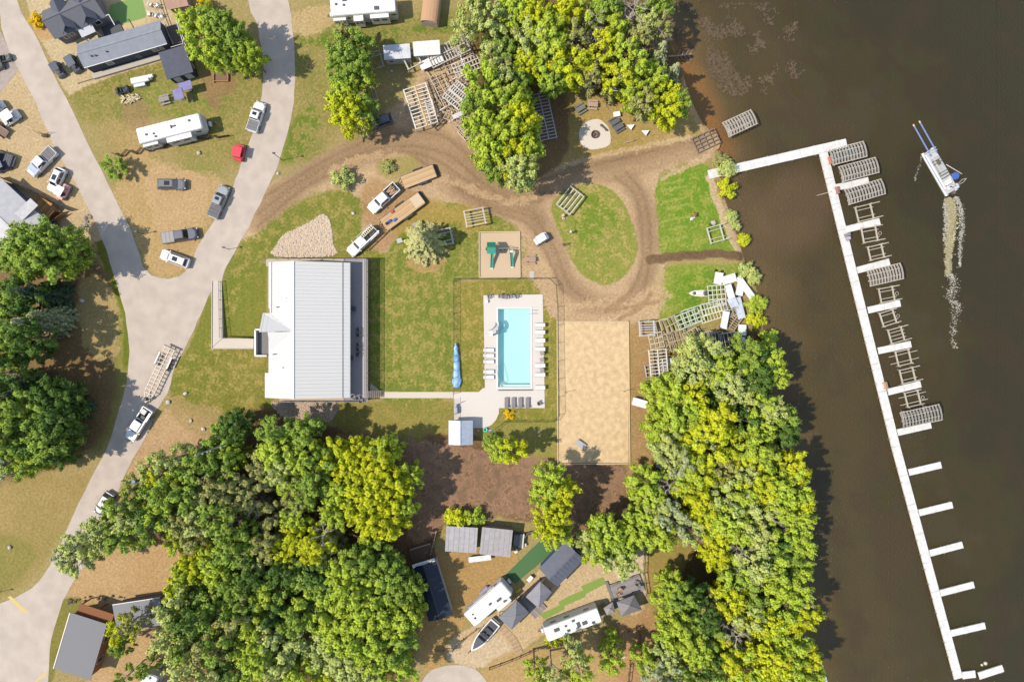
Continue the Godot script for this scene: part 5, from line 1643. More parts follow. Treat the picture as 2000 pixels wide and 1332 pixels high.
func docks() -> void:
	var white := mat("efedea", 0.75, "soft")
	var cream := mat("efe0c8", 0.7, "")
	var pipe := mat("c9c6c2", 0.5, "", 0.3)
	var y := 0.12
	var o := thing("boardwalk_dock", "white boardwalk dock reaching from the grass bank to the long dock", "dock")
	var a := P(1384, 341, y)
	var b := P(1655, 279, y)
	a.y = 0
	b.y = 0
	dock_piece(o, a, b, 1.55, 6, y, white, cream)
	for i in 6:
		var p := a.lerp(b, (i + 0.6) / 6.0)
		var sd := (b - a).normalized().cross(Vector3.UP) * 0.85
		dock_post(o, p + sd, pipe, 0.35)
		dock_post(o, p - sd, pipe, 0.35)
	var l := thing("long_dock", "long white floating dock running down the lake with twelve fingers", "dock")
	var pts := [P(1609, 297, y), P(1671, 550, y), P(1751, 872, y), P(1874, 1326, y)]
	var cnt := [5, 6, 8]
	for s in 3:
		var p: Vector3 = pts[s]
		var q: Vector3 = pts[s + 1]
		p.y = 0
		q.y = 0
		dock_piece(l, p, q, 1.5, cnt[s], y, white, cream)
		var d := (q - p).normalized()
		var left := Vector3(d.z, 0, -d.x) * 0.85
		if left.x > 0:
			left = -left
		for i in cnt[s] * 2:
			dock_post(l, p.lerp(q, (i + 0.4) / (cnt[s] * 2)) + left, pipe, 0.45)
	var f := [[1625, 368, 1698, 352], [1648, 449, 1720, 432], [1669, 529, 1739, 511], [1690, 607, 1760, 592], [1710, 686.5, 1781, 672], [1729, 767, 1800, 750], [1748, 846, 1820, 830], [1770, 924, 1840, 908], [1790, 1003, 1862, 986], [1811, 1082, 1882, 1064], [1832, 1160, 1904, 1142], [1853, 1238.5, 1926, 1222]]
	for i in f.size():
		var t := thing("finger_dock", "white finger dock, %s from the north along the long dock" % ordinal(i + 1), "dock", Vector3.ZERO, 0.0, "finger docks of the long dock")
		var p := P(f[i][0] + 6, f[i][1] - 1, y)
		var q := P(f[i][2], f[i][3], y)
		p.y = 0
		q.y = 0
		dock_piece(t, p, q, 1.16, 2, y + 0.01, white, cream)
		var sd := (q - p).normalized().cross(Vector3.UP) * 0.6
		for e in [-1, 1]:
			dock_post(t, q.lerp(p, 0.04) + sd * e, pipe, 0.3)
			dock_post(t, q.lerp(p, 0.6) + sd * e, pipe, 0.3)
	for q in [[1881, 1320, 1907, 1316.5, "short white dock end piece at the foot of the long dock"], [1913, 1321, 1961, 1305.5, "loose white dock piece adrift right of the long dock's foot"]]:
		var t := thing("dock_end", q[4], "dock")
		var p := P(q[0], q[1], y)
		var r := P(q[2], q[3], y)
		p.y = 0
		r.y = 0
		dock_piece(t, p, r, 1.25, 1, y, white, cream)
		dock_post(t, r.lerp(p, 0.1) + Vector3(0, 0, 0.7), pipe, 0.3)
	# things left on the dock
	for q in [["red bench on the long dock beside the boat under its canopy frame", 1619, 315, "c98079"], ["pink-red bench on the long dock at the first finger", 1633, 373, "a87a78"], ["rust-coloured bench on the long dock above the sixth finger", 1727, 753, "c09a80"]]:
		var t := thing("dock_bench", q[0], "bench", P(q[1], q[2], y), 0.25 + PI / 2)
		var m := mat(q[3], 0.7, "")
		put("seat", MB.new().box(Vector3(0, 0.45, 0), Vector3(1.3, 0.05, 0.4)), m, t)
		put("backrest", MB.new().box(Vector3(0, 0.72, 0.22), Vector3(1.3, 0.35, 0.05)), m, t)
		for x in [-0.5, 0.5]:
			put("leg", MB.new().box(Vector3(x, 0.22, 0), Vector3(0.06, 0.44, 0.36)), m, t)
	var w := thing("dock_cart", "dark and lilac cart standing on the long dock at the second finger", "cart", P(1655, 466, y), 0.25)
	put("tray", MB.new().box(Vector3(0, 0.45, 0), Vector3(0.8, 0.3, 0.6)), mat("b3aabb", 0.6, ""), w)
	put("rack", MB.new().bar(Vector3(-0.5, 0.3, -0.6), Vector3(0.4, 0.9, -0.7), 0.5, 0.05), mat("3a3a44", 0.5, ""), w)
	for z in [-0.35, 0.35]:
		put("wheel", MB.new().tube(Vector3(0, 0.2, z - 0.04), Vector3(0, 0.2, z + 0.04), 0.2, 0.2, 10), mat("2e2e30", 0.8, ""), w)
	var bl := thing("mooring_pole", "thin cream pole leaning off the left side of the long dock", "pole", P(1618, 376, y) + Vector3(0, -0.1, 0), 0.25)
	put("pole", MB.new().tube(Vector3(0.6, 0.1, 0), Vector3(-1.9, -0.2, 0), 0.05, 0.04), mat("d9ccb4", 0.7, ""), bl)
	put("ring", MB.new().ball(Vector3(0.6, 0.12, 0), Vector3(0.1, 0.06, 0.1), 6, 4), mat("8c8478", 0.6, ""), bl)
	for i in 2:
		var t := thing("channel_buoy", ["pale round buoy floating near the loose dock piece", "small pale buoy floating just left of its larger neighbour"][i], "buoy", P([1928, 1921][i], [1297, 1300][i]) + Vector3(0, WL, 0))
		put("float", MB.new().ball(Vector3(0, 0.1, 0), Vector3(0.35, 0.3, 0.35) * (1.0 - i * 0.3)), mat("d8cdb8", 0.5, ""), t)
		put("loop", MB.new().tube(Vector3(0, 0.35, 0), Vector3(0, 0.5, 0), 0.05, 0.05), mat("7d756a", 0.6, ""), t)

# a boat lift under a bare slatted canopy frame; a, b: middle of its two short sides on the plan at canopy height
func canopy_lift(label: String, a: Array, b: Array, w: float, n: int, base: float, h: float, hex := "b5aca0", wide := 0.3, group := "boat lifts with canopy frames") -> Node3D:
	var pa := P(a[0], a[1], h)
	var pb := P(b[0], b[1], h)
	var c := (pa + pb) * 0.5
	var l := pa.distance_to(pb)
	var o := thing("canopy_lift", label, "boat lift", Vector3(c.x, base, c.z), turn(pa, pb), group)
	var m := mat(hex, 0.55, "soft", 0.15)
	var m2 := mat("ddd2c2", 0.55, "soft")
	var y := h - base
	for i in n:
		var x := lerpf(-l / 2 + 0.15, l / 2 - 0.15, float(i) / (n - 1))
		# a shallow arch in three straight pieces
		var s := MB.new()
		s.bar(Vector3(x, y - 0.28, -w / 2), Vector3(x, y, -w / 5), wide, 0.04)
		s.bar(Vector3(x, y, -w / 5), Vector3(x, y, w / 5), wide, 0.04)
		s.bar(Vector3(x, y, w / 5), Vector3(x, y - 0.28, w / 2), wide, 0.04)
		put("canopy_slat", s, m, o)
	for z in [-w / 2, w / 2]:
		put("eave_rail", MB.new().bar(Vector3(-l / 2, y - 0.26, z), Vector3(l / 2, y - 0.26, z), 0.1, 0.1), m2, o)
	for z in [-w / 5, w / 5]:
		put("ridge_rail", MB.new().bar(Vector3(-l / 2, y + 0.06, z), Vector3(l / 2 - 0.5, y + 0.06, z), 0.07, 0.07), m2, o)
	for x in [-l * 0.3, l * 0.25]:
		for z in [-w / 2 + 0.12, w / 2 - 0.12]:
			put("post", MB.new().box(Vector3(x, (y - 0.9) / 2, z), Vector3(0.12, y + 0.4, 0.12)), m2, o)
		put("cross_beam", MB.new().box(Vector3(x, 0.25, 0), Vector3(0.16, 0.16, w - 0.2)), m2, o)
	for z in [-0.5, 0.5]:
		put("bunk", MB.new().box(Vector3(0, 0.42, z), Vector3(l * 0.75, 0.1, 0.18)), m2, o)
	return o

# an open boat lift: two heavy cross beams, side rails that run on past them, two bunks, four posts
func open_lift(label: String, ca: Array, cb: Array, w: float, base: float, opt := {}) -> Node3D:
	var pa := P(ca[0], ca[1])
	var pb := P(cb[0], cb[1])
	var c := (pa + pb) * 0.5
	var l := pa.distance_to(pb)
	var o := thing("boat_lift", label, "boat lift", Vector3(c.x, base, c.z), turn(pa, pb), opt.get("group", "open boat lifts"))
	var m := mat(opt.get("hex", "d6cab6"), 0.6, "soft", 0.1)
	var y: float = opt.get("y", 0.65)
	var ex: float = opt.get("ex", 1.6)
	var ph: float = opt.get("post", 1.2)
	for x in [-l / 2, l / 2]:
		put("cross_beam", MB.new().box(Vector3(x, y, 0), Vector3(0.24, 0.2, w)), m, o)
	for e in [-1, 1]:
		var z: float = e * (w / 2 - 0.1)
		put("side_rail", MB.new().bar(Vector3(-l / 2 - 0.2, y + 0.16, z), Vector3(l / 2 + ex, y + 0.3, z), 0.14, 0.12), m, o)
		for x in [-l / 2, l / 2]:
			put("post", MB.new().box(Vector3(x, (y + ph) / 2 - 0.7, z + 0.1 * e), Vector3(0.11, y + ph + 0.2, 0.11)), m, o)
	var n: int = opt.get("bunks", 2)
	var bx: float = opt.get("bx", 0.35)
	for i in n:
		var z := lerpf(-w * 0.24, w * 0.24, float(i) / maxi(n - 1, 1))
		put("bunk", MB.new().bar(Vector3(-l / 2 - (bx if bx > 0.5 else 0.1), y + 0.16, z), Vector3(l / 2 + bx, y + 0.16, z), 0.11, 0.1), m, o)
	if opt.get("winch", false):
		var wn := MB.new()
		var prev := Vector3(l / 2 + 0.35, y + 0.5, w * 0.05 + 0.28)
		for i in range(1, 11):
			var f := TAU * i / 10
			var nx := Vector3(l / 2 + 0.35 + sin(f) * 0.28, y + 0.5, w * 0.05 + cos(f) * 0.28)
			wn.tube(prev, nx, 0.04, 0.04, 4)
			prev = nx
		put("winch_wheel", wn, m, o)
	return o

# a ladder-like frame of rails and rungs on short legs
func frame_rack(label: String, a: Array, b: Array, w: float, rungs: int, y: float, hex: String, opt := {}) -> Node3D:
	var pa := P(a[0], a[1], y)
	var pb := P(b[0], b[1], y)
	var c := (pa + pb) * 0.5
	var l := pa.distance_to(pb)
	var o := thing("boat_lift_rack", label, "boat lift frame", Vector3(c.x, 0, c.z), turn(pa, pb), opt.get("group", ""))
	var m := mat(hex, 0.65, "soft")
	var tw: float = opt.get("thick", 0.14)
	for z in [-w / 2, w / 2]:
		put("side_rail", MB.new().bar(Vector3(-l / 2, y, z), Vector3(l / 2, y, z), tw, tw), m, o)
		for x in [-l / 2 + 0.1, l / 2 - 0.1]:
			put("leg", MB.new().box(Vector3(x, y / 2 - 0.03 + opt.get("up", 0.0) / 2, z), Vector3(0.1, y + 0.06 + opt.get("up", 0.0), 0.1)), m, o)
	for i in rungs:
		var x := lerpf(-l / 2 + tw / 2, l / 2 - tw / 2, float(i) / maxi(rungs - 1, 1))
		put("rung", MB.new().box(Vector3(x, y + (0.0 if i % 2 else 0.02), 0), Vector3(tw * 0.75, tw * 0.7, w - tw)), m, o)
	for i in opt.get("mid", 0):
		var z := lerpf(-w / 2, w / 2, (i + 1.0) / (opt.get("mid", 0) + 1))
		put("middle_rail", MB.new().bar(Vector3(-l / 2, y + 0.13, z), Vector3(l / 2, y + 0.13, z), tw, tw * 0.8), mat(opt.get("midhex", hex), 0.65, "soft"), o)
	return o

func panel_on(called: String, label: String, cat: String, a: Array, b: Array, w: float, y: float, hex: String, t := 0.12, tilt := 0.0, group := "") -> Node3D:
	var pa := P(a[0], a[1], y)
	var pb := P(b[0], b[1], y)
	var c := (pa + pb) * 0.5
	var l := pa.distance_to(pb)
	var o := thing(called, label, cat, Vector3(c.x, 0, c.z), turn(pa, pb), group)
	put("deck", MB.new().slab(Vector3(-l / 2, y - tilt, -w / 2), Vector3(l / 2, y + tilt, -w / 2), Vector3(l / 2, y + tilt, w / 2), Vector3(-l / 2, y - tilt, w / 2), t), mat(hex, 0.7, "soft"), o)
	for x in [-l * 0.4, l * 0.4]:
		put("support", MB.new().box(Vector3(x, (y - t + tilt * x / l * 2) / 2, 0), Vector3(0.12, maxf(y - t + tilt * x / l * 2, 0.05), w * 0.8)), mat("b9b2a8", 0.7, ""), o)
	return o

func lifts() -> void:
	# on the water along the dock, north to south
	canopy_lift("canopy-framed boat lift with a small boat, topmost on the long dock", [1624.5, 307], [1693, 289.5], 2.7, 12, WL, 1.9)
	canopy_lift("empty slatted canopy lift directly below the one holding a boat", [1643, 340], [1716.5, 321], 2.7, 13, WL, 1.9)
	canopy_lift("empty slatted canopy lift just below the first finger dock", [1655, 385], [1728.5, 363], 2.7, 13, WL, 1.9)
	open_lift("open boat lift just above the second finger dock", [1673, 420], [1702, 413], 2.75, WL)
	open_lift("open boat lift with winch wheel just below the second finger dock", [1684, 461], [1711, 456], 2.7, WL, {"winch": true, "ex": 1.2})
	open_lift("open boat lift just above the third finger dock", [1697, 496], [1723, 490], 2.5, WL, {"ex": 1.2})
	canopy_lift("empty slatted canopy lift just below the third finger dock", [1698, 544], [1765, 528.5], 2.75, 12, WL, 1.9, "bdb0a2")
	open_lift("open boat lift with winch wheel just above the fourth finger dock", [1718, 578], [1744, 573], 2.6, WL, {"winch": true, "ex": 1.2})
	open_lift("narrow open boat lift just below the fourth finger dock", [1721, 625], [1746, 617], 2.6, WL, {"winch": true, "ex": 0.7})
	open_lift("open boat lift with three bunks just above the fifth finger dock", [1737, 658], [1762, 651], 2.6, WL, {"ex": 1.2, "bunks": 3})
	open_lift("open boat lift with overlong bunks just below the fifth finger dock", [1751, 701], [1776, 695], 2.7, WL, {"ex": 0.2, "bx": 1.4})
	open_lift("open boat lift just above the sixth finger dock", [1759, 736], [1784, 730], 2.6, WL, {"ex": 1.2})
	open_lift("open boat lift with overlong bunks just below the sixth finger dock", [1769, 781], [1794, 775], 2.7, WL, {"ex": 0.5, "bx": 1.3, "winch": true})
	canopy_lift("empty slatted canopy lift just above the seventh finger dock", [1763, 822], [1841, 805], 2.75, 13, WL, 1.9, "a9a297")
	canopy_lift("lone slatted canopy lift standing in the water off the ramp", [1418, 253], [1475, 226.5], 2.7, 11, WL, 1.6, "bfb4a6")
	frame_rack("rusty bunk frame on the ramp at the water's edge", [1357, 285], [1402, 264], 2.7, 5, 0.45, "8f7f74", {"mid": 3})
	# the boat under the topmost canopy frame
	var bt := thing("small_boat", "small teal and white boat under the topmost canopy frame", "boat", P(1650, 301, 1.0) + Vector3(0, WL - 0.6, 0), turn(P(1672, 296), P(1630, 306)))
	hull(bt, 4.2, 1.6, 0.8, mat("e4e6e2", 0.4, ""), mat("79a89a", 0.6, "soft"))
	put("windshield", MB.new().bar(Vector3(0.3, 1.0, -0.55), Vector3(0.3, 1.0, 0.55), 0.04, 0.3), glass(), bt)
	for z in [-0.3, 0.3]:
		put("seat", MB.new().cbox(Vector3(-0.3, 0.75, z), Vector3(0.5, 0.4, 0.42), 0.05), mat("f0f0ec", 0.6, ""), bt)
	put("outboard", MB.new().cbox(Vector3(-2.2, 0.8, 0), Vector3(0.4, 0.7, 0.35), 0.08), mat("dfe0e0", 0.4, ""), bt)
	# on the lawns
	open_lift("grey boat lift frame on the grass beside the lone spruce", [855, 468], [883, 462], 2.9, 0.0, {"hex": "c6c6d2", "ex": 0.1, "y": 1.1, "post": 0.6})
	open_lift("cream boat lift frame with bunks above the play area", [910, 431], [946, 424], 2.9, 0.0, {"hex": "d9cfba", "ex": 0.3, "y": 1.5, "post": 0.6, "bunks": 4})
	frame_rack("pair of pale bunks on a frame at the island's upper left edge", [1099, 410], [1128, 373], 2.9, 2, 1.0, "d8cfc0", {"mid": 3, "thick": 0.22})
	open_lift("pale green-white boat lift frame on the shore lawn by the stump", [1383, 462], [1408, 455], 2.9, 0.0, {"hex": "d9dbbc", "ex": 0.9, "y": 0.7, "post": 0.8})

func hull(o: Node3D, l: float, w: float, h: float, shell: Material, inside: Material) -> void:
	var rings := []
	for q in [[0.15, 0.55, 0.8], [0.45, 0.9, 0.95], [h, 1.0, 1.0]]:
		var r := PackedVector3Array()
		var ww: float = w / 2 * q[1]
		var ll: float = l / 2 * q[2]
		for p in [[-1.0, -0.92], [-0.3, -1.0], [0.35, -0.86], [0.75, -0.5], [1.0, 0.0], [0.75, 0.5], [0.35, 0.86], [-0.3, 1.0], [-1.0, 0.92]]:
			r.append(Vector3(p[0] * ll, q[0], p[1] * ww))
		rings.append(r)
	put("hull", MB.new().loft(rings), shell, o)
	var r2 := PackedVector2Array()
	for p in [[-0.92, -0.78], [-0.3, -0.84], [0.3, -0.7], [0.62, -0.4], [0.8, 0.0], [0.62, 0.4], [0.3, 0.7], [-0.3, 0.84], [-0.92, 0.78]]:
		r2.append(Vector2(p[0] * l / 2, p[1] * w / 2))
	put("cockpit", MB.new().prism(r2, h + 0.005, h + 0.02), inside, o)

# ---------------------------------------------------------------- boat lift yards
func yard_top() -> void:
	var gr := "stored boat lift frames in the upper yard"
	frame_rack("tall white ladder frame with a yellow middle rail at the upper yard's left edge", [809, 168], [834, 246], 4.0, 12, 1.7, "f2ece2", {"mid": 1, "midhex": "ecd4a4", "group": gr, "thick": 0.2})
	frame_rack("slim white lift frame leaning inside the tall white ladder frame", [836, 195], [848, 240], 1.2, 8, 1.9, "e9e7e6", {"group": gr})
	open_lift("grey boat lift frame standing on the dark grass between the pile and the tree row", [795, 131], [820, 119], 2.4, 0.0, {"hex": "d5d0c8", "ex": 0.2, "y": 1.4, "post": 0.4, "bunks": 0})
	open_lift("weathered grey lift frame half under the tree row left of the sheds", [722, 128], [748, 121], 3.0, 0.0, {"hex": "a9a69e", "ex": 0.2, "y": 1.3, "post": 0.4, "bunks": 1})
	frame_rack("long grey ladder frame along the top of the upper yard", [838, 118], [912, 82], 2.9, 14, 1.7, "dcd6cd", {"mid": 1, "group": gr})
	frame_rack("long pale frame crossing the top edge of the upper yard", [862, 112], [917, 85], 1.6, 9, 1.2, "e6d6c4", {"mid": 1, "group": gr})
	frame_rack("pale ladder frame at the right end of the upper yard", [886, 140], [936, 118], 2.5, 9, 1.6, "e9e1d8", {"mid": 2, "group": gr})
	frame_rack("low tan frame under the right-hand ladder frame", [870, 135], [928, 112], 2.2, 10, 0.6, "cfb499", {"mid": 2, "group": gr})
	frame_rack("tan frame lying steeply across the middle of the upper yard", [850, 145], [880, 205], 2.2, 9, 0.9, "dcc5aa", {"mid": 1, "group": gr})
	frame_rack("brown-grey frame beside the tall white ladder frame", [838, 150], [862, 215], 1.9, 11, 0.7, "a8927c", {"mid": 1, "group": gr})
	frame_rack("white frame slanting down towards the big leafy clump", [872, 178], [905, 205], 2.4, 9, 1.2, "ece6e0", {"mid": 2, "group": gr})
	frame_rack("white slatted frame half hidden by the leafy clump's left side", [885, 165], [915, 190], 2.0, 9, 1.5, "f1eeec", {"mid": 1, "group": gr})
	frame_rack("low tan frame at the lower middle of the upper yard", [858, 215], [900, 232], 2.0, 8, 0.5, "d3ba9c", {"mid": 1, "group": gr})
	frame_rack("dark brown frame flat on the sand below the yard's white frames", [845, 228], [862, 246], 2.3, 5, 0.3, "8b745a", {"mid": 1, "group": gr})
	frame_rack("weathered frame by the dirt track at the clump's lower left", [893, 238], [918, 262], 1.9, 8, 0.6, "c9b6a2", {"mid": 2, "group": gr})
	frame_rack("pinkish low frame at the very bottom of the upper yard", [898, 252], [915, 270], 1.3, 4, 0.4, "ecd9c6", {"mid": 1, "group": gr})
	frame_rack("white frame emerging right of the big leafy clump", [1052, 182], [1072, 272], 2.9, 15, 1.5, "c9c9d2", {"mid": 1, "thick": 0.16})
	panel_on("dock_float", "white dock panel leaning on the frames of the upper yard", "dock panel", [820, 129], [865, 111], 1.5, 1.5, "fbfaf8", 0.15, 0.15)
	panel_on("dock_float", "narrow pale panel lying among the frames beside the leafy clump", "dock panel", [884, 229], [910, 217], 0.8, 0.7, "e6e2e2")
	frame_rack("grey frame under the tree row above the dark parked car", [705, 190], [735, 182], 2.6, 5, 0.8, "c2b8b0", {"mid": 0})
	frame_rack("thin-railed frame directly above the dark parked car", [712, 215], [738, 208], 2.8, 6, 1.0, "b0a8a4", {"mid": 0})
	# loose beams strewn between the frames
	var g := RandomNumberGenerator.new()
	g.seed = 31
	for i in 40:
		var x := g.randf_range(838, 915)
		var y := g.randf_range(105, 235)
		if x + (y - 105) * 0.1 > 925 or (x < 855 and y < 140):
			continue
		var t := thing("loose_beam", "loose pale beam strewn between the stored lift frames of the upper yard", "beam", G(x, y) + Vector3(0, g.randf_range(0.1, 0.9), 0), (0.45 if g.randf() < 0.5 else -1.1) + g.randf_range(-0.2, 0.2), "loose beams in the upper yard")
		var l := g.randf_range(1.5, 4.5)
		put("beam", MB.new().box(Vector3.ZERO, Vector3(l, 0.1, g.randf_range(0.1, 0.3))), mat(["f0e4d4", "d9c2a6", "f5f0ea", "b59c82"][i % 4], 0.7, "soft"), t)
		put("bracket", MB.new().box(Vector3(l * 0.4, 0.08, 0), Vector3(0.2, 0.08, 0.2)), mat("a39c94", 0.6, ""), t)
	# the two flat-roofed sheds
	for q in [["blue-grey flat-roofed storage shed, left of the pair above the lift yard", 775, 101, "dfe0e6"], ["white flat-roofed storage shed, right of the pair above the lift yard", 833, 94, "f7f5f2"]]:
		var sh := gable_house("storage_shed", q[0], "shed", G(q[1], q[2], 2.6), 0.07, 4.3, 2.1, 2.4, 0.25, q[3], "d9d6d0", {"axis": "s", "eave": 0.15, "windows": [["s", -1.2, 1.5, 0.6, 0.5]], "doors": [["s", 0.8, 0.9, "bdb9b4"]]})
		put("skid", MB.new().box(Vector3(0, 0.06, 0), Vector3(4.2, 0.12, 1.6)), mat("8d7c68", 0.8, ""), sh)
	var fb := thing("field_stone", "pale round stone on the dark grass below the blue-grey shed", "stone", G(765, 139))
	put("stone", MB.new().stone(Vector3(0, 0.15, 0), Vector3(0.3, 0.2, 0.28), g), mat("ddd6cc", 0.9, "fine"), fb)

func yard_right() -> void:
	var gr := "stored boat lift frames in the right yard"
	open_lift("light grey boat lift at the left end of the right yard's upper row", [1247, 642.5], [1275, 641], 2.6, 0.0, {"hex": "dcdade", "ex": 0.1, "y": 1.2, "post": 0.8, "bunks": 4, "group": gr})
	var fr := [
		["tan frame right of the light grey lift in the upper row", 1282, 643, 1318, 632, 2.6, 5, 1.0, "d5c2a8", 0], ["brown-railed frame in the upper row of the right yard", 1300, 640, 1325, 628, 2.5, 4, 1.2, "c5b59e", 1],
		["pale green frame in the middle of the upper row", 1322, 632, 1368, 614, 2.4, 5, 1.3, "d3ddcb", 2], ["green-white frame overlapping the upper row's middle", 1335, 622, 1372, 610, 2.6, 4, 1.0, "c9d6c4", 1],
		["cream frame with yellow slats at the upper row's right", 1368, 620, 1412, 606, 2.2, 8, 1.3, "e9e4bf", 1], ["grey-white frame behind the yellow-slatted one", 1370, 606, 1420, 594, 1.9, 9, 1.2, "d9dad2", 1],
		["square pale frame beside the parked jet boat", 1383, 577, 1418, 574, 3.2, 5, 1.3, "e2e0cc", 3], ["narrow grey frame under the fallen dock panels", 1412, 610, 1442, 600, 2.4, 6, 0.9, "b9b2a6", 1],
		["tall brown frame below the slanted dock panel", 1424, 640, 1444, 612, 2.0, 8, 0.8, "b8a486", 1], ["tan frame at the left of the lower row", 1268, 668, 1296, 662, 2.6, 4, 1.3, "dac9b2", 2],
		["cluttered brown frame in the lower row", 1292, 672, 1318, 664, 3.0, 5, 0.9, "b9a58c", 2], ["upright tan frame in the lower row", 1306, 670, 1340, 660, 3.2, 5, 1.2, "c3b196", 1],
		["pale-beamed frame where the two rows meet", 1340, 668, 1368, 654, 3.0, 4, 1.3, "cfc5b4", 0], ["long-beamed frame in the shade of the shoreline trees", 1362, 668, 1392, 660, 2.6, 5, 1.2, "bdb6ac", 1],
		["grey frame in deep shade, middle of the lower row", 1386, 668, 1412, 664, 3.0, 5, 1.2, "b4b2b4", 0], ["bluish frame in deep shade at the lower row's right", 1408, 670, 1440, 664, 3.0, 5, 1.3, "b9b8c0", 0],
		["big white ladder frame at the yard's lower left corner", 1284, 682, 1290, 750, 3.0, 11, 1.7, "f0ece6", 1], ["slim white frame inside the big white ladder frame", 1293, 700, 1299, 744, 1.6, 8, 1.4, "e9e6e4", 1],
		["thin grey frame sticking out left of the big white ladder frame", 1268, 712, 1272, 736, 1.6, 4, 0.5, "c9c5bd", 0],
	]
	for q in fr:
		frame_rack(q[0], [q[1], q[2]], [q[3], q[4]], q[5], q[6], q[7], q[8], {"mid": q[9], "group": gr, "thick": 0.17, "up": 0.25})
	var pn := [
		["white dock panel on wheels at the top of the right yard's panel heap", 1402, 555, 1406, 532, 1.4, 1.0], ["white dock panel lying level at the heap's upper edge", 1411, 549, 1438, 541, 1.45, 1.2],
		["long white dock panel slanting to the shore bushes", 1442, 541, 1470, 581, 1.15, 1.1], ["short white dock panel behind the long slanted one", 1444, 577, 1448, 555, 1.3, 0.8],
		["white dock panel stepping down left of the short one", 1422, 556, 1430, 582, 1.2, 1.3], ["blue-white dock panel below the stepped one", 1428, 581, 1436, 599, 1.5, 1.25],
		["white dock panel under the blue-white one, towards the shore", 1440, 581, 1450, 622, 1.3, 1.0], ["free-standing white dock panel over the yellow-slatted frames", 1420, 608, 1413, 642, 1.15, 1.7],
		["white dock panel at the right edge above the shade", 1451, 634, 1450, 655, 1.4, 0.9], ["pale blue dock panel half in the tree shade", 1450, 658, 1448, 682, 1.2, 0.8],
		["white dock panel on the foot of the big white ladder frame", 1283, 743, 1308, 737, 1.3, 1.9], ["pale panel strip right of the big white ladder frame", 1303, 708, 1330, 700, 1.0, 0.9],
		["grey-blue panel under the shoreline trees' first branches", 1400, 690, 1420, 693, 0.9, 0.8], ["long grey-blue panel deep under the shoreline trees", 1410, 706, 1450, 716, 1.1, 0.7],
		["white panel just inside the trees, left side halfway down the wood", 1278, 876, 1298, 874, 1.5, 0.8], ["pale blue panel lower inside the wood's left edge", 1284, 906, 1296, 910, 1.2, 0.8],
	]
	for q in pn:
		var pf := panel_on("dock_float", q[0], "dock panel", [q[1], q[2]], [q[3], q[4]], q[5], q[6], "d5dbe8" if "blue" in q[0] else "f8f7f5", 0.14, 0.06, "dock panels heaped in the right yard")
		if "wheels" in q[0]:
			for z in [-0.55, 0.55]:
				put("wheel", MB.new().tube(Vector3(1.3, 0.3, z - 0.1), Vector3(1.3, 0.3, z + 0.1), 0.3, 0.3, 12), mat("2c2c2a", 0.9, ""), pf)
	# posts that throw the yard's long shadows
	var pk := 0
	for q in [[1247, 629], [1262, 627], [1298, 622], [1325, 612], [1352, 604], [1385, 595], [1270, 662], [1300, 657], [1330, 650], [1362, 645], [1390, 652], [1405, 650]]:
		pk += 1
		var t := thing("yard_post", "thin upright post, %s from the left along the right yard's %s row" % [ordinal(pk if pk < 7 else pk - 6), "upper" if pk < 7 else "lower"], "post", G(q[0], q[1]), 0.0, "upright posts in the right yard")
		put("pole", MB.new().tube(Vector3.ZERO, Vector3(0, 2.1, 0), 0.05, 0.05, 6), mat("bdb3a2", 0.6, ""), t)
		put("cap", MB.new().box(Vector3(0, 2.1, 0), Vector3(0.14, 0.05, 0.14)), mat("9c9386", 0.6, ""), t)
	# a small boat on its trailer
	var b := thing("jet_boat", "small white boat with dark cover parked beside the square frame", "boat", G(1362, 573.5), PI)
	hull(b, 3.4, 1.15, 0.85, mat("f4efe8", 0.35, ""), mat("dcd2c8", 0.5, ""))
	put("seat", MB.new().cbox(Vector3(-0.2, 1.0, 0), Vector3(1.2, 0.3, 0.5), 0.08), mat("faf6f0", 0.5, ""), b)
	put("console", MB.new().cbox(Vector3(0.75, 1.0, 0), Vector3(0.4, 0.3, 0.5), 0.06), mat("5e534c", 0.5, ""), b)
	put("cover", MB.new().cbox(Vector3(-1.35, 0.95, 0), Vector3(0.7, 0.25, 0.9), 0.06), mat("4d4a4a", 0.7, ""), b)

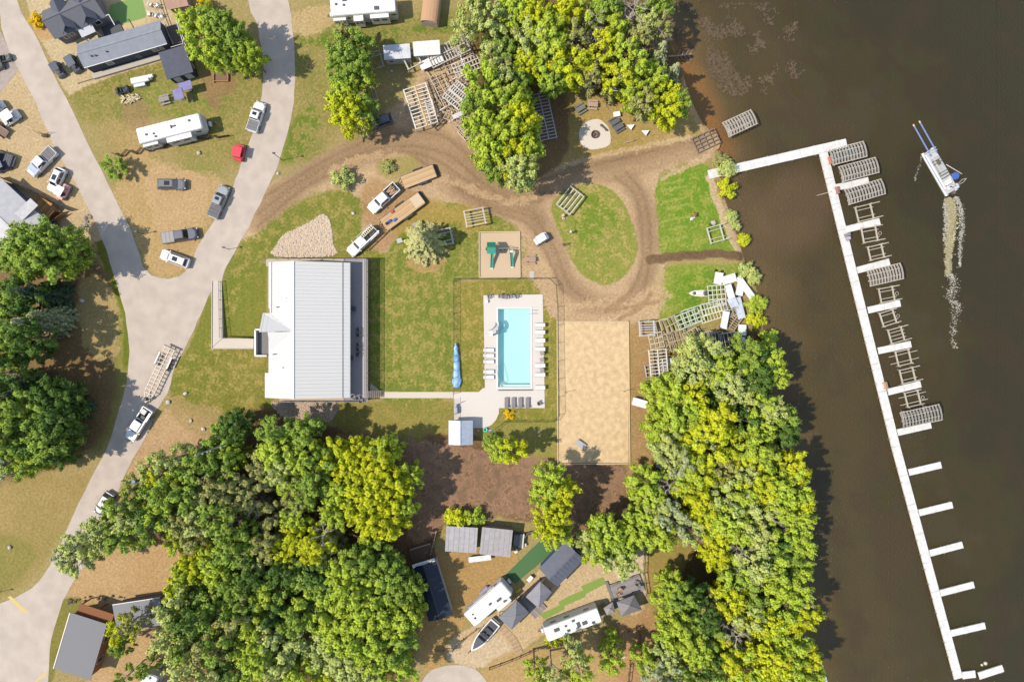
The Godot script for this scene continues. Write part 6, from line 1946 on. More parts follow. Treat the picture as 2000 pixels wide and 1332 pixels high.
# ---------------------------------------------------------------- vehicles
# front, rear: its two ends on the plan; kind: pickup, suv, car
func car(kind: String, label: String, front: Array, rear: Array, hex: String, opt := {}) -> Node3D:
	var f := P(front[0], front[1], 0.9)
	var r := P(rear[0], rear[1], 0.9)
	var c := (f + r) * 0.5
	var l := clampf(f.distance_to(r), 4.2, 6.3)
	var o := thing("pickup_truck" if kind == "pickup" else "parked_car", label, "pickup truck" if kind == "pickup" else "car", Vector3(c.x, 0, c.z), turn(r, f), opt.get("group", "vehicles parked about the resort"))
	var pm := paint(hex)
	var h := l / 2
	var w := 1.0 if kind == "pickup" else 0.94
	var belt := 1.12 if kind == "pickup" else 1.0
	var top := 1.9 if kind == "pickup" else 1.72
	var black := mat("2b2b2d", 0.7, "")
	var cabx0 := -h + 0.15 if kind != "pickup" else -h + l * 0.37
	var cabx1 := h - l * 0.25
	var mb := MB.new()
	var bx := -h if kind != "pickup" else -h + l * 0.36
	# the body: hood and sides in rounded layers
	mb.loft([mb.oct(bx, h - 0.05, -w + 0.06, w - 0.06, 0.32, 0.12, 0.35), mb.oct(bx, h, -w, w, 0.55, 0.12, 0.38), mb.oct(bx, h - 0.02, -w, w, 0.85, 0.12, 0.4), mb.oct(bx, h - 0.14, -w + 0.05, w - 0.05, belt - 0.06, 0.16, 0.45), mb.oct(bx + 0.02, h - 0.35, -w + 0.13, w - 0.13, belt, 0.2, 0.5)])
	put("body", mb, pm, o)
	if kind == "pickup":
		var bd := MB.new()
		for z in [-w + 0.07, w - 0.07]:
			bd.box(Vector3((-h + bx) / 2, 0.75, z), Vector3(bx + h - 0.02, 0.8, 0.12))
		bd.box(Vector3(-h + 0.06, 0.78, 0), Vector3(0.1, 0.74, w * 2 - 0.26))
		put("bed", bd, pm, o)
		var bed: String = opt.get("bed", "cover")
		put("bed_floor", MB.new().box(Vector3((-h + bx) / 2, 0.62, 0), Vector3(bx + h - 0.15, 0.08, w * 2 - 0.28)), mat("4a4846", 0.8, ""), o)
		if bed == "cover":
			for i in 3:
				var x0 := lerpf(-h + 0.12, bx - 0.03, i / 3.0)
				var x1 := lerpf(-h + 0.12, bx - 0.03, (i + 1) / 3.0) - 0.02
				put("bed_cover", MB.new().cbox(Vector3((x0 + x1) / 2, 1.165, 0), Vector3(x1 - x0, 0.05, w * 2 - 0.16), 0.015), mat(opt.get("cover", "6b6a70"), 0.6, "fine"), o)
	# the cabin
	var cb := MB.new()
	var low := cb.oct(cabx0, cabx1, -w + 0.08, w - 0.08, belt - 0.02, 0.1, 0.16)
	var ins := 0.55 if kind == "pickup" else 0.6
	var rb := 0.18 if kind == "pickup" else 0.4
	var up := cb.oct(cabx0 + rb, cabx1 - ins, -w + 0.26, w - 0.26, top - 0.06, 0.1, 0.14)
	var cap := cb.oct(cabx0 + rb + 0.1, cabx1 - ins - 0.1, -w + 0.36, w - 0.36, top, 0.1, 0.14)
	cb.loft([low, up, cap])
	put("cabin", cb, pm, o)
	var g := glass()
	var n := 0.012
	var ws := MB.new()
	ws.slab(low[3].lerp(up[3], 0.1) + Vector3(n, n, -0.05), up[3].lerp(low[3], 0.08) + Vector3(n, n, -0.03), up[2].lerp(low[2], 0.08) + Vector3(n, n, 0.03), low[2].lerp(up[2], 0.1) + Vector3(n, n, 0.05), 0.01)
	put("windshield", ws, g, o)
	var rw := MB.new()
	rw.slab(low[6].lerp(up[6], 0.25) + Vector3(-n, n, -0.05), up[6].lerp(low[6], 0.1) + Vector3(-n, n, -0.03), up[7].lerp(low[7], 0.1) + Vector3(-n, n, 0.03), low[7].lerp(up[7], 0.25) + Vector3(-n, n, 0.05), 0.01)
	put("rear_window", rw, g, o)
	for s in [[0, 1, -1.0], [5, 4, 1.0]]:
		for k in 2:
			var u0 := 0.04 + k * 0.48
			var u1 := u0 + 0.44
			var a: Vector3 = low[s[0]].lerp(low[s[1]], u0)
			var b: Vector3 = low[s[0]].lerp(low[s[1]], u1)
			var d: Vector3 = up[s[0]].lerp(up[s[1]], u0)
			var e: Vector3 = up[s[0]].lerp(up[s[1]], u1)
			var off := Vector3(0, n, n * s[2])
			put("side_window", MB.new().slab(a.lerp(d, 0.12) + off, b.lerp(e, 0.12) + off, e.lerp(b, 0.1) + off, d.lerp(a, 0.1) + off, 0.01), g, o)
	if opt.get("roof", true):
		put("sunroof", MB.new().box(Vector3(cabx1 - ins - 0.55 if kind == "pickup" else (cabx0 + cabx1) / 2 + 0.15, top + 0.006, 0), Vector3(0.55 if kind == "pickup" else 0.95, 0.014, 0.75)), g, o)
	if kind == "suv":
		for z in [-w + 0.32, w - 0.32]:
			put("roof_rack", MB.new().bar(Vector3(cabx0 + 0.6, top + 0.03, z), Vector3(cabx1 - 0.8, top + 0.03, z), 0.05, 0.05), black, o)
	for z in [-w, w]:
		var mz: float = z + signf(z) * 0.12
		put("mirror", MB.new().cbox(Vector3(cabx1 - 0.25, belt + 0.06, mz), Vector3(0.14, 0.18, 0.24), 0.03), pm, o)
		put("headlight", MB.new().box(Vector3(h - 0.09, 0.78, z - signf(z) * 0.3), Vector3(0.12, 0.16, 0.32)), mat("e8eaec", 0.2, ""), o)
		put("tail_light", MB.new().box(Vector3(-h + 0.0, 0.85, z - signf(z) * 0.14), Vector3(0.06, 0.3, 0.16)), mat("a82a26", 0.3, ""), o)
		for x in [-h + l * 0.19, h - l * 0.17]:
			var wz: float = z - signf(z) * 0.13
			var wh := put("wheel", MB.new().tube(Vector3(x, 0.37, wz - 0.13), Vector3(x, 0.37, wz + 0.13), 0.37, 0.37, 14), black, o)
			put("rim", MB.new().tube(Vector3(x, 0.37, wz - 0.14), Vector3(x, 0.37, wz + 0.14), 0.22, 0.22, 10), mat("bcbdbf", 0.35, "", 0.6), wh)
	put("grille", MB.new().box(Vector3(h - 0.02, 0.72, 0), Vector3(0.06, 0.22, 1.0)), black, o)
	put("bumper", MB.new().cbox(Vector3(h - 0.02, 0.48, 0), Vector3(0.16, 0.18, w * 1.7), 0.05), black if opt.get("darkbumper", false) else pm, o)
	put("rear_bumper", MB.new().cbox(Vector3(-h, 0.5, 0), Vector3(0.16, 0.18, w * 1.8), 0.05), mat("c2c3c5", 0.4, ""), o)
	return o

func wheels(o: Node3D, xs: Array, zs: Array, r := 0.36) -> void:
	for x in xs:
		for z in zs:
			var wh := put("wheel", MB.new().tube(Vector3(x, r, z - 0.1), Vector3(x, r, z + 0.1), r, r, 12), mat("2b2b2d", 0.8, ""), o)
			put("rim", MB.new().tube(Vector3(x, r, z - 0.115), Vector3(x, r, z + 0.115), r * 0.55, r * 0.55, 8), mat("c8c8c8", 0.4, ""), wh)

# a camper: front end (hitch) and rear end on the plan at roof height
func camper(label: String, front: Array, rear: Array, w: float, h: float, opt := {}) -> Node3D:
	var f := P(front[0], front[1], h)
	var r := P(rear[0], rear[1], h)
	var c := (f + r) * 0.5
	var l := f.distance_to(r)
	var o := thing("camper_trailer", label, "camper", Vector3(c.x, 0, c.z), turn(r, f), "campers on the lots")
	var shell := mat(opt.get("hex", "e9e9ea"), 0.4, "soft")
	var b := MB.new()
	var x0 := -l / 2
	var x1 := l / 2
	var e := 0.18
	var rake: float = opt.get("rake", 0.3)
	b.loft([b.oct(x0 + 0.05, x1 - rake, -w / 2, w / 2, 0.5, e), b.oct(x0, x1, -w / 2, w / 2, 1.4, e, e), b.oct(x0, x1 - rake * 0.4, -w / 2, w / 2, h - 0.16, e, e * 1.4), b.oct(x0 + 0.1, x1 - rake * 0.4 - 0.15, -w / 2 + 0.1, w / 2 - 0.1, h - 0.02, e, e * 1.4)])
	put("body", b, shell, o)
	var rf := MB.new()
	rf.loft([rf.oct(x0 + 0.09, x1 - rake * 0.4 - 0.14, -w / 2 + 0.09, w / 2 - 0.09, h - 0.021, e, e), rf.oct(x0 + 0.14, x1 - rake * 0.4 - 0.2, -w / 2 + 0.14, w / 2 - 0.14, h + 0.03, e, e)])
	put("roof", rf, mat("fdfcfb", 0.6, "soft"), o)
	for q in opt.get("vents", []):
		var dark: bool = q.size() > 4 and q[4] == "d"
		put("roof_vent", MB.new().cbox(Vector3(q[0] * l / 2, h + 0.12, q[1] * w / 2), Vector3(q[2], 0.2, q[3]), 0.05), mat("57585a" if dark else "dddddc", 0.5, ""), o)
	for q in opt.get("slides", []):      # x0, x1 along (-1..1), side, depth, top
		var sx0: float = q[0] * l / 2
		var sx1: float = q[1] * l / 2
		var z: float = q[2] * (w / 2 + q[3] / 2 - 0.03)
		var s := put("slide_out", MB.new().box(Vector3((sx0 + sx1) / 2, (q[4] + 0.75) / 2, z), Vector3(sx1 - sx0, q[4] - 0.75, q[3])), shell, o)
		put("roof", MB.new().box(Vector3((sx0 + sx1) / 2, q[4] + 0.03, z), Vector3(sx1 - sx0 + 0.06, 0.06, q[3] + 0.04)), mat("fdfcfb", 0.6, "soft"), s)
		for k in 2:
			put("window", MB.new().box(Vector3(lerpf(sx0, sx1, 0.27 + k * 0.46), q[4] - 0.75, q[2] * (w / 2 + q[3] - 0.02)), Vector3((sx1 - sx0) * 0.3, 0.5, 0.04)), glass(), s)
	for s in [-1, 1]:
		for x in opt.get("windows", [-0.6, 0.1, 0.6]):
			put("window", MB.new().box(Vector3(x * l / 2, h - 1.1, s * (w / 2 + 0.01)), Vector3(0.9, 0.55, 0.03)), glass(), o)
		put("stripe", MB.new().box(Vector3(0, 1.05, s * (w / 2 + 0.008)), Vector3(l * 0.86, 0.16, 0.02)), mat("8f949a", 0.5, ""), o)
	put("window", MB.new().box(Vector3(x0 - 0.01, h - 1.2, 0), Vector3(0.03, 0.5, 1.2)), glass(), o)
	var dr := put("door", MB.new().box(Vector3(0.35 * l / 2, 1.5, opt.get("door", -1) * (w / 2 + 0.012)), Vector3(0.7, 1.9, 0.03)), mat("dcdcdc", 0.5, ""), o)
	put("handle", MB.new().box(Vector3(0.35 * l / 2 + 0.27, 1.45, opt.get("door", -1) * (w / 2 + 0.04)), Vector3(0.06, 0.14, 0.04)), mat("333333", 0.4, ""), dr)
	wheels(o, [-0.5, 0.35], [-w / 2 + 0.14, w / 2 - 0.14])
	var hm := mat("3a3a3c", 0.6, "")
	for z in [-0.7, 0.7]:
		put("hitch_arm", MB.new().bar(Vector3(x1 - rake, 0.5, z), Vector3(x1 + 1.1, 0.5, 0), 0.1, 0.1), hm, o)
	put("propane_box", MB.new().cbox(Vector3(x1 + 0.3, 0.8, 0), Vector3(0.45, 0.6, 0.8), 0.08), mat("e4e4e4", 0.4, ""), o)
	if opt.get("ladder", false):
		for z in [-0.9, -0.5]:
			put("ladder_rail", MB.new().bar(Vector3(x0 - 0.08, 0.7, z), Vector3(x0 - 0.08, h, z), 0.03, 0.03), mat("e0e0e0", 0.4, ""), o)
	if opt.get("awning", 0):
		var s: int = opt.get("awning", 0)
		put("awning_roll", MB.new().tube(Vector3(-l * 0.35, h - 0.25, s * (w / 2 + 0.09)), Vector3(l * 0.3, h - 0.25, s * (w / 2 + 0.09)), 0.08, 0.08), mat("d0d0d0", 0.5, ""), o)
	return o

func flat_trailer(label: String, a: Array, b: Array, w: float, hex: String, tow: Array) -> Node3D:
	var pa := P(a[0], a[1], 0.7)
	var pb := P(b[0], b[1], 0.7)
	var c := (pa + pb) * 0.5
	var l := pa.distance_to(pb)
	var o := thing("flat_trailer", label, "trailer", Vector3(c.x, 0, c.z), turn(pb, pa), "plank trailers behind the pickups")
	var n := 9
	for i in n:
		put("plank", MB.new().box(Vector3(0, 0.72 + (i % 3) * 0.004, lerpf(-w / 2, w / 2, (i + 0.5) / n)), Vector3(l - 0.1, 0.05, w / n - 0.015)), mat([hex, "e2b987", "d8ad7a", "e9c596"][i * 7 % 4], 0.8, "fine"), o)
	var fr := mat("2f2d2b", 0.7, "")
	for z in [-w / 2 - 0.04, w / 2 + 0.04]:
		put("side_frame", MB.new().box(Vector3(0, 0.66, z), Vector3(l, 0.16, 0.08)), fr, o)
	put("tail_frame", MB.new().box(Vector3(-l / 2 - 0.06, 0.7, 0), Vector3(0.12, 0.24, w)), fr, o)
	put("ramp", MB.new().slab(Vector3(-l / 2 - 0.1, 0.75, -w / 2), Vector3(-l / 2 - 0.55, 0.35, -w / 2), Vector3(-l / 2 - 0.55, 0.35, w / 2), Vector3(-l / 2 - 0.1, 0.75, w / 2), 0.06), fr, o)
	for z in [-w / 2, w / 2]:
		put("tongue", MB.new().bar(Vector3(l / 2, 0.6, z * 0.8), Vector3(l / 2 + 1.3, 0.55, 0), 0.1, 0.1), fr, o)
		put("fender", MB.new().box(Vector3(-0.3, 0.8, z + signf(z) * 0.2), Vector3(1.9, 0.05, 0.28)), fr, o)
	put("jack", MB.new().tube(Vector3(l / 2 + 0.9, 0.2, 0), Vector3(l / 2 + 0.9, 1.0, 0), 0.06, 0.06), mat("8a8886", 0.5, ""), o)
	wheels(o, [-0.75, 0.15], [-w / 2 - 0.18, w / 2 + 0.18], 0.33)
	return o

# an open cart or quad: seat, roof, four fat wheels
func cart(called: String, label: String, at: Array, yaw: float, hex: String, roof: String, l := 2.6, w := 1.35, group := "") -> Node3D:
	var o := thing(called, label, "golf cart" if called == "golf_cart" else "off-road buggy", G(at[0], at[1]), yaw, group)
	var m := paint(hex)
	put("body", MB.new().cbox(Vector3(0, 0.55, 0), Vector3(l, 0.4, w), 0.15), m, o)
	put("hood", MB.new().cbox(Vector3(l * 0.36, 0.82, 0), Vector3(l * 0.24, 0.22, w * 0.8), 0.08), m, o)
	put("seat", MB.new().cbox(Vector3(-l * 0.12, 0.88, 0), Vector3(0.5, 0.3, w * 0.8), 0.06), mat("2f2f31", 0.7, ""), o)
	put("seat_back", MB.new().cbox(Vector3(-l * 0.24, 1.15, 0), Vector3(0.14, 0.5, w * 0.8), 0.04), mat("2f2f31", 0.7, ""), o)
	if roof:
		put("roof", MB.new().cbox(Vector3(-l * 0.04, 1.88, 0), Vector3(l * 0.62, 0.08, w * 0.95), 0.03), paint(roof), o)
		for x in [-l * 0.32, l * 0.22]:
			for z in [-w * 0.42, w * 0.42]:
				put("roof_post", MB.new().bar(Vector3(x + 0.1 * signf(x), 0.7, z), Vector3(x, 1.86, z), 0.04, 0.04), mat("2f2f31", 0.6, ""), o)
	put("steering_wheel", MB.new().tube(Vector3(l * 0.12, 1.1, -w * 0.2), Vector3(l * 0.1, 1.13, -w * 0.2), 0.18, 0.18, 10), mat("2f2f31", 0.6, ""), o)
	put("cargo_bed", MB.new().cbox(Vector3(-l * 0.42, 0.85, 0), Vector3(l * 0.2, 0.2, w * 0.85), 0.04), m if roof else mat("3a3a3c", 0.7, ""), o)
	wheels(o, [-l * 0.36, l * 0.36], [-w * 0.48, w * 0.48], 0.29)
	return o

func vehicles() -> void:
	car("pickup", "white pickup with grey bed cover parked on the curving road's left edge", [509, 199], [490, 256], "f2f2f2", {"cover": "807f86"})
	car("pickup", "grey pickup with dark bed cover parked lower on the curving road", [439, 363], [413, 424], "9b9da2", {"cover": "605f66"})
	car("suv", "dark grey car alone in the upper part of the bare parking triangle", [361, 360], [306, 359], "66676d")
	car("pickup", "black pickup with a pale grey bed cover in the parking triangle", [387, 454], [313, 466], "41465a", {"cover": "a9a3a2", "roof": false})
	car("suv", "white car with dark roof glass at the parking triangle's lower tip", [313, 495], [367, 515], "f4f4f6")
	car("suv", "black car half under the tree on the road's lower stretch", [190, 1003], [213, 965], "4a4d5c", {"roof": false})
	car("suv", "dark car in the tree shade at the upper parking spot", [722, 244], [765, 229], "4e535f", {"roof": false})
	var a := car("pickup", "white pickup with lumber in its open bed, ahead of the shorter plank trailer", [721, 412], [776, 362], "f7f7f7", {"bed": "open", "roof": false})
	for i in 6:
		put("lumber", MB.new().box(Vector3(-1.9 + (i % 2) * 0.15, 0.8 + i * 0.05, -0.5 + i * 0.2), Vector3(1.5, 0.07, 0.16), Basis(Vector3.UP, 0.2 * (i % 3 - 1))), mat(["e2c09a", "c69a76", "d8b08c"][i % 3], 0.8, "fine"), a)
	var b := car("pickup", "white pickup with ladder rack, ahead of the longer plank trailer", [678, 499], [737, 443], "f3f3f4", {"bed": "open", "roof": false})
	ladder_rack(b)
	var d := car("pickup", "white and grey pickup towing the long lift trailer on the road", [249, 861], [291, 796], "eef0f3", {"bed": "open", "roof": false})
	put("bed_box", MB.new().cbox(Vector3(-2.35, 0.95, 0.35), Vector3(0.9, 0.5, 0.9), 0.04), mat("b9bbc0", 0.5, ""), d)
	put("winch", MB.new().cbox(Vector3(-1.5, 1.0, -0.1), Vector3(0.7, 0.6, 0.9), 0.1), mat("2c2d33", 0.6, ""), d)
	put("rack", MB.new().bar(Vector3(-2.9, 1.6, -0.9), Vector3(1.0, 1.6, -0.95), 0.28, 0.1), mat("f4f4f4", 0.5, ""), d)
	for x in [-2.6, 0.6]:
		put("rack_leg", MB.new().bar(Vector3(x, 0.9, -0.85), Vector3(x, 1.6, -0.92), 0.06, 0.06), mat("55575c", 0.5, ""), d)
	# its trailer
	var t := thing("lift_trailer", "long cream boat-lift trailer coupled behind the pickup on the road", "trailer", G(312, 732), turn(G(340, 678), G(288, 790)), "")
	var cr := mat("f0dfcb", 0.6, "soft")
	for z in [-0.85, 0.0, 0.85]:
		put("beam", MB.new().bar(Vector3(-5.2, 0.9, z), Vector3(3.6 if z else 4.4, 0.85, z), 0.14, 0.16), cr, t)
	for i in 13:
		var x := -5.1 + i * 0.72
		put("cross_bar", MB.new().box(Vector3(x, 1.0, 0), Vector3(0.12, 0.1, 1.9 if i > 3 else 2.3)), cr, t)
	for z in [-1.15, 1.15]:
		put("guide", MB.new().bar(Vector3(-3.9, 1.25, z), Vector3(-1.7, 1.25, z), 0.16, 0.2), mat("f6f1ea", 0.5, ""), t)
		put("tongue", MB.new().bar(Vector3(3.5, 0.85, z * 0.75), Vector3(5.3, 0.75, 0), 0.14, 0.14), cr, t)
	wheels(t, [-2.4, -1.6, -3.2], [-1.1, 1.1], 0.35)
	put("winch_post", MB.new().cbox(Vector3(4.6, 1.1, 0), Vector3(0.5, 0.7, 0.6), 0.08), mat("3b3a3f", 0.6, ""), t)
	put("tail_bar", MB.new().box(Vector3(-5.3, 0.9, 0), Vector3(0.16, 0.2, 2.3)), mat("6a625c", 0.6, ""), t)
	flat_trailer("shorter plank trailer at the dirt track, behind the lumber pickup", [786, 357], [849, 333], 2.2, "e6c193", [])
	var ft := flat_trailer("longer plank trailer by the lawn, behind the ladder-rack pickup", [749, 440], [823, 386], 2.35, "e0b685", [])
	put("plywood", MB.new().box(Vector3(-3.2, 0.79, 0.0), Vector3(1.9, 0.05, 2.0)), mat("ecd2ae", 0.8, "fine"), ft)
	for q in [["blue canvas bag on the longer plank trailer", "bag", 761, 432, "4f6fc0"], ["smaller blue bag beside the first on the longer plank trailer", "bag", 771, 429.5, "6f86c8"], ["black bag at the coupling end of the longer plank trailer", "bag", 756, 436, "34333a"]]:
		var g := thing("tool_bag", q[0], q[1], P(q[2], q[3], 0.75), 0.6)
		put("bag", MB.new().cbox(Vector3(0, 0.16, 0), Vector3(0.7, 0.32, 0.45), 0.1), mat(q[4], 0.8, "soft"), g)
		put("handle", MB.new().bar(Vector3(-0.15, 0.36, 0), Vector3(0.15, 0.36, 0), 0.04, 0.05), mat("2a2a2e", 0.7, ""), g)
	var gn := thing("generator", "small red generator on the upper side of the longer plank trailer", "generator", P(767, 414, 0.4), 0.6)
	put("tank", MB.new().cbox(Vector3(0, 0.45, 0), Vector3(0.6, 0.3, 0.45), 0.06), mat("c04a40", 0.4, ""), gn)
	put("frame", MB.new().cbox(Vector3(0, 0.2, 0), Vector3(0.75, 0.3, 0.55), 0.03), mat("333333", 0.6, ""), gn)
	# carts
	cart("buggy", "red open buggy parked on the grass edge of the curving road", [470, 300], 1.35, "d42a3c", "e0313f", 2.9, 1.7)
	cart("golf_cart", "white golf cart on the sandy track right of the play area", [1057, 467], 0.55, "f3f1ee", "ffffff", 2.6, 1.35)
	cart("golf_cart", "dark grey golf cart nearest the left road below the long home", [118, 139], -1.0, "55565e", "4d4f58", 2.7, 1.4)
	cart("golf_cart", "dark grey golf cart against the long home's left end", [148, 128], -1.0, "4c4d56", "5d6068", 3.2, 1.5)
	cart("golf_cart", "white golf cart parked beside the white car on the left lot", [128, 376], 1.05, "e8a8a0", "fbfbfb", 2.8, 1.4)
	car("suv", "white car with dark sunroof on the left lot beside the golf cart", [98, 374], [119, 329], "f6f6f8")
	var cv := car("pickup", "large white vehicle with a blue tarp over its front on the left lot", [57, 340], [103, 292], "eef0f4", {"roof": false})
	put("tarp", MB.new().slab(Vector3(2.75, 1.06, -0.95), Vector3(0.4, 1.5, -1.0), Vector3(0.4, 1.5, 1.0), Vector3(2.75, 1.06, 0.95), 0.04), mat("aebcd6", 0.6, "soft"), cv)
	cart("golf_cart", "white-roofed golf cart among the trailers at the left edge", [26, 231], 0.6, "ece7e4", "ffffff", 3.0, 1.9)
	cart("golf_cart", "white golf cart cut off by the left edge", [-2, 212], 0.6, "e8e6e4", "f0f0f0", 2.8, 1.6)
	cart("buggy", "dark buggy at the left edge beside the grey side road", [14, 116], 0.3, "6d6a5c", "", 2.0, 1.1)
	cart("buggy", "second dark buggy cut off by the left edge at the side road", [0, 132], 0.3, "4a4844", "", 2.0, 1.1)
	var cp := thing("utility_trailer", "pinkish open trailer at the left edge below the white golf cart", "trailer", G(2, 256), -0.6)
	put("floor", MB.new().box(Vector3(0, 0.55, 0), Vector3(3.2, 0.06, 1.5)), mat("8d7264", 0.8, "fine"), cp)
	for z in [-0.78, 0.78]:
		put("rail", MB.new().box(Vector3(0, 0.8, z), Vector3(3.2, 0.45, 0.06)), mat("d8a898", 0.6, ""), cp)
	wheels(cp, [0.0], [-0.95, 0.95], 0.3)
	car("pickup", "navy pickup cut off by the left edge on the left lot", [-22, 300], [22, 315], "4b5068", {"cover": "3e4152", "roof": false})
	cart("golf_cart", "dark blue golf cart at the left edge behind the navy pickup", [10, 327], 0.4, "4a5066", "595e74", 2.4, 1.4)

func ladder_rack(b: Node3D) -> void:
	var m := mat("3c3b3a", 0.6, "")
	for x in [-2.7, -0.6]:
		for z in [-0.95, 0.95]:
			put("rack_post", MB.new().bar(Vector3(x, 1.0, z), Vector3(x, 2.0, z), 0.07, 0.07), m, b)
		put("rack_bar", MB.new().box(Vector3(x, 2.03, 0), Vector3(0.07, 0.06, 2.0)), m, b)
	put("side_beam", MB.new().bar(Vector3(-3.4, 2.1, -0.95), Vector3(1.6, 2.1, -0.95), 0.2, 0.12), mat("f4f4f4", 0.5, ""), b)
	put("side_beam", MB.new().bar(Vector3(-3.2, 2.1, 0.9), Vector3(0.2, 2.1, 0.9), 0.1, 0.1), mat("b9b9b9", 0.5, ""), b)
	var lm := mat("ece2b8", 0.6, "")
	for z in [0.05, 0.6]:
		put("ladder_rail", MB.new().bar(Vector3(-3.1, 2.12, z), Vector3(-0.3, 2.12, z), 0.08, 0.06), lm, b)
	for i in 8:
		put("ladder_rung", MB.new().box(Vector3(-2.95 + i * 0.36, 2.12, 0.325), Vector3(0.13, 0.05, 0.5)), lm, b)
	put("tool_box", MB.new().cbox(Vector3(-1.0, 1.0, 0), Vector3(0.5, 0.4, 1.7), 0.03), mat("7c7c7e", 0.5, ""), b)
	put("cargo", MB.new().box(Vector3(-2.1, 0.8, -0.4), Vector3(1.4, 0.3, 0.6)), mat("8d7a66", 0.8, "fine"), b)

# ---------------------------------------------------------------- lots on the left
func lots_left() -> void:
	var roofg := "9a9eaa"
	# grey cottage, top left
	var c := gable_house("cottage", "dark grey cottage with cross gables at the top left beside yellow bush", "house", G(134, 20, 4.0), 0.42, 9.0, 4.8, 2.9, 1.5, "74767f", "8b8590", {"axis": "x", "grain": "fine", "windows": [["s", -3.2, 1.8, 0.6, 0.9], ["s", -2.1, 1.8, 0.6, 0.9], ["s", 2.8, 1.8, 0.9, 0.9]], "trim": "e9e7e6"})
	for x in [-1.6, 2.3]:
		put("dormer_roof", MB.new().slab(Vector3(x, 4.35, -2.9), Vector3(x, 4.35, 2.3), Vector3(x - 1.3, 3.4, 2.9), Vector3(x - 1.3, 3.4, -2.9), 0.1), mat("5b5f6e", 0.8, "fine"), c)
		put("dormer_roof", MB.new().slab(Vector3(x, 4.35, 2.3), Vector3(x, 4.35, -2.9), Vector3(x + 1.3, 3.4, -2.9), Vector3(x + 1.3, 3.4, 2.9), 0.1), mat("5b5f6e", 0.8, "fine"), c)
	put("porch_roof", MB.new().slab(Vector3(-0.6, 2.6, 2.4), Vector3(2.0, 2.6, 2.4), Vector3(2.0, 2.3, 4.0), Vector3(-0.6, 2.3, 4.0), 0.1), mat("c3c4cc", 0.7, ""), c)
	for x in [-0.5, 1.9]:
		put("porch_post", MB.new().box(Vector3(x, 1.12, 3.8), Vector3(0.14, 2.24, 0.14)), mat("e9e7e6", 0.6, ""), c)
	put("pergola", MB.new().bar(Vector3(2.0, 2.7, 2.5), Vector3(5.4, 2.7, 2.5), 0.12, 0.12), mat("dcdbda", 0.6, ""), c)
	put("pergola", MB.new().bar(Vector3(5.4, 2.7, 2.5), Vector3(5.6, 2.7, 4.6), 0.12, 0.12), mat("dcdbda", 0.6, ""), c)
	put("terrace", MB.new().box(Vector3(4.0, 0.1, 3.6), Vector3(3.4, 0.2, 2.4)), mat("5a5a60", 0.8, "fine"), c)
	# long park home
	var h := gable_house("park_home", "long grey park home with dark roof and white-framed windows by the road", "house", G(231, 81, 3.8), 0.285, 14.6, 3.9, 2.9, 0.95, roofg, "4a505c", {"axis": "x", "eave": 0.15, "grain": "soft", "windows": [["s", -3.4, 1.7, 0.9, 0.8], ["s", 4.8, 1.7, 0.8, 0.8], ["s", 5.9, 1.7, 0.5, 0.8]], "doors": [["s", 1.5, 0.9, "5a606c"]], "trim": "eceae8"})
	put("eave_trim", MB.new().bar(Vector3(-7.4, 2.78, 2.12), Vector3(7.4, 2.78, 2.12), 0.1, 0.14), mat("eceae8", 0.6, ""), h)
	for q in [[-5.3, 0.9], [-4.6, 1.0], [-2.6, 0.9]]:
		put("roof_vent", MB.new().tube(Vector3(q[0], 3.2, q[1]), Vector3(q[0], 3.75, q[1]), 0.12, 0.12, 7), mat("4b4c50", 0.6, ""), h)
	put("deck", MB.new().box(Vector3(8.6, 0.4, 0.2), Vector3(2.4, 0.8, 4.2)), mat("6f625c", 0.85, "fine"), h)
	put("skirt_deck", MB.new().box(Vector3(-0.5, 0.25, 2.6), Vector3(14.2, 0.5, 0.9)), mat("d2c6b8", 0.85, "fine"), h)
	for i in 7:
		put("rail_post", MB.new().box(Vector3(9.75, 1.3, -1.9 + i * 0.7), Vector3(0.08, 1.0, 0.08)), mat("e6e4e2", 0.6, ""), h)
	for y in [1.0, 1.8]:
		put("deck_rail", MB.new().bar(Vector3(9.75, y, -1.9), Vector3(9.75, y, 2.3), 0.08, 0.06), mat("e6e4e2", 0.6, ""), h)
	put("deck_rail", MB.new().bar(Vector3(7.5, 1.8, 2.3), Vector3(9.75, 1.8, 2.3), 0.08, 0.06), mat("e6e4e2", 0.6, ""), h)
	# turf yard and the clutter at the deck
	struct("turf", MB.new().prism(flat(pairs("205,52 214,10 275,-10 285,30 282,34 208,56")), 0.016, 0.016), mat("8cb060", 0.95, "fine"))
	struct("turf", MB.new().prism(flat(pairs("206,57 285,35 283,45 208,66")), 0.016, 0.016), mat("e2c793", 0.95, "fine"))
	var k := 0
	for q in [[294, 11, "f3efec"], [307, 14, "e8e4e0"], [292, 29, "efeae4"], [304, 32, "e4ded8"], [315, 34, "fbf9f6"]]:
		k += 1
		armchair("%s pale patio chair from the left on the terrace above the long home" % ordinal(k), G(q[0], q[1]), k * 1.1, q[2], "patio chairs above the long home")
	rail_fence("white rail fence down the right side of the long home's terrace", [[300, -30], [318, 30], [335, 75], [343, 90]], 1.1, "e6e2de", 2.0)
	rail_fence("brown board fence running right from the long home's deck", [[343, 92], [375, 84]], 1.3, "b59a88", 1.6, true)
	rail_fence("low timber edge between the long home and the lawn", [[152, 163], [240, 136], [310, 108]], 0.25, "a98f78", 2.4)
	var ps := gable_house("garden_shed", "brown-roofed shed cut off by the top edge above the long home", "shed", G(340, -6, 2.6), 0.2, 3.2, 2.6, 2.2, 0.7, "c99f88", "c0a08e", {"axis": "x"})
	ps.get_child_count()
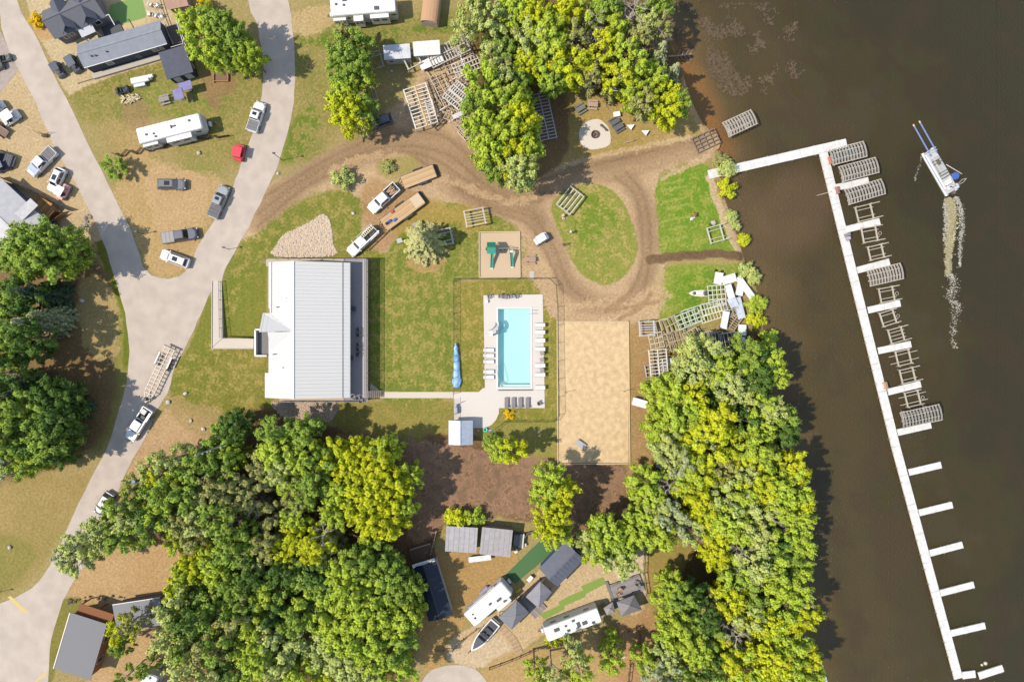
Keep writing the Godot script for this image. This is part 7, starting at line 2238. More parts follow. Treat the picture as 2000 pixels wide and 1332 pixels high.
	# dark shed with two pale panels
	var ds := gable_house("lean_shed", "charcoal lean-to shed with two pale door panels below the long home", "shed", G(342, 121, 2.9), 0.29, 4.2, 4.2, 2.5, 0.35, "55586a", "2b3140", {"axis": "s", "eave": 0.25})
	for x in [-1.0, 1.0]:
		put("door_panel", MB.new().box(Vector3(x, 1.1, 2.13), Vector3(1.15, 1.7, 0.06)), mat("c8cfcf", 0.5, ""), ds)
	put("wheel_decoration", MB.new().tube(Vector3(2.12, 1.3, 0.6), Vector3(2.18, 1.3, 0.6), 0.6, 0.6, 12), mat("8f9494", 0.6, ""), ds)
	# bed of mulch with timber edge
	var mb := thing("garden_bed", "brown mulch garden bed with timber edges right of the charcoal shed", "garden bed", G(432, 140))
	put("mulch", MB.new().box(Vector3(0, 0.08, 0), Vector3(2.4, 0.16, 3.4)), mat("97765e", 1.0, "fine"), mb)
	for q in [[-1.25, 0.0, 0.14, 4.0], [1.25, 0.0, 0.14, 3.6], [0.0, -1.75, 2.4, 0.14], [0.0, 1.75, 2.4, 0.14]]:
		put("timber", MB.new().box(Vector3(q[0], 0.2, q[1]), Vector3(q[2], 0.4, q[3])), mat("c08a5c", 0.85, "fine"), mb)
	# lawn things
	var pp := thing("pipe_stack", "white stack of large pipes lying on the lawn left of the charcoal shed", "pipe stack", G(280, 157), 0.2)
	for i in 3:
		put("pipe", MB.new().tube(Vector3(-2.0 + i * 0.1, 0.35 + (0.5 if i == 2 else 0.0), -0.35 + i * 0.35), Vector3(1.9 - i * 0.3, 0.35 + (0.5 if i == 2 else 0.0), -0.35 + i * 0.35), 0.32, 0.32, 10), mat("f6f3f0", 0.5, ""), pp)
	var wb := thing("cooler_box", "pale grey box on the lawn just below the white pipes", "box", G(275, 166), 0.2)
	put("box", MB.new().cbox(Vector3(0, 0.35, 0), Vector3(1.9, 0.7, 0.9), 0.05), mat("c9cdcd", 0.6, ""), wb)
	put("lid", MB.new().cbox(Vector3(0, 0.73, 0), Vector3(2.0, 0.08, 1.0), 0.03), mat("d8dcdc", 0.6, ""), wb)
	cart("buggy", "black quad bike on the lawn left of the pale grey box", [242, 178], 0.3, "33363e", "", 2.2, 1.1)
	var wp := thing("wood_pile", "heap of pale split firewood on the lawn below the quad bike", "firewood", G(256, 193), 0.2)
	var g := RandomNumberGenerator.new()
	g.seed = 77
	for i in 45:
		put("log", MB.new().box(Vector3(g.randf_range(-1.6, 1.5), g.randf_range(0.05, 0.35), g.randf_range(-0.7, 0.7)), Vector3(g.randf_range(0.4, 0.9), 0.13, 0.16), Basis.from_euler(Vector3(g.randf(), g.randf_range(-0.8, 0.8), g.randf_range(-0.2, 0.2)))), mat(["fbe9c8", "f3d9a6", "f7e3bb"][i % 3], 0.85, "fine"), wp)
	picnic("grey picnic table on the lawn left of the purple canopies", G(323, 196), 0.25, "b3aaa8")
	for q in [["purple-blue garden umbrella nearer the charcoal shed", 360, 167, 0.25, 2.3, 1.5], ["purple-blue garden umbrella nearer the picnic table", 346, 183, 0.25, 1.7, 1.9]]:
		var u := thing("garden_umbrella", q[0], "umbrella", G(q[1], q[2], 2.2), q[3])
		var a := Vector3(-q[4] / 2, 2.0, -q[5] / 2)
		put("canopy", MB.new().slab(a, a + Vector3(q[4], 0.15, 0), a + Vector3(q[4], 0.15, q[5]), a + Vector3(0, 0, q[5]), 0.05), mat("8d87bb", 0.8, "soft"), u)
		put("pole", MB.new().tube(Vector3(0, 0, 0), Vector3(0, 2.0, 0), 0.03, 0.03), mat("6a6a6a", 0.6, ""), u)
		put("base", MB.new().cbox(Vector3(0, 0.06, 0), Vector3(0.6, 0.12, 0.6), 0.04), mat("555555", 0.7, ""), u)
	var st := thing("lawn_stone", "small round dark-sided stone on the lawn right of the picnic table", "stone", G(376, 197))
	put("stone", MB.new().stone(Vector3(0, 0.2, 0), Vector3(0.36, 0.25, 0.33), g), mat("a39a90", 0.9, "fine"), st)
	put("moss", MB.new().stone(Vector3(0.05, 0.3, 0.05), Vector3(0.2, 0.18, 0.2), g), mat("cfc6bc", 0.9, "fine"), st)
	camper("white camper with slide-outs on the lawn above the zigzag rail fence", [394, 234], [267, 266], 2.75, 3.3, {"slides": [[-0.95, -0.5, 1, 0.45, 2.6], [-0.2, 0.55, 1, 0.85, 2.9]], "vents": [[-0.72, 0.1, 0.35, 0.35, "d"], [-0.5, 0.2, 0.3, 0.3, "d"], [-0.46, 0.6, 0.4, 0.3, "d"], [0.05, -0.1, 0.18, 0.6, "d"], [0.14, -0.1, 0.6, 0.25, "d"], [0.62, -0.3, 0.35, 0.35, "d"]], "rake": 0.6, "windows": [-0.75, 0.75]})
	zigzag("dark zigzag rail fence along the lawn below the white camper", [[222, 300], [238, 307], [250, 294], [268, 302], [278, 290], [293, 297], [305, 285], [320, 291], [333, 280], [348, 285], [361, 275], [378, 280], [388, 271], [408, 272], [412, 265], [425, 270], [450, 266]])
	camper("cream camper with three slide-outs cut off by the top edge", [642, 14], [772, 4], 3.1, 3.5, {"hex": "e4e2dc", "slides": [[0.55, 0.92, -1, 0.5, 2.7], [0.02, 0.3, -1, 0.95, 3.0], [-0.75, -0.2, -1, 0.7, 3.0]], "vents": [[0.78, 0.25, 0.35, 0.35, "d"], [0.55, 0.1, 0.35, 0.35, "d"], [0.52, 0.65, 0.75, 0.4, "d"], [-0.42, -0.5, 0.8, 0.6, "d"]], "rake": 0.5, "windows": [-0.9, 0.42], "ladder": true})
	var bs := thing("barrel_shed", "tan barrel-roofed shed cut off by the top edge", "shed", G(841, 8, 2.3), 1.45)
	var ar := MB.new()
	var prev := Vector2(-1.5, 1.9)
	for i in range(1, 9):
		var f := PI - PI * i / 8.0
		var nx := Vector2(cos(f) * 1.5, 1.9 + sin(f) * 0.75)
		ar.slab(Vector3(-3.0, prev.y, prev.x), Vector3(3.0, prev.y, prev.x), Vector3(3.0, nx.y, nx.x), Vector3(-3.0, nx.y, nx.x), 0.05)
		prev = nx
	put("roof", ar, mat("d9aa82", 0.8, "fine"), bs)
	for q in [[-2.85, 0.0, 0.1, 2.8], [2.85, 0.0, 0.1, 2.8], [0.0, -1.4, 5.6, 0.1], [0.0, 1.4, 5.6, 0.1]]:
		put("wall", MB.new().box(Vector3(q[0], 0.95, q[1]), Vector3(q[2], 1.9, q[3])), mat("d2c2b8", 0.8, "fine"), bs)
	for x in [-2.85, 2.85]:
		var gb := MB.new()
		for i in 8:
			var f0 := PI * i / 8.0
			var f1 := PI * (i + 1) / 8.0
			gb.tri(Vector3(x, 1.9, 0), Vector3(x, 1.9 + sin(f0) * 0.7, cos(f0) * 1.4), Vector3(x, 1.9 + sin(f1) * 0.7, cos(f1) * 1.4))
		put("gable", gb, mat("d2c2b8", 0.8, "fine"), bs)
	# house at the left edge
	var lh := gable_house("house", "light grey-roofed house cut off by the left edge above the woods", "house", G(4, 428, 4.2), -0.75, 12.0, 8.0, 3.0, 1.6, "d6d3d6", "8690a6", {"axis": "x", "eave": 0.4, "windows": [["n", 1.5, 1.8, 1.4, 1.0], ["n", 4.0, 1.8, 1.0, 1.0]], "trim": "e6ebf4"})
	put("bay_roof", MB.new().slab(Vector3(0.6, 3.6, -5.6), Vector3(2.4, 3.6, -5.6), Vector3(2.4, 3.9, -2.0), Vector3(0.6, 3.9, -2.0), 0.12), mat("d6d3d6", 0.8, "soft"), lh)
	var wd := thing("sun_deck", "orange-brown wooden sun deck right of the left-edge house", "deck", G(88, 408), -0.75)
	for i in 12:
		put("plank", MB.new().box(Vector3(-2.2 + i * 0.4, 0.3, 0), Vector3(0.37, 0.08, 3.2)), mat(["d79a4e", "c98f52", "dfae6c"][i % 3], 0.8, "fine"), wd)
	put("frame", MB.new().box(Vector3(0, 0.13, 0), Vector3(4.7, 0.24, 3.1)), mat("7a5638", 0.85, "fine"), wd)
	put("screen", MB.new().box(Vector3(2.5, 1.0, 0.3), Vector3(0.1, 1.9, 3.4)), mat("8b5a35", 0.8, "fine"), wd)
	var so := thing("outdoor_sofa", "dark blue L-shaped outdoor sofa between the house and the sun deck", "sofa", G(64, 416), -0.75)
	put("seat", MB.new().cbox(Vector3(0, 0.3, 0.5), Vector3(2.8, 0.5, 1.0), 0.1), mat("47536e", 0.85, "soft"), so)
	put("chaise", MB.new().cbox(Vector3(-0.9, 0.3, -0.8), Vector3(1.0, 0.5, 1.5), 0.1), mat("47536e", 0.85, "soft"), so)
	put("backrest", MB.new().cbox(Vector3(0, 0.7, 0.95), Vector3(2.8, 0.5, 0.25), 0.06), mat("3e4a64", 0.85, "soft"), so)
	var sm := thing("barbecue", "black kettle barbecue on the grass below the sun deck", "barbecue", G(112, 439))
	put("bowl", MB.new().ball(Vector3(0, 0.9, 0), Vector3(0.5, 0.35, 0.5)), mat("26262a", 0.4, ""), sm)
	for i in 3:
		put("leg", MB.new().bar(Vector3(0, 0.8, 0), Vector3(cos(i * 2.1) * 0.4, 0, sin(i * 2.1) * 0.4), 0.04, 0.04), mat("26262a", 0.5, ""), sm)
	rail_fence("dark brown board fence along the left lot above the sun deck", [[5, 348], [60, 372], [120, 405], [140, 412]], 1.5, "6a4a3e", 1.4, true)
	rail_fence("tan board fence closing the sun deck's lower end", [[128, 420], [92, 445]], 1.4, "c2945a", 1.2, true)
	rock_pile("loose row of pale rocks along the left road above the woods", [[150, 455], [160, 440], [168, 428], [176, 418]], 16, 0.5, "b9a898")
	# rail fence debris and posts on the left lot
	var tw := thing("tree_stump", "brown uprooted stump with two bent branches beside the left road", "stump", G(88, 266))
	put("stump", MB.new().stone(Vector3(0, 0.3, 0), Vector3(0.6, 0.4, 0.4), g), mat("7d6547", 0.95, "fine"), tw)
	put("branch", MB.new().path([Vector3(-0.2, 0.4, -0.2), Vector3(-1.2, 0.5, -0.5), Vector3(-1.8, 0.6, -0.9)], 0.07, 0.03), mat("8d7454", 0.95, "fine"), tw)
	put("branch", MB.new().path([Vector3(0.2, 0.4, -0.2), Vector3(0.9, 0.6, -0.5), Vector3(1.5, 0.5, -0.6)], 0.07, 0.03), mat("8d7454", 0.95, "fine"), tw)

func rail_fence(label: String, pts: Array, h: float, hex: String, step := 2.0, boards := false) -> Node3D:
	var o := thing("rail_fence", label, "fence")
	var m := mat(hex, 0.85, "fine")
	for i in pts.size() - 1:
		var a := G(pts[i][0], pts[i][1])
		var b := G(pts[i + 1][0], pts[i + 1][1])
		var n := maxi(1, roundi(a.distance_to(b) / step))
		for k in n + (1 if i == pts.size() - 2 else 0):
			put("post", MB.new().box(a.lerp(b, float(k) / n) + Vector3(0, h / 2, 0), Vector3(0.11, h, 0.11)), m, o)
		var ys := [0.35, 0.92] if h > 0.5 else [0.6]
		for y in ys:
			put("rail", MB.new().bar(a + Vector3(0, h * y, 0), b + Vector3(0, h * y, 0), 0.07, 0.1), m, o)
		if boards:
			var k := int(a.distance_to(b) / 0.2)
			for j in k:
				put("board", MB.new().box(a.lerp(b, (j + 0.5) / k) + Vector3(0, h * 0.52, 0), Vector3(0.16, h * 0.96, 0.03), Basis(Vector3.UP, turn(a, b))), m, o)
	return o

func zigzag(label: String, pts: Array) -> void:
	var o := thing("zigzag_fence", label, "fence")
	var m := mat("5e4630", 0.95, "fine")
	for i in pts.size() - 1:
		var a := G(pts[i][0], pts[i][1])
		var b := G(pts[i + 1][0], pts[i + 1][1])
		for y in [0.2, 0.5, 0.8]:
			put("rail", MB.new().tube(a + Vector3(0, y + 0.05 * (i % 2), 0), b + Vector3(0, y + 0.05 * (i % 2), 0), 0.07, 0.055, 5), m, o)

func rock_pile(label: String, pts: Array, n: int, r: float, hex: String) -> void:
	var o := thing("rock_row", label, "rocks")
	var g := RandomNumberGenerator.new()
	g.seed = int(pts[0][0] * 7)
	for i in n:
		var t := float(i) / n * (pts.size() - 1)
		var k := int(t)
		var p := G(lerpf(pts[k][0], pts[k + 1][0], t - k) + g.randf_range(-6, 6), lerpf(pts[k][1], pts[k + 1][1], t - k) + g.randf_range(-4, 4))
		put("rock", MB.new().stone(p + Vector3(0, 0.1, 0), Vector3(r, r * 0.6, r * 0.8) * g.randf_range(0.4, 1.1), g), mat(hex, 0.95, "fine"), o)

# a four-sided hip-roofed gazebo from its four roof corners
func gazebo(label: String, corners: Array, apex: Array, eave: float, top: float, hex: String) -> void:
	var c := Vector3.ZERO
	var q := []
	for p in corners:
		var v := P(p[0], p[1], eave)
		q.append(v)
		c += v * 0.25
	c.y = 0
	var o := thing("gazebo", label, "gazebo", c)
	var ap := P(apex[0], apex[1], top) - c
	var m := mat(hex, 0.6, "soft")
	for i in 4:
		var a: Vector3 = q[i] - c
		var b: Vector3 = q[(i + 1) % 4] - c
		put("roof_panel", MB.new().slab(a, b, ap, ap, 0.04), m, o)
		put("hip", MB.new().bar(a + Vector3(0, 0.02, 0), ap + Vector3(0, 0.02, 0), 0.07, 0.05), m, o)
		put("eave_rail", MB.new().bar(a - Vector3(0, 0.12, 0), b - Vector3(0, 0.12, 0), 0.06, 0.16), mat("4a4a4e", 0.6, ""), o)
		put("post", MB.new().tube(Vector3(a.x * 0.92, 0, a.z * 0.92), Vector3(a.x * 0.92, eave, a.z * 0.92), 0.06, 0.06), mat("4a4a4e", 0.6, ""), o)
	put("finial", MB.new().ball(ap + Vector3(0, 0.05, 0), Vector3(0.1, 0.1, 0.1), 6, 4), m, o)

func lots_bottom() -> void:
	# cabin at the lower left, a single dark slope with a pale west edge
	var c := gable_house("cabin", "brown cabin with grey shingled roof at the lower left corner", "house", G(151, 1266, 4.2), -0.31, 5.9, 9.6, 3.2, 0.5, "8c8b90", "a4622c", {"axis": "s", "eave": 0.35, "grain": "fine", "windows": [["e", -1.5, 1.7, 1.2, 1.0], ["e", 2.4, 1.5, 1.0, 1.4]], "trim": "d2b79a"})
	put("fascia", MB.new().bar(Vector3(-3.32, 3.78, -5.1), Vector3(-3.32, 3.32, 5.1), 0.14, 0.2), mat("efe6dc", 0.6, ""), c)
	put("porch_roof", MB.new().slab(Vector3(-2.6, 2.9, -6.6), Vector3(3.6, 2.9, -6.6), Vector3(3.6, 3.2, -4.9), Vector3(-2.6, 3.2, -4.9), 0.1), mat("9b5a26", 0.8, "fine"), c)
	for x in [-2.4, 0.6, 3.4]:
		put("porch_post", MB.new().box(Vector3(x, 1.42, -6.4), Vector3(0.16, 2.84, 0.16)), mat("8a4f22", 0.8, "fine"), c)
	var s := gable_house("annex", "grey flat-roofed annex right of the brown cabin under a small tree", "shed", G(268, 1202, 3.2), 0.15, 7.8, 4.3, 2.8, 0.2, "96959d", "6b6a72", {"axis": "s", "eave": 0.2, "grain": "fine"})
	put("fascia", MB.new().bar(Vector3(-4.1, 3.05, -2.4), Vector3(4.1, 3.05, -2.4), 0.12, 0.16), mat("f0eef0", 0.6, ""), s)
	camper("white camper nose showing at the bottom edge under the southern woods", [296, 1316], [262, 1392], 2.6, 3.1, {"vents": [[0.78, 0.0, 0.35, 0.35, "d"]], "rake": 0.4})
	rock_pile("curved row of dark rocks across the bare lot above the brown cabin", [[131, 1172], [143, 1178], [152, 1172], [180, 1168], [215, 1166], [245, 1168]], 26, 0.32, "7d6a58")
	# lower middle: two sheds, the dark cabin, and the lots beside it
	var sh1 := gable_house("flat_shed", "grey flat-roofed shed, left of the pair under the lower trees", "shed", G(901, 1054, 2.8), -0.06, 5.1, 4.1, 2.6, 0.15, "b9b5b8", "8d8078", {"axis": "s", "eave": 0.15})
	var sh2 := gable_house("flat_shed", "grey flat-roofed shed, right of the pair under the lower trees", "shed", G(969, 1059, 2.8), -0.1, 5.0, 4.4, 2.6, 0.15, "b4aeb0", "8d8078", {"axis": "s", "eave": 0.15})
	for q in [sh1, sh2]:
		for i in 6:
			put("roof_rib", MB.new().bar(Vector3(-2.2 + i * 0.88, 2.91, -2.2), Vector3(-2.2 + i * 0.88, 2.77, 2.2), 0.05, 0.05), mat("aaa6a8", 0.6, ""), q)
	var dc := gable_house("dark_cabin", "long cabin with navy-black roof beside the southern woods", "house", G(843, 1157, 3.5), -1.27, 9.3, 3.9, 2.8, 0.7, "212c40", "d9d2cc", {"axis": "x", "eave": 0.2, "rough": 0.5})
	put("porch", MB.new().box(Vector3(-6.2, 0.35, 0.1), Vector3(2.8, 0.7, 3.9)), mat("6e5343", 0.9, "fine"), dc)
	for z in [-1.8, 2.0]:
		put("porch_rail", MB.new().bar(Vector3(-7.5, 1.5, z), Vector3(-4.9, 1.5, z), 0.08, 0.08), mat("8a6a54", 0.85, "fine"), dc)
	put("porch_rail", MB.new().bar(Vector3(-7.5, 1.5, -1.8), Vector3(-7.5, 1.5, 2.0), 0.08, 0.08), mat("d9c2ac", 0.85, "fine"), dc)
	put("porch_roof", MB.new().slab(Vector3(-5.3, 2.9, -2.0), Vector3(-4.7, 2.95, -2.0), Vector3(-4.7, 2.95, 2.0), Vector3(-5.3, 2.9, 2.0), 0.08), mat("e6e2de", 0.7, ""), dc)
	panel_on("tin_sheet", "pale blue sheet strip left of the navy-roofed cabin's lower end", "sheet", [808, 1202], [797, 1252], 1.0, 1.6, "c3cede")
	panel_on("long_bench", "white foosball-like table in the open before the two flat sheds", "table", [915, 1094], [959, 1088.5], 0.95, 0.9, "eef2f4")
	for i in 4:
		pass
	rail_fence("pale wooden pole fence left of the flat sheds", [[842, 1080], [853, 1035]], 1.2, "cbbba8", 2.0)
	var hb := thing("hot_tub", "dark hot tub with pale surround right of the right flat shed", "hot tub", G(1011, 1053), -0.1)
	put("tub", MB.new().cbox(Vector3(0, 0.45, 0), Vector3(1.7, 0.9, 2.4), 0.1), mat("3b4450", 0.6, ""), hb)
	put("rim", MB.new().box(Vector3(0.95, 0.5, 0), Vector3(0.25, 1.0, 2.5)), mat("d8cfc4", 0.7, ""), hb)
	put("water", MB.new().box(Vector3(-0.1, 0.91, 0), Vector3(1.1, 0.03, 1.8)), mat("1d2a3a", 0.1, ""), hb)
	var g := RandomNumberGenerator.new()
	g.seed = 91
	var k := 0
	for q in [[1022, 1047], [1024, 1063], [1030, 1042], [1008, 1075], [1037, 1040]]:
		k += 1
		var b := thing("storage_box", "%s pale storage box from the north in the clutter right of the flat sheds" % ordinal([2, 4, 3, 5, 1][k - 1]), "box", G(q[0], q[1]), g.randf(), "boxes right of the flat sheds")
		put("box", MB.new().cbox(Vector3(0, 0.25, 0), Vector3(0.7, 0.5, 0.5), 0.04), mat(["efe6da", "d8ccba", "5d564e", "e8d8c4", "6b6056"][k - 1], 0.7, ""), b)
		put("lid", MB.new().cbox(Vector3(0, 0.52, 0), Vector3(0.75, 0.06, 0.55), 0.02), mat(["f7efe4", "e2d6c6", "4d4740", "f0e2d0", "5b5148"][k - 1], 0.7, ""), b)
	camper("white camper by the dark green turf, left of the two gazebos", [992, 1147], [916, 1213], 3.0, 3.3, {"slides": [[0.1, 0.75, 1, 0.7, 3.0]], "vents": [[0.42, 0.4, 0.9, 0.4, "d"], [0.05, 0.1, 0.5, 0.35, "d"], [-0.75, 0.2, 0.3, 0.3, "d"], [-0.72, -0.3, 0.25, 0.25, "d"], [0.55, 0.95, 0.4, 0.35, "d"]], "rake": 0.5, "awning": -1})
	camper("white camper with seven roof vents at the foot of the gazebo lots", [1064, 1242], [1172, 1201], 2.6, 3.3, {"vents": [[0.55, 0.2, 0.9, 0.55, "d"], [0.18, -0.45, 0.5, 0.4, "d"], [0.22, 0.25, 0.35, 0.3, "d"], [-0.08, 0.55, 0.5, 0.35, "d"], [-0.2, -0.2, 0.55, 0.9, "d"], [-0.42, -0.25, 0.85, 0.6, "d"], [-0.7, -0.6, 0.5, 0.35, "d"]], "rake": 0.35, "hex": "d9d9dc"})
	var bt := thing("speed_boat", "dark-decked speedboat with white hull parked before the white camper", "boat", G(944, 1242, 0.6), turn(P(967, 1215), P(921, 1269)))
	hull(bt, 6.6, 2.2, 1.0, mat("f3f1ee", 0.3, ""), mat("4a4a50", 0.6, "soft"))
	put("deck_cover", MB.new().prism(PackedVector2Array([Vector2(0.6, -0.72), Vector2(2.0, -0.42), Vector2(2.9, 0), Vector2(2.0, 0.42), Vector2(0.6, 0.72)]), 1.05, 1.12), mat("5c5c66", 0.5, "soft"), bt)
	put("windshield", MB.new().bar(Vector3(0.4, 1.3, -0.85), Vector3(0.4, 1.3, 0.85), 0.05, 0.4), glass(), bt)
	for q in [[-0.5, -0.4], [-0.5, 0.4], [-1.6, 0.0]]:
		put("seat", MB.new().cbox(Vector3(q[0], 1.2, q[1]), Vector3(0.6, 0.4, 0.6 if q[1] else 1.4), 0.08), mat("3e3e44", 0.6, ""), bt)
	put("swim_platform", MB.new().cbox(Vector3(-3.3, 0.7, 0), Vector3(0.7, 0.1, 1.7), 0.05), mat("8b8784", 0.6, ""), bt)
	put("tower", MB.new().path([Vector3(-0.3, 1.1, -0.95), Vector3(-0.7, 2.1, -0.6), Vector3(-0.7, 2.1, 0.6), Vector3(-0.3, 1.1, 0.95)], 0.05, 0.05), mat("2f2f33", 0.5, ""), bt)
	wheels(bt, [-0.9, -0.1], [-0.95, 0.95], 0.32)
	put("trailer_tongue", MB.new().bar(Vector3(2.0, 0.4, 0), Vector3(4.2, 0.45, 0), 0.12, 0.1), mat("3a3a3c", 0.6, ""), bt)
	gazebo("grey hip-roofed gazebo above the deck stair, right of the white camper", [[1055.5, 1135.5], [1078, 1157], [1052, 1188], [1027, 1166]], [1055.5, 1166], 2.3, 3.3, "9c9aa4")
	gazebo("darker hip-roofed gazebo beside the boardwalk, left of its neighbour", [[1009, 1172], [1033, 1196], [999, 1230], [973.5, 1206]], [1008, 1203], 2.3, 3.4, "85868f")
	gazebo("wrinkled grey canopy gazebo at the right end of the lower lots", [[1239, 1162.6], [1254, 1191], [1214, 1204], [1205, 1176]], [1231, 1183], 2.2, 3.0, "89848a")
	gazebo("small torn grey canopy left of the wrinkled gazebo", [[1197, 1176], [1202, 1196], [1186, 1202], [1179, 1188]], [1192, 1189], 1.9, 2.3, "a39a9a")
	var dk := gable_house("slate_cabin", "slate-roofed cabin with blue end wall among the lower trees", "house", G(1098, 1105, 3.6), 0.8, 6.1, 4.0, 2.7, 0.9, "6c7080", "44648e", {"axis": "x", "eave": 0.25, "windows": [["w", 0.0, 1.4, 1.4, 1.2]], "trim": "2c3442"})
	for i in 9:
		put("roof_rib", MB.new().slab(Vector3(-3.0 + i * 0.75, 3.66, 0.05), Vector3(-2.95 + i * 0.75, 3.66, 0.05), Vector3(-2.95 + i * 0.75, 2.65, 2.2), Vector3(-3.0 + i * 0.75, 2.65, 2.2), 0.04), mat("7b8090", 0.7, ""), dk)
	struct("turf", MB.new().prism(flat(pairs("986,1124 1030,1080 1068,1044 1086,1072 1050,1104 1006,1140")), 0.02, 0.02), mat("56804e", 0.95, "fine"))
	struct("turf", MB.new().prism(flat(pairs("1126,1055 1136,1042 1150,1052 1140,1080 1122,1072")), 0.02, 0.02), mat("5d8a56", 0.95, "fine"))
	struct("turf", MB.new().prism(flat(pairs("1054,1200 1093,1182 1091,1175 1116,1162 1139,1153 1135,1145 1178,1127 1184,1140 1160,1152 1145,1160 1143,1166 1102,1184 1103,1190 1063,1210")), 0.02, 0.02), mat("93ad4c", 0.95, "fine"))
	var gd := thing("grey_deck", "grey deck at the right end of the lower lots above the wrinkled gazebo", "deck", G(1225, 1147), 0.36)
	for i in 9:
		put("plank", MB.new().box(Vector3(0, 0.3, -1.4 + i * 0.34), Vector3(5.6, 0.06, 0.32)), mat(["a9a1a1", "a39b9c", "aea6a5"][i % 3], 0.85, "fine"), gd)
	put("frame", MB.new().box(Vector3(0, 0.14, 0), Vector3(5.5, 0.26, 3.0)), mat("7f7674", 0.85, "fine"), gd)
	put("rail", MB.new().bar(Vector3(-2.8, 1.2, -1.6), Vector3(2.8, 1.2, -1.6), 0.07, 0.06), mat("4b4648", 0.6, ""), gd)
	for i in 5:
		put("post", MB.new().box(Vector3(-2.8 + i * 1.4, 0.75, -1.6), Vector3(0.07, 0.9, 0.07)), mat("4b4648", 0.6, ""), gd)
	put("walk", MB.new().box(Vector3(-3.1, 0.2, 0.2), Vector3(0.5, 0.2, 5.0)), mat("8f8886", 0.85, "fine"), gd)
	k = 0
	for q in [[1243, 1135], [1245, 1140], [1210, 1149], [1207, 1159]]:
		k += 1
		armchair("%s patio chair from the right on the grey deck" % ordinal(k), G(q[0], q[1]) + Vector3(0, 0.33, 0), k * 1.3, "8f8884" if k < 3 else "b58d6a", "patio chairs on the grey deck")
	var pd := thing("plank_deck", "weathered plank deck with narrow stair under the upper gazebo", "deck", G(1040, 1180), -0.8)
	for i in 8:
		put("plank", MB.new().box(Vector3(0, 0.22, -1.3 + i * 0.36), Vector3(4.2, 0.06, 0.33)), mat(["a89a94", "9d908a", "b1a49d"][i % 3], 0.85, "fine"), pd)
	put("frame", MB.new().box(Vector3(0, 0.1, 0), Vector3(4.1, 0.18, 2.7)), mat("7f7470", 0.85, "fine"), pd)
	rail_fence("dark board fence along the upper gazebo's left side", [[1008, 1171], [1054, 1130]], 1.6, "6f5f5c", 1.5, true)
	var bw := thing("boardwalk", "tan plank walk leading down from the darker gazebo", "boardwalk")
	for i in 22:
		var t := i / 21.0
		var p := G(lerpf(979, 1014, t) - sin(t * PI) * -6.0, lerpf(1226, 1276, t))
		put("plank", MB.new().box(p + Vector3(0, 0.07, 0), Vector3(1.35, 0.07, 0.19), Basis(Vector3.UP, 0.75 - t * 0.35)), mat(["cfae86", "c2a078", "d8b890"][i % 3], 0.85, "fine"), bw)
	var yk := thing("kayak", "small yellow plastic slide lying between the camper and the fence", "slide", G(1013, 1153), 0.7)
	put("shell", MB.new().cbox(Vector3(0, 0.2, 0), Vector3(1.1, 0.35, 0.45), 0.15), mat("f0c830", 0.4, ""), yk)
	put("rim", MB.new().cbox(Vector3(0, 0.4, 0), Vector3(0.8, 0.06, 0.25), 0.02), mat("d8b020", 0.4, ""), yk)
	var wb := thing("white_table", "white folding table by the fence between turf and gazebo", "table", G(1035, 1128), 0.8)
	put("table_top", MB.new().cbox(Vector3(0, 0.74, 0), Vector3(1.1, 0.06, 0.7), 0.02), mat("f6f2ee", 0.5, ""), wb)
	for x in [-0.45, 0.45]:
		put("leg", MB.new().box(Vector3(x, 0.36, 0), Vector3(0.05, 0.72, 0.6)), mat("8d8a88", 0.5, ""), wb)
	var tn := thing("play_tent", "lilac tarp over garden toys beside the white camper's upper side", "tarp", G(947, 1153), 0.8)
	put("tarp", MB.new().cbox(Vector3(0, 0.4, 0), Vector3(2.0, 0.8, 1.0), 0.2), mat("a9a0bc", 0.7, "soft"), tn)
	put("weight", MB.new().cbox(Vector3(-1.1, 0.2, 0.2), Vector3(0.5, 0.4, 0.5), 0.1), mat("e8e0d8", 0.7, ""), tn)
	# rail fences at the bottom
	rail_fence("dark rail fence across the foot of the boardwalk lot", [[956, 1303], [1000, 1287], [1052, 1264]], 1.1, "6d5238", 1.8)
	rail_fence("long brown rail fence left of the speedboat lot", [[850, 1268], [885, 1268], [905, 1247], [930, 1228]], 1.0, "7a5c3e", 2.0)
	rail_fence("brown rail fence right of the lower lots, crossing the bare ground", [[1226, 1232], [1248, 1222], [1252, 1275], [1230, 1290]], 1.2, "8a6846", 1.6)
	rail_fence("wire-thin garden fence down the right side of the lower lots", [[1258, 1062], [1256, 1120], [1262, 1160]], 1.3, "8d8a60", 2.0)
	rail_fence("dark rail pen at the bottom right of the bare ground", [[1226, 1332], [1230, 1297], [1262, 1290], [1268, 1310]], 1.1, "6d5238", 1.5)
	var cm := thing("cream_board", "small cream board lying by the bottom rail fences", "board", G(1216, 1284), 0.5)
	put("board", MB.new().box(Vector3(0, 0.1, 0), Vector3(1.2, 0.06, 0.5)), mat("ecd9a8", 0.8, "fine"), cm)
	put("block", MB.new().box(Vector3(0.3, 0.03, 0), Vector3(0.2, 0.08, 0.4)), mat("9a8466", 0.8, ""), cm)

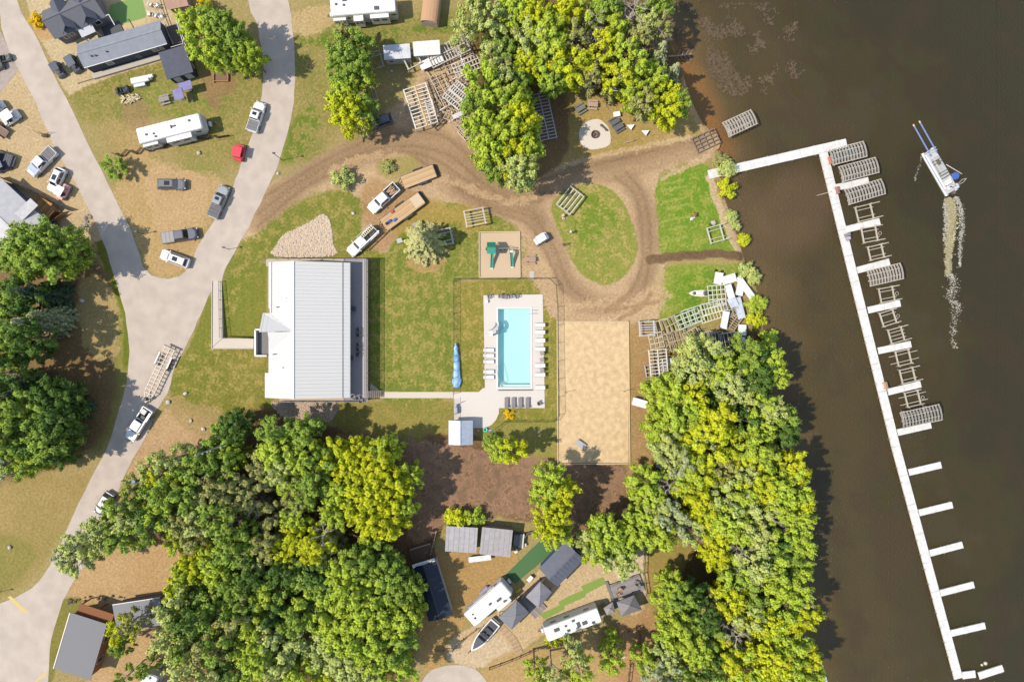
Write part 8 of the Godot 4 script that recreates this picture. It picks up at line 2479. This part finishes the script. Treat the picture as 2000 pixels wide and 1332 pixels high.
# ---------------------------------------------------------------- fire circle, people, barge, small things
func camp() -> void:
	struct("sand_ring", MB.new().prism(flat(smooth(pairs("1150,236 1170,233 1188,248 1193,268 1190,283 1172,290 1148,291 1134,278 1131,258 1138,244"), true, 4)), 0.02, 0.03), mat("f3e6d6", 0.95, "fine"))
	var fp := thing("fire_pit", "round rusty fire pit in the pale sand circle", "fire pit", G(1162, 263))
	var rim := MB.new()
	var n := 14
	for i in n:
		var a := TAU * i / n
		var b := TAU * (i + 1) / n
		rim.bar(Vector3(cos(a) * 0.62, 0.22, sin(a) * 0.62), Vector3(cos(b) * 0.62, 0.22, sin(b) * 0.62), 0.12, 0.44)
	put("ring", rim, mat("6a4e3e", 0.9, "fine"), fp)
	put("ash", MB.new().tube(Vector3(0, 0.02, 0), Vector3(0, 0.08, 0), 0.6, 0.6, 12), mat("9c8f86", 1.0, "fine"), fp)
	for i in 3:
		put("log", MB.new().tube(Vector3(cos(i * 2.1) * 0.4, 0.12, sin(i * 2.1) * 0.4), Vector3(0, 0.32, 0), 0.07, 0.07), mat("574438", 1.0, "fine"), fp)
	var lb := thing("log_bench", "short log bench on the sand circle above the fire pit", "bench", G(1179, 250), -0.75)
	put("log", MB.new().tube(Vector3(-0.8, 0.35, 0), Vector3(0.8, 0.35, 0), 0.14, 0.14, 8), mat("77624c", 0.95, "fine"), lb)
	for x in [-0.55, 0.55]:
		put("foot", MB.new().box(Vector3(x, 0.12, 0), Vector3(0.2, 0.24, 0.3)), mat("6a5642", 0.95, "fine"), lb)
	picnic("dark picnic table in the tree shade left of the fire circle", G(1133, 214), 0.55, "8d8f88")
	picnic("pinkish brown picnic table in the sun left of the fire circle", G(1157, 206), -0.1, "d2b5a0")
	for q in [["upper dark grey picnic table beside the fire circle", 1200, 240], ["lower dark grey picnic table beside the fire circle", 1207, 250]]:
		picnic(q[0], G(q[1], q[2]), 0.55, "78797e")
	var wt := thing("white_box", "pale cream box beside the upper dark grey picnic table", "box", G(1204, 225), 0.2)
	put("box", MB.new().cbox(Vector3(0, 0.35, 0), Vector3(1.1, 0.7, 0.8), 0.05), mat("faf2e8", 0.6, ""), wt)
	put("lid", MB.new().cbox(Vector3(0, 0.72, 0), Vector3(1.16, 0.06, 0.86), 0.02), mat("fdf8f0", 0.6, ""), wt)
	for q in [["left white triangular sail board right of the dark picnic tables", 1231, 250], ["right white triangular sail board nearest the ramp", 1260, 261]]:
		var t := thing("sail_board", q[0], "board", G(q[1], q[2]), 0.05)
		put("board", MB.new().prism(PackedVector2Array([Vector2(-0.7, -0.4), Vector2(0.7, -0.4), Vector2(0.05, 0.5)]), 0.5, 0.58), mat("fdfcfb", 0.5, ""), t)
		put("leg", MB.new().box(Vector3(0, 0.25, -0.1), Vector3(0.2, 0.5, 0.2)), mat("b9a894", 0.8, ""), t)
	for q in [["pinkish log on the grass below the white sail boards", 1231, 276, 0.25, "d4ac90"], ["dark-ended log near the bushes above the fire circle", 1186, 198, -0.6, "b9926c"]]:
		var t := thing("fallen_log", q[0], "log", G(q[1], q[2]), q[3])
		put("log", MB.new().tube(Vector3(-0.9, 0.16, 0), Vector3(0.9, 0.2, 0), 0.17, 0.13, 8), mat(q[4], 0.95, "fine"), t)
		put("stub", MB.new().tube(Vector3(0.5, 0.2, 0), Vector3(0.7, 0.5, 0.1), 0.05, 0.03, 5), mat("6b5440", 0.95, "fine"), t)
	var wd := thing("wood_scraps", "scatter of pale split wood above the white box", "firewood", G(1193, 212), -0.8)
	var g := RandomNumberGenerator.new()
	g.seed = 14
	for i in 22:
		put("split_log", MB.new().box(Vector3(g.randf_range(-1.5, 1.5), 0.07, g.randf_range(-0.5, 0.5)), Vector3(g.randf_range(0.3, 0.6), 0.1, 0.12), Basis(Vector3.UP, g.randf() * 3.0)), mat(["e9cf9c", "d9b88a", "c49f76"][i % 3], 0.9, "fine"), wd)
	var ls := thing("driftwood", "bleached driftwood tree lying into the water off the top shore", "driftwood", P(1336, 108, 0) + Vector3(0, -0.2, 0), 0.05)
	put("trunk", MB.new().path([Vector3(-2.8, 0.4, 0.1), Vector3(0, 0.2, 0), Vector3(1.6, 0.1, -0.2)], 0.13, 0.06), mat("c2ab97", 0.95, "fine"), ls)
	for i in 7:
		put("branch", MB.new().path([Vector3(-1.0 + i * 0.35, 0.2, 0), Vector3(-0.8 + i * 0.36, 0.35, (0.5 if i % 2 else -0.6)), Vector3(-0.4 + i * 0.36, 0.3, (1.0 if i % 2 else -1.1))], 0.05, 0.015, 4), mat("cdb7a4", 0.95, "fine"), ls)

# ---- people: one field of joined tapered limbs, meshed as surface nets
func field(p: Vector3, bones: Array) -> float:
	var d := 9.0
	for b in bones:
		var a: Vector3 = b[0]
		var ab: Vector3 = b[1] - a
		var t := clampf((p - a).dot(ab) / maxf(ab.length_squared(), 0.00001), 0.0, 1.0)
		var e := (p - a - ab * t).length() - lerpf(b[2], b[3], t)
		var h := clampf(0.5 + 0.5 * (d - e) / 0.035, 0.0, 1.0)
		d = lerpf(d, e, h) - 0.035 * h * (1.0 - h)
	return d

func nets(bones: Array, cell: float) -> MB:
	var lo := Vector3.ONE * 99
	var hi := -lo
	for b in bones:
		for k in 2:
			lo = lo.min(b[k] - Vector3.ONE * (b[2 + k] + cell * 2))
			hi = hi.max(b[k] + Vector3.ONE * (b[2 + k] + cell * 2))
	var nn := Vector3i(((hi - lo) / cell).ceil()) + Vector3i.ONE
	var v := PackedFloat32Array()
	v.resize(nn.x * nn.y * nn.z)
	var i := 0
	for z in nn.z:
		for y in nn.y:
			for x in nn.x:
				v[i] = field(lo + Vector3(x, y, z) * cell, bones)
				i += 1
	var mb := MB.new()
	mb.st.set_smooth_group(0)
	var at := {}
	var step := [1, nn.x, nn.x * nn.y]
	for z in nn.z - 1:
		for y in nn.y - 1:
			for x in nn.x - 1:
				var q: int = x + y * nn.x + z * nn.x * nn.y
				var sum := Vector3.ZERO
				var cnt := 0
				for e in [[0, 1], [2, 3], [4, 5], [6, 7], [0, 2], [1, 3], [4, 6], [5, 7], [0, 4], [1, 5], [2, 6], [3, 7]]:
					var pa := Vector3(e[0] & 1, (e[0] >> 1) & 1, e[0] >> 2)
					var pb := Vector3(e[1] & 1, (e[1] >> 1) & 1, e[1] >> 2)
					var fa: float = v[q + int(pa.x) + int(pa.y) * nn.x + int(pa.z) * step[2]]
					var fb: float = v[q + int(pb.x) + int(pb.y) * nn.x + int(pb.z) * step[2]]
					if (fa < 0.0) != (fb < 0.0):
						sum += pa.lerp(pb, fa / (fa - fb))
						cnt += 1
				if cnt:
					at[q] = lo + (Vector3(x, y, z) + sum / cnt) * cell
	for q in at:
		for ax in 3:
			var u: int = step[(ax + 1) % 3]
			var w: int = step[(ax + 2) % 3]
			var r: int = q + step[ax]
			if r < v.size() and (v[q] < 0.0) != (v[r] < 0.0) and at.has(q - u) and at.has(q - w) and at.has(q - u - w):
				if v[q] < 0.0:
					mb.quad(at[q], at[q - u], at[q - u - w], at[q - w])
				else:
					mb.quad(at[q], at[q - w], at[q - u - w], at[q - u])
	return mb

func person(label: String, at: Vector3, yaw: float, shirt: String, trousers: String, bend: float, hair: String) -> void:
	var o := thing("person", label, "person", at, yaw)
	var skin := mat("d9a88c", 0.6, "")
	var hip := Vector3(0, 0.92, 0)
	var up := Vector3(sin(bend), cos(bend), 0)
	var chest := hip + up * 0.36
	var neck := hip + up * 0.56
	var head := neck + (up + Vector3(0.25, 0.4, 0)).normalized() * 0.17
	var bones := [[hip, chest, 0.14, 0.16], [chest, neck, 0.15, 0.07], [neck, head, 0.06, 0.07], [head, head + Vector3(0.02, 0.06, 0), 0.1, 0.095]]
	var arm := []
	for s in [-1.0, 1.0]:
		var sh := neck - up * 0.06 + Vector3(0, 0, s * 0.19)
		var el := sh + (Vector3(0.25, -0.95, s * 0.15) if bend < 0.5 else Vector3(0.35, -0.9, s * 0.1)).normalized() * 0.29
		var wr := el + Vector3(0.4, -0.9, -s * 0.05).normalized() * 0.26
		var kn := hip + Vector3(0.06, -0.44, s * 0.11)
		var an := Vector3(-0.02 + s * 0.06, 0.08, s * 0.12)
		bones.append_array([[neck - up * 0.06, sh, 0.08, 0.065], [sh, el, 0.052, 0.042], [el, wr, 0.042, 0.03], [hip + Vector3(0, -0.03, s * 0.09), kn, 0.095, 0.062], [kn, an, 0.06, 0.042], [an, an + Vector3(0.17, -0.04, 0), 0.045, 0.035]])
		# the palm, four fingers and a thumb
		bones.append([wr, wr + Vector3(0.03, -0.08, 0), 0.03, 0.032])
		for f in 4:
			var k := wr + Vector3(0.035, -0.09, (f - 1.5) * 0.02)
			bones.append([k, k + Vector3(0.02, -0.045 - 0.006 * (1.5 - absf(f - 1.5)), 0), 0.011, 0.01])
			bones.append([k + Vector3(0.02, -0.047, 0), k + Vector3(0.03, -0.075, 0), 0.01, 0.009])
		bones.append([wr + Vector3(0.02, -0.04, -s * 0.03), wr + Vector3(0.06, -0.08, -s * 0.05), 0.012, 0.01])
		arm.append([sh, el])
	put("body", nets(bones, 0.022), skin, o)
	var tr := []
	var top := [[hip + Vector3(0, 0.02, 0), chest, 0.155, 0.175], [chest, neck - up * 0.05, 0.165, 0.1]]
	for s in 2:
		top.append([neck - up * 0.07, arm[s][0], 0.09, 0.082])
		top.append([arm[s][0], arm[s][0].lerp(arm[s][1], 0.75), 0.07, 0.068])
		var z := -1.0 if s == 0 else 1.0
		tr.append([hip + Vector3(0, 0, z * 0.08), hip + Vector3(0.06, -0.44, z * 0.11), 0.115, 0.08])
		tr.append([hip + Vector3(0.06, -0.44, z * 0.11), Vector3(-0.02 + z * 0.06, 0.16, z * 0.12), 0.078, 0.065])
	tr.append([hip + Vector3(0, 0, -0.06), hip + Vector3(0, 0, 0.06), 0.145, 0.145])
	put("shirt", nets(top, 0.03), mat(shirt, 0.85, ""), o)
	put("trousers", nets(tr, 0.03), mat(trousers, 0.85, ""), o)
	put("hair", nets([[head + Vector3(-0.03, 0.07, 0), head + Vector3(0.0, 0.09, 0), 0.1, 0.1]], 0.025), mat(hair, 0.8, ""), o)
	for z in [-0.035, 0.035]:
		put("eye", MB.new().ball(head + Vector3(0.1, 0.02, z), Vector3(0.012, 0.012, 0.014), 6, 4), mat("22201e", 0.3, ""), o)
	put("nose", MB.new().ball(head + Vector3(0.11, -0.01, 0), Vector3(0.02, 0.022, 0.015), 6, 4), skin, o)
	put("mouth", MB.new().box(head + Vector3(0.098, -0.05, 0), Vector3(0.012, 0.01, 0.045)), mat("a8645a", 0.6, ""), o)

func small_things() -> void:
	person("person in a red shirt bending over on the shore lawn", G(1356, 423), 2.3, "d8513f", "8b8f9c", 0.9, "7d4a30")
	person("person in pale clothes standing at the island's left edge", G(1113, 455), 0.4, "e9e6e2", "6e7076", 0.25, "b8a894")
	var bg := thing("white_sack", "white sack on the grass at the red-shirted person's feet", "sack", G(1351.5, 427.5), 0.5)
	put("sack", MB.new().stone(Vector3(0, 0.2, 0), Vector3(0.45, 0.25, 0.3), rng), mat("eeecf4", 0.8, "soft"), bg)
	put("neck", MB.new().tube(Vector3(0.3, 0.25, 0), Vector3(0.55, 0.3, 0.05), 0.1, 0.14, 7), mat("e2e0ea", 0.8, "soft"), bg)
	var sl := thing("pale_stump", "pinkish white stump below the pale bunks at the island's edge", "stump", G(1099.5, 422))
	put("stump", MB.new().tube(Vector3(0, 0, 0), Vector3(0, 0.9, 0), 0.32, 0.24, 9), mat("eed3c0", 0.9, "fine"), sl)
	put("root", MB.new().stone(Vector3(0.1, 0.1, 0.4), Vector3(0.3, 0.2, 0.3), rng), mat("e6cbb6", 0.9, "fine"), sl)
	var tg := thing("branch_tangle", "low tangle of dark branches left of the island on the sand", "branches", G(1105, 478), 0.2)
	for i in 7:
		put("branch", MB.new().path([Vector3(-0.7 + i * 0.1, 0.05, -0.3 + (i % 3) * 0.25), Vector3(-0.1, 0.3, (i % 2) * 0.3 - 0.15), Vector3(0.8, 0.25 + 0.05 * i, -0.2 + (i % 4) * 0.1)], 0.04, 0.015, 4), mat("5a4632", 0.95, "fine"), tg)
	var sm := thing("stump_stone", "round pale stone just above the boat lift frame on the shore lawn", "stone", G(1394, 436))
	put("stone", MB.new().stone(Vector3(0, 0.3, 0), Vector3(0.6, 0.4, 0.55), rng), mat("cfc6ba", 0.9, "fine"), sm)
	put("base", MB.new().stone(Vector3(-0.5, 0.15, 0.25), Vector3(0.35, 0.2, 0.3), rng), mat("5a5148", 0.95, "fine"), sm)
	# lamp posts
	for q in [["lamp post on the grass between the curving road and the dirt track", 551, 313], ["lamp post at the right edge of the left road by the parking triangle", 279, 457], ["lamp post at the left verge by the bottom pavement", -1, 1156], ["lamp post by the road above the entry ramp", 447, 487]]:
		var t := thing("lamp_post", q[0], "lamp post", G(q[1], q[2]), 0.0)
		var tall := 4.6 if q[1] == 551 else 2.6
		put("pole", MB.new().tube(Vector3.ZERO, Vector3(0, tall, 0), 0.06, 0.045, 7), mat("3d3a36", 0.6, ""), t)
		put("lamp_head", MB.new().cbox(Vector3(0.1, tall + 0.08, 0), Vector3(0.5, 0.16, 0.28), 0.04), mat("4a4742", 0.5, ""), t)
	# stones about the grounds
	var k := 0
	for q in [[543, 339, "white stone by the dirt track's start beside the curving road", 0.34], [388, 299, "white stone on the grass below the zigzag fence", 0.42], [19, 1069, "white stone on the left verge above the bottom pavement", 0.42], [690, 417, "white utility cap in the grass left of the lumber pickup", 0.35], [362, 769, "white stone on the grass right of the lift trailer", 0.4], [328, 786, "white stone at the bare patch beside the lift trailer", 0.45], [372, 822, "pale stone lower on the bare slope beside the road", 0.35], [397, 838, "pale stone at the southern woods' upper left edge", 0.4], [160, 587, "pale stone in the shade of the left woods' upper part", 0.45], [1052, 844, "tan stone on the grass between pool fence and lower trees", 0.3], [609, 133, "small dark stone on the meadow right of the curving road", 0.22], [826, 515, "white stone on the bare patch below the lone spruce", 0.25]]:
		k += 1
		var t := thing("field_stone", q[2], "stone", G(q[0], q[1]), k * 0.7, "stones about the grounds")
		put("stone", MB.new().stone(Vector3(0, q[3] * 0.45, 0), Vector3(q[3], q[3] * 0.65, q[3] * 0.85), rng), mat("6d6258" if q[0] == 609 else "ebe4dc", 0.9, "fine"), t)
		put("chip", MB.new().stone(Vector3(q[3], 0.06, 0.1), Vector3(0.12, 0.08, 0.1), rng), mat("cfc6bc", 0.9, "fine"), t)
	# white boards by the spruce
	for q in [["white board standing behind the lone spruce, left one", 812, 441, 0.5], ["pale board standing behind the lone spruce, right one", 843, 441, -0.2], ["white crumpled sheet on the lawn left of the lone spruce", 781, 471, 0.3]]:
		var t := thing("white_board", q[0], "board", G(q[1], q[2]), q[3])
		put("board", MB.new().slab(Vector3(-0.45, 0.9, -0.3), Vector3(0.45, 0.9, -0.3), Vector3(0.5, 0.1, 0.3), Vector3(-0.5, 0.1, 0.3), 0.05), mat("f4f2f2", 0.6, ""), t)
		put("stand", MB.new().box(Vector3(0, 0.4, -0.25), Vector3(0.08, 0.8, 0.08)), mat("b0a89e", 0.7, ""), t)
	var bc := thing("blue_bin", "bright blue bin by the road at the southern woods' edge", "bin", G(264, 939), 0.1)
	put("bin", MB.new().cbox(Vector3(0, 0.45, 0), Vector3(0.75, 0.9, 0.6), 0.06), mat("3f9be0", 0.5, ""), bc)
	put("lid", MB.new().cbox(Vector3(0.05, 0.94, 0), Vector3(0.8, 0.08, 0.64), 0.03), mat("2f7fc0", 0.5, ""), bc)
	var wb := thing("boat_shed_roof", "white float at the bottom edge off the shoreline woods", "float", P(1604, 1330, 0) + Vector3(0, WL, 0), 0.2)
	put("float", MB.new().cbox(Vector3(0, 0.25, 0), Vector3(2.2, 0.5, 1.2), 0.08), mat("e6eaee", 0.5, ""), wb)
	put("cleat", MB.new().box(Vector3(0.7, 0.53, 0), Vector3(0.25, 0.06, 0.08)), mat("8d8f92", 0.5, ""), wb)
	# the utility pole that leans over the southern woods' edge
	var up := thing("utility_pole", "long grey pole with white insulators rising over the southern woods' top edge", "pole", G(484, 851))
	put("pole", MB.new().tube(Vector3(0, 0, 0), Vector3(-0.5, 19.0, 0.3), 0.16, 0.11, 8), mat("b4aea8", 0.8, "fine"), up)
	for y in [9.0, 11.0, 14.5, 15.5, 17.0]:
		put("insulator", MB.new().ball(Vector3(-0.5 * y / 19.0 + 0.12, y, 0.3 * y / 19.0 + 0.1), Vector3(0.13, 0.16, 0.13), 6, 4), mat("f2f2f2", 0.4, ""), up)
	barge()

func barge() -> void:
	var a := P(1862, 378)
	var b := P(1812, 292)
	var c := (a + b) * 0.5
	var o := thing("work_barge", "grey work barge with two long blue pipes ahead, under way off the dock", "boat", Vector3(c.x, WL, c.z), turn(a, b))
	var al := mat("dcdcdc", 0.5, "soft")
	var l := 8.6
	for z in [-0.95, 0.95]:
		put("pontoon", MB.new().tube(Vector3(-l / 2, 0.15, z), Vector3(l / 2, 0.15, z), 0.34, 0.3, 10), mat("d5d6d8", 0.4, "", 0.3), o)
	put("deck", MB.new().cbox(Vector3(0, 0.5, 0), Vector3(l - 0.4, 0.14, 2.3), 0.05), al, o)
	put("side_box", MB.new().cbox(Vector3(0.3, 0.72, -1.0), Vector3(l - 1.6, 0.35, 0.32), 0.06), mat("ececee", 0.5, ""), o)
	put("side_stripe", MB.new().box(Vector3(0.6, 0.72, -1.175), Vector3(l - 2.4, 0.16, 0.03)), mat("8fb4e0", 0.5, ""), o)
	for x in [3.7, 4.15]:
		put("bow_rail", MB.new().path([Vector3(x, 0.55, -1.05), Vector3(x, 1.15, -1.0), Vector3(x, 1.15, 1.0), Vector3(x, 0.55, 1.05)], 0.06, 0.06), mat("e8e8e8", 0.5, ""), o)
	for z in [-0.45, 0.75]:
		var pp := put("blue_pipe", MB.new().tube(Vector3(3.2, 1.05, z), Vector3(9.2, 1.25, z - 0.05), 0.13, 0.13, 9), mat("7d92cc", 0.5, "soft"), o)
		put("pipe_tip", MB.new().tube(Vector3(9.2, 1.25, z - 0.05), Vector3(9.55, 1.26, z - 0.05), 0.14, 0.14, 9), mat("f0c08a", 0.5, ""), pp)
	put("machine", MB.new().cbox(Vector3(0.9, 0.9, 0.15), Vector3(3.4, 0.6, 1.3), 0.1), mat("c4c2c0", 0.5, "soft"), o)
	put("engine", MB.new().cbox(Vector3(1.6, 1.3, 0.0), Vector3(0.9, 0.35, 0.5), 0.08), mat("5c574c", 0.6, ""), o)
	for i in 5:
		put("crossbar", MB.new().box(Vector3(-1.2 + i * 0.5 + (1.3 if i > 2 else 0.0), 1.25, 0.0), Vector3(0.1, 0.08, 2.0)), mat("3e3c3a", 0.6, ""), o)
	put("console", MB.new().cbox(Vector3(-2.2, 1.0, -0.2), Vector3(0.9, 0.8, 1.1), 0.1), mat("f6f4f2", 0.4, ""), o)
	put("seat", MB.new().cbox(Vector3(-3.2, 0.9, -0.4), Vector3(0.7, 0.5, 0.7), 0.1), mat("f4f2f0", 0.5, ""), o)
	put("stern_box", MB.new().cbox(Vector3(-3.6, 0.85, 0.75), Vector3(0.9, 0.5, 0.9), 0.08), mat("cfcfe0", 0.5, ""), o)
	put("outboard", MB.new().cbox(Vector3(-4.4, 0.7, 0.0), Vector3(0.55, 0.8, 0.5), 0.12), mat("6b5f58", 0.4, ""), o)
	put("canopy", MB.new().loft([MB.new().oct(-2.5, -1.2, 0.1, 1.5, 2.1, 0.4), MB.new().oct(-2.35, -1.35, 0.25, 1.35, 2.25, 0.35)]), mat("4166b8", 0.7, "soft"), o)
	for x in [-2.3, -1.4]:
		put("canopy_post", MB.new().tube(Vector3(x, 0.55, 1.0), Vector3(x, 2.1, 0.9), 0.03, 0.03), mat("d0d0d0", 0.4, ""), o)
	put("boom", MB.new().tube(Vector3(0.6, 1.2, 1.0), Vector3(-2.2, 1.6, 2.3), 0.07, 0.05), mat("d8cfc0", 0.6, ""), o)
	put("anchor_loop", MB.new().path([Vector3(-3.4, 0.9, 1.3), Vector3(-3.1, 1.0, 2.2), Vector3(-3.3, 1.0, 3.0), Vector3(-3.6, 0.95, 2.2), Vector3(-3.6, 0.9, 1.3)], 0.035, 0.035), mat("e6dcc8", 0.6, ""), o)
	person("person steering at the stern of the work barge", P(1856, 366, 0.6) + Vector3(0, WL + 0.22, 0), turn(a, b), "e6e6ea", "4a5a80", 0.1, "caa67c")
	# churned foam behind it: many small curls of froth lying on the water
	var g := RandomNumberGenerator.new()
	g.seed = 55
	var curl := MB.new().stone(Vector3.ZERO, Vector3(0.26, 0.03, 0.12), g).done()
	var mm := MultiMesh.new()
	mm.transform_format = MultiMesh.TRANSFORM_3D
	mm.use_colors = true
	mm.mesh = curl
	var pts := []
	for q in [["1858,388 1862,420 1860,460 1856,500 1856,535", 10.0, 3000, 0.85, true], ["1872,385 1880,410 1882,440 1880,480 1878,520", 8.0, 700, 0.5, false], ["1850,395 1851,430 1847,470", 5.0, 300, 0.6, false], ["1856,535 1866,550 1862,580 1872,600 1866,640 1868,680", 14.0, 600, 0.5, false], ["1803,305 1797,330 1790,350", 4.0, 40, 0.4, false]]:
		var ln := smooth(pairs(q[0]), false, 8)
		for i in q[2]:
			var t := pow(g.randf(), 1.3) * (ln.size() - 1.01)
			var k := int(t)
			var sp: float = q[1] * (0.5 + 0.5 * sin(PI * clampf(t / ln.size() + 0.15, 0, 1)))
			pts.append([lerpf(ln[k][0], ln[k + 1][0], t - k) + g.randfn(0, 0.42) * sp, lerpf(ln[k][1], ln[k + 1][1], t - k) + g.randf_range(-2, 2), q[3], q[4]])
	mm.instance_count = pts.size()
	for i in pts.size():
		var p := P(pts[i][0], pts[i][1])
		var s: float = g.randf_range(0.5, 1.5) * pts[i][2]
		mm.set_instance_transform(i, Transform3D(Basis(Vector3.UP, g.randfn(0, 0.7)).scaled(Vector3(s, 1, s)), Vector3(p.x, WL + 0.0, p.z)))
		var w := g.randf_range(0.35, 1.0)
		mm.set_instance_color(i, Color(0.3, 0.26, 0.13).lerp(Color(0.07, 0.055, 0.03), g.randf() * 0.9) if pts[i][3] and g.randf() < 0.86 else Color(0.36, 0.34, 0.29).lerp(Color(0.06, 0.05, 0.035), g.randf() * (1.0 if pts[i][3] else 0.9)))
	var fm := StandardMaterial3D.new()
	fm.vertex_color_use_as_albedo = true
	fm.roughness = 0.9
	var mi := MultiMeshInstance3D.new()
	mi.name = "wake_foam"
	mi.multimesh = mm
	mi.material_override = fm
	mi.set_meta("kind", "stuff")
	mi.set_meta("label", "yellowish churned foam trailing behind the work barge")
	add_child(mi)
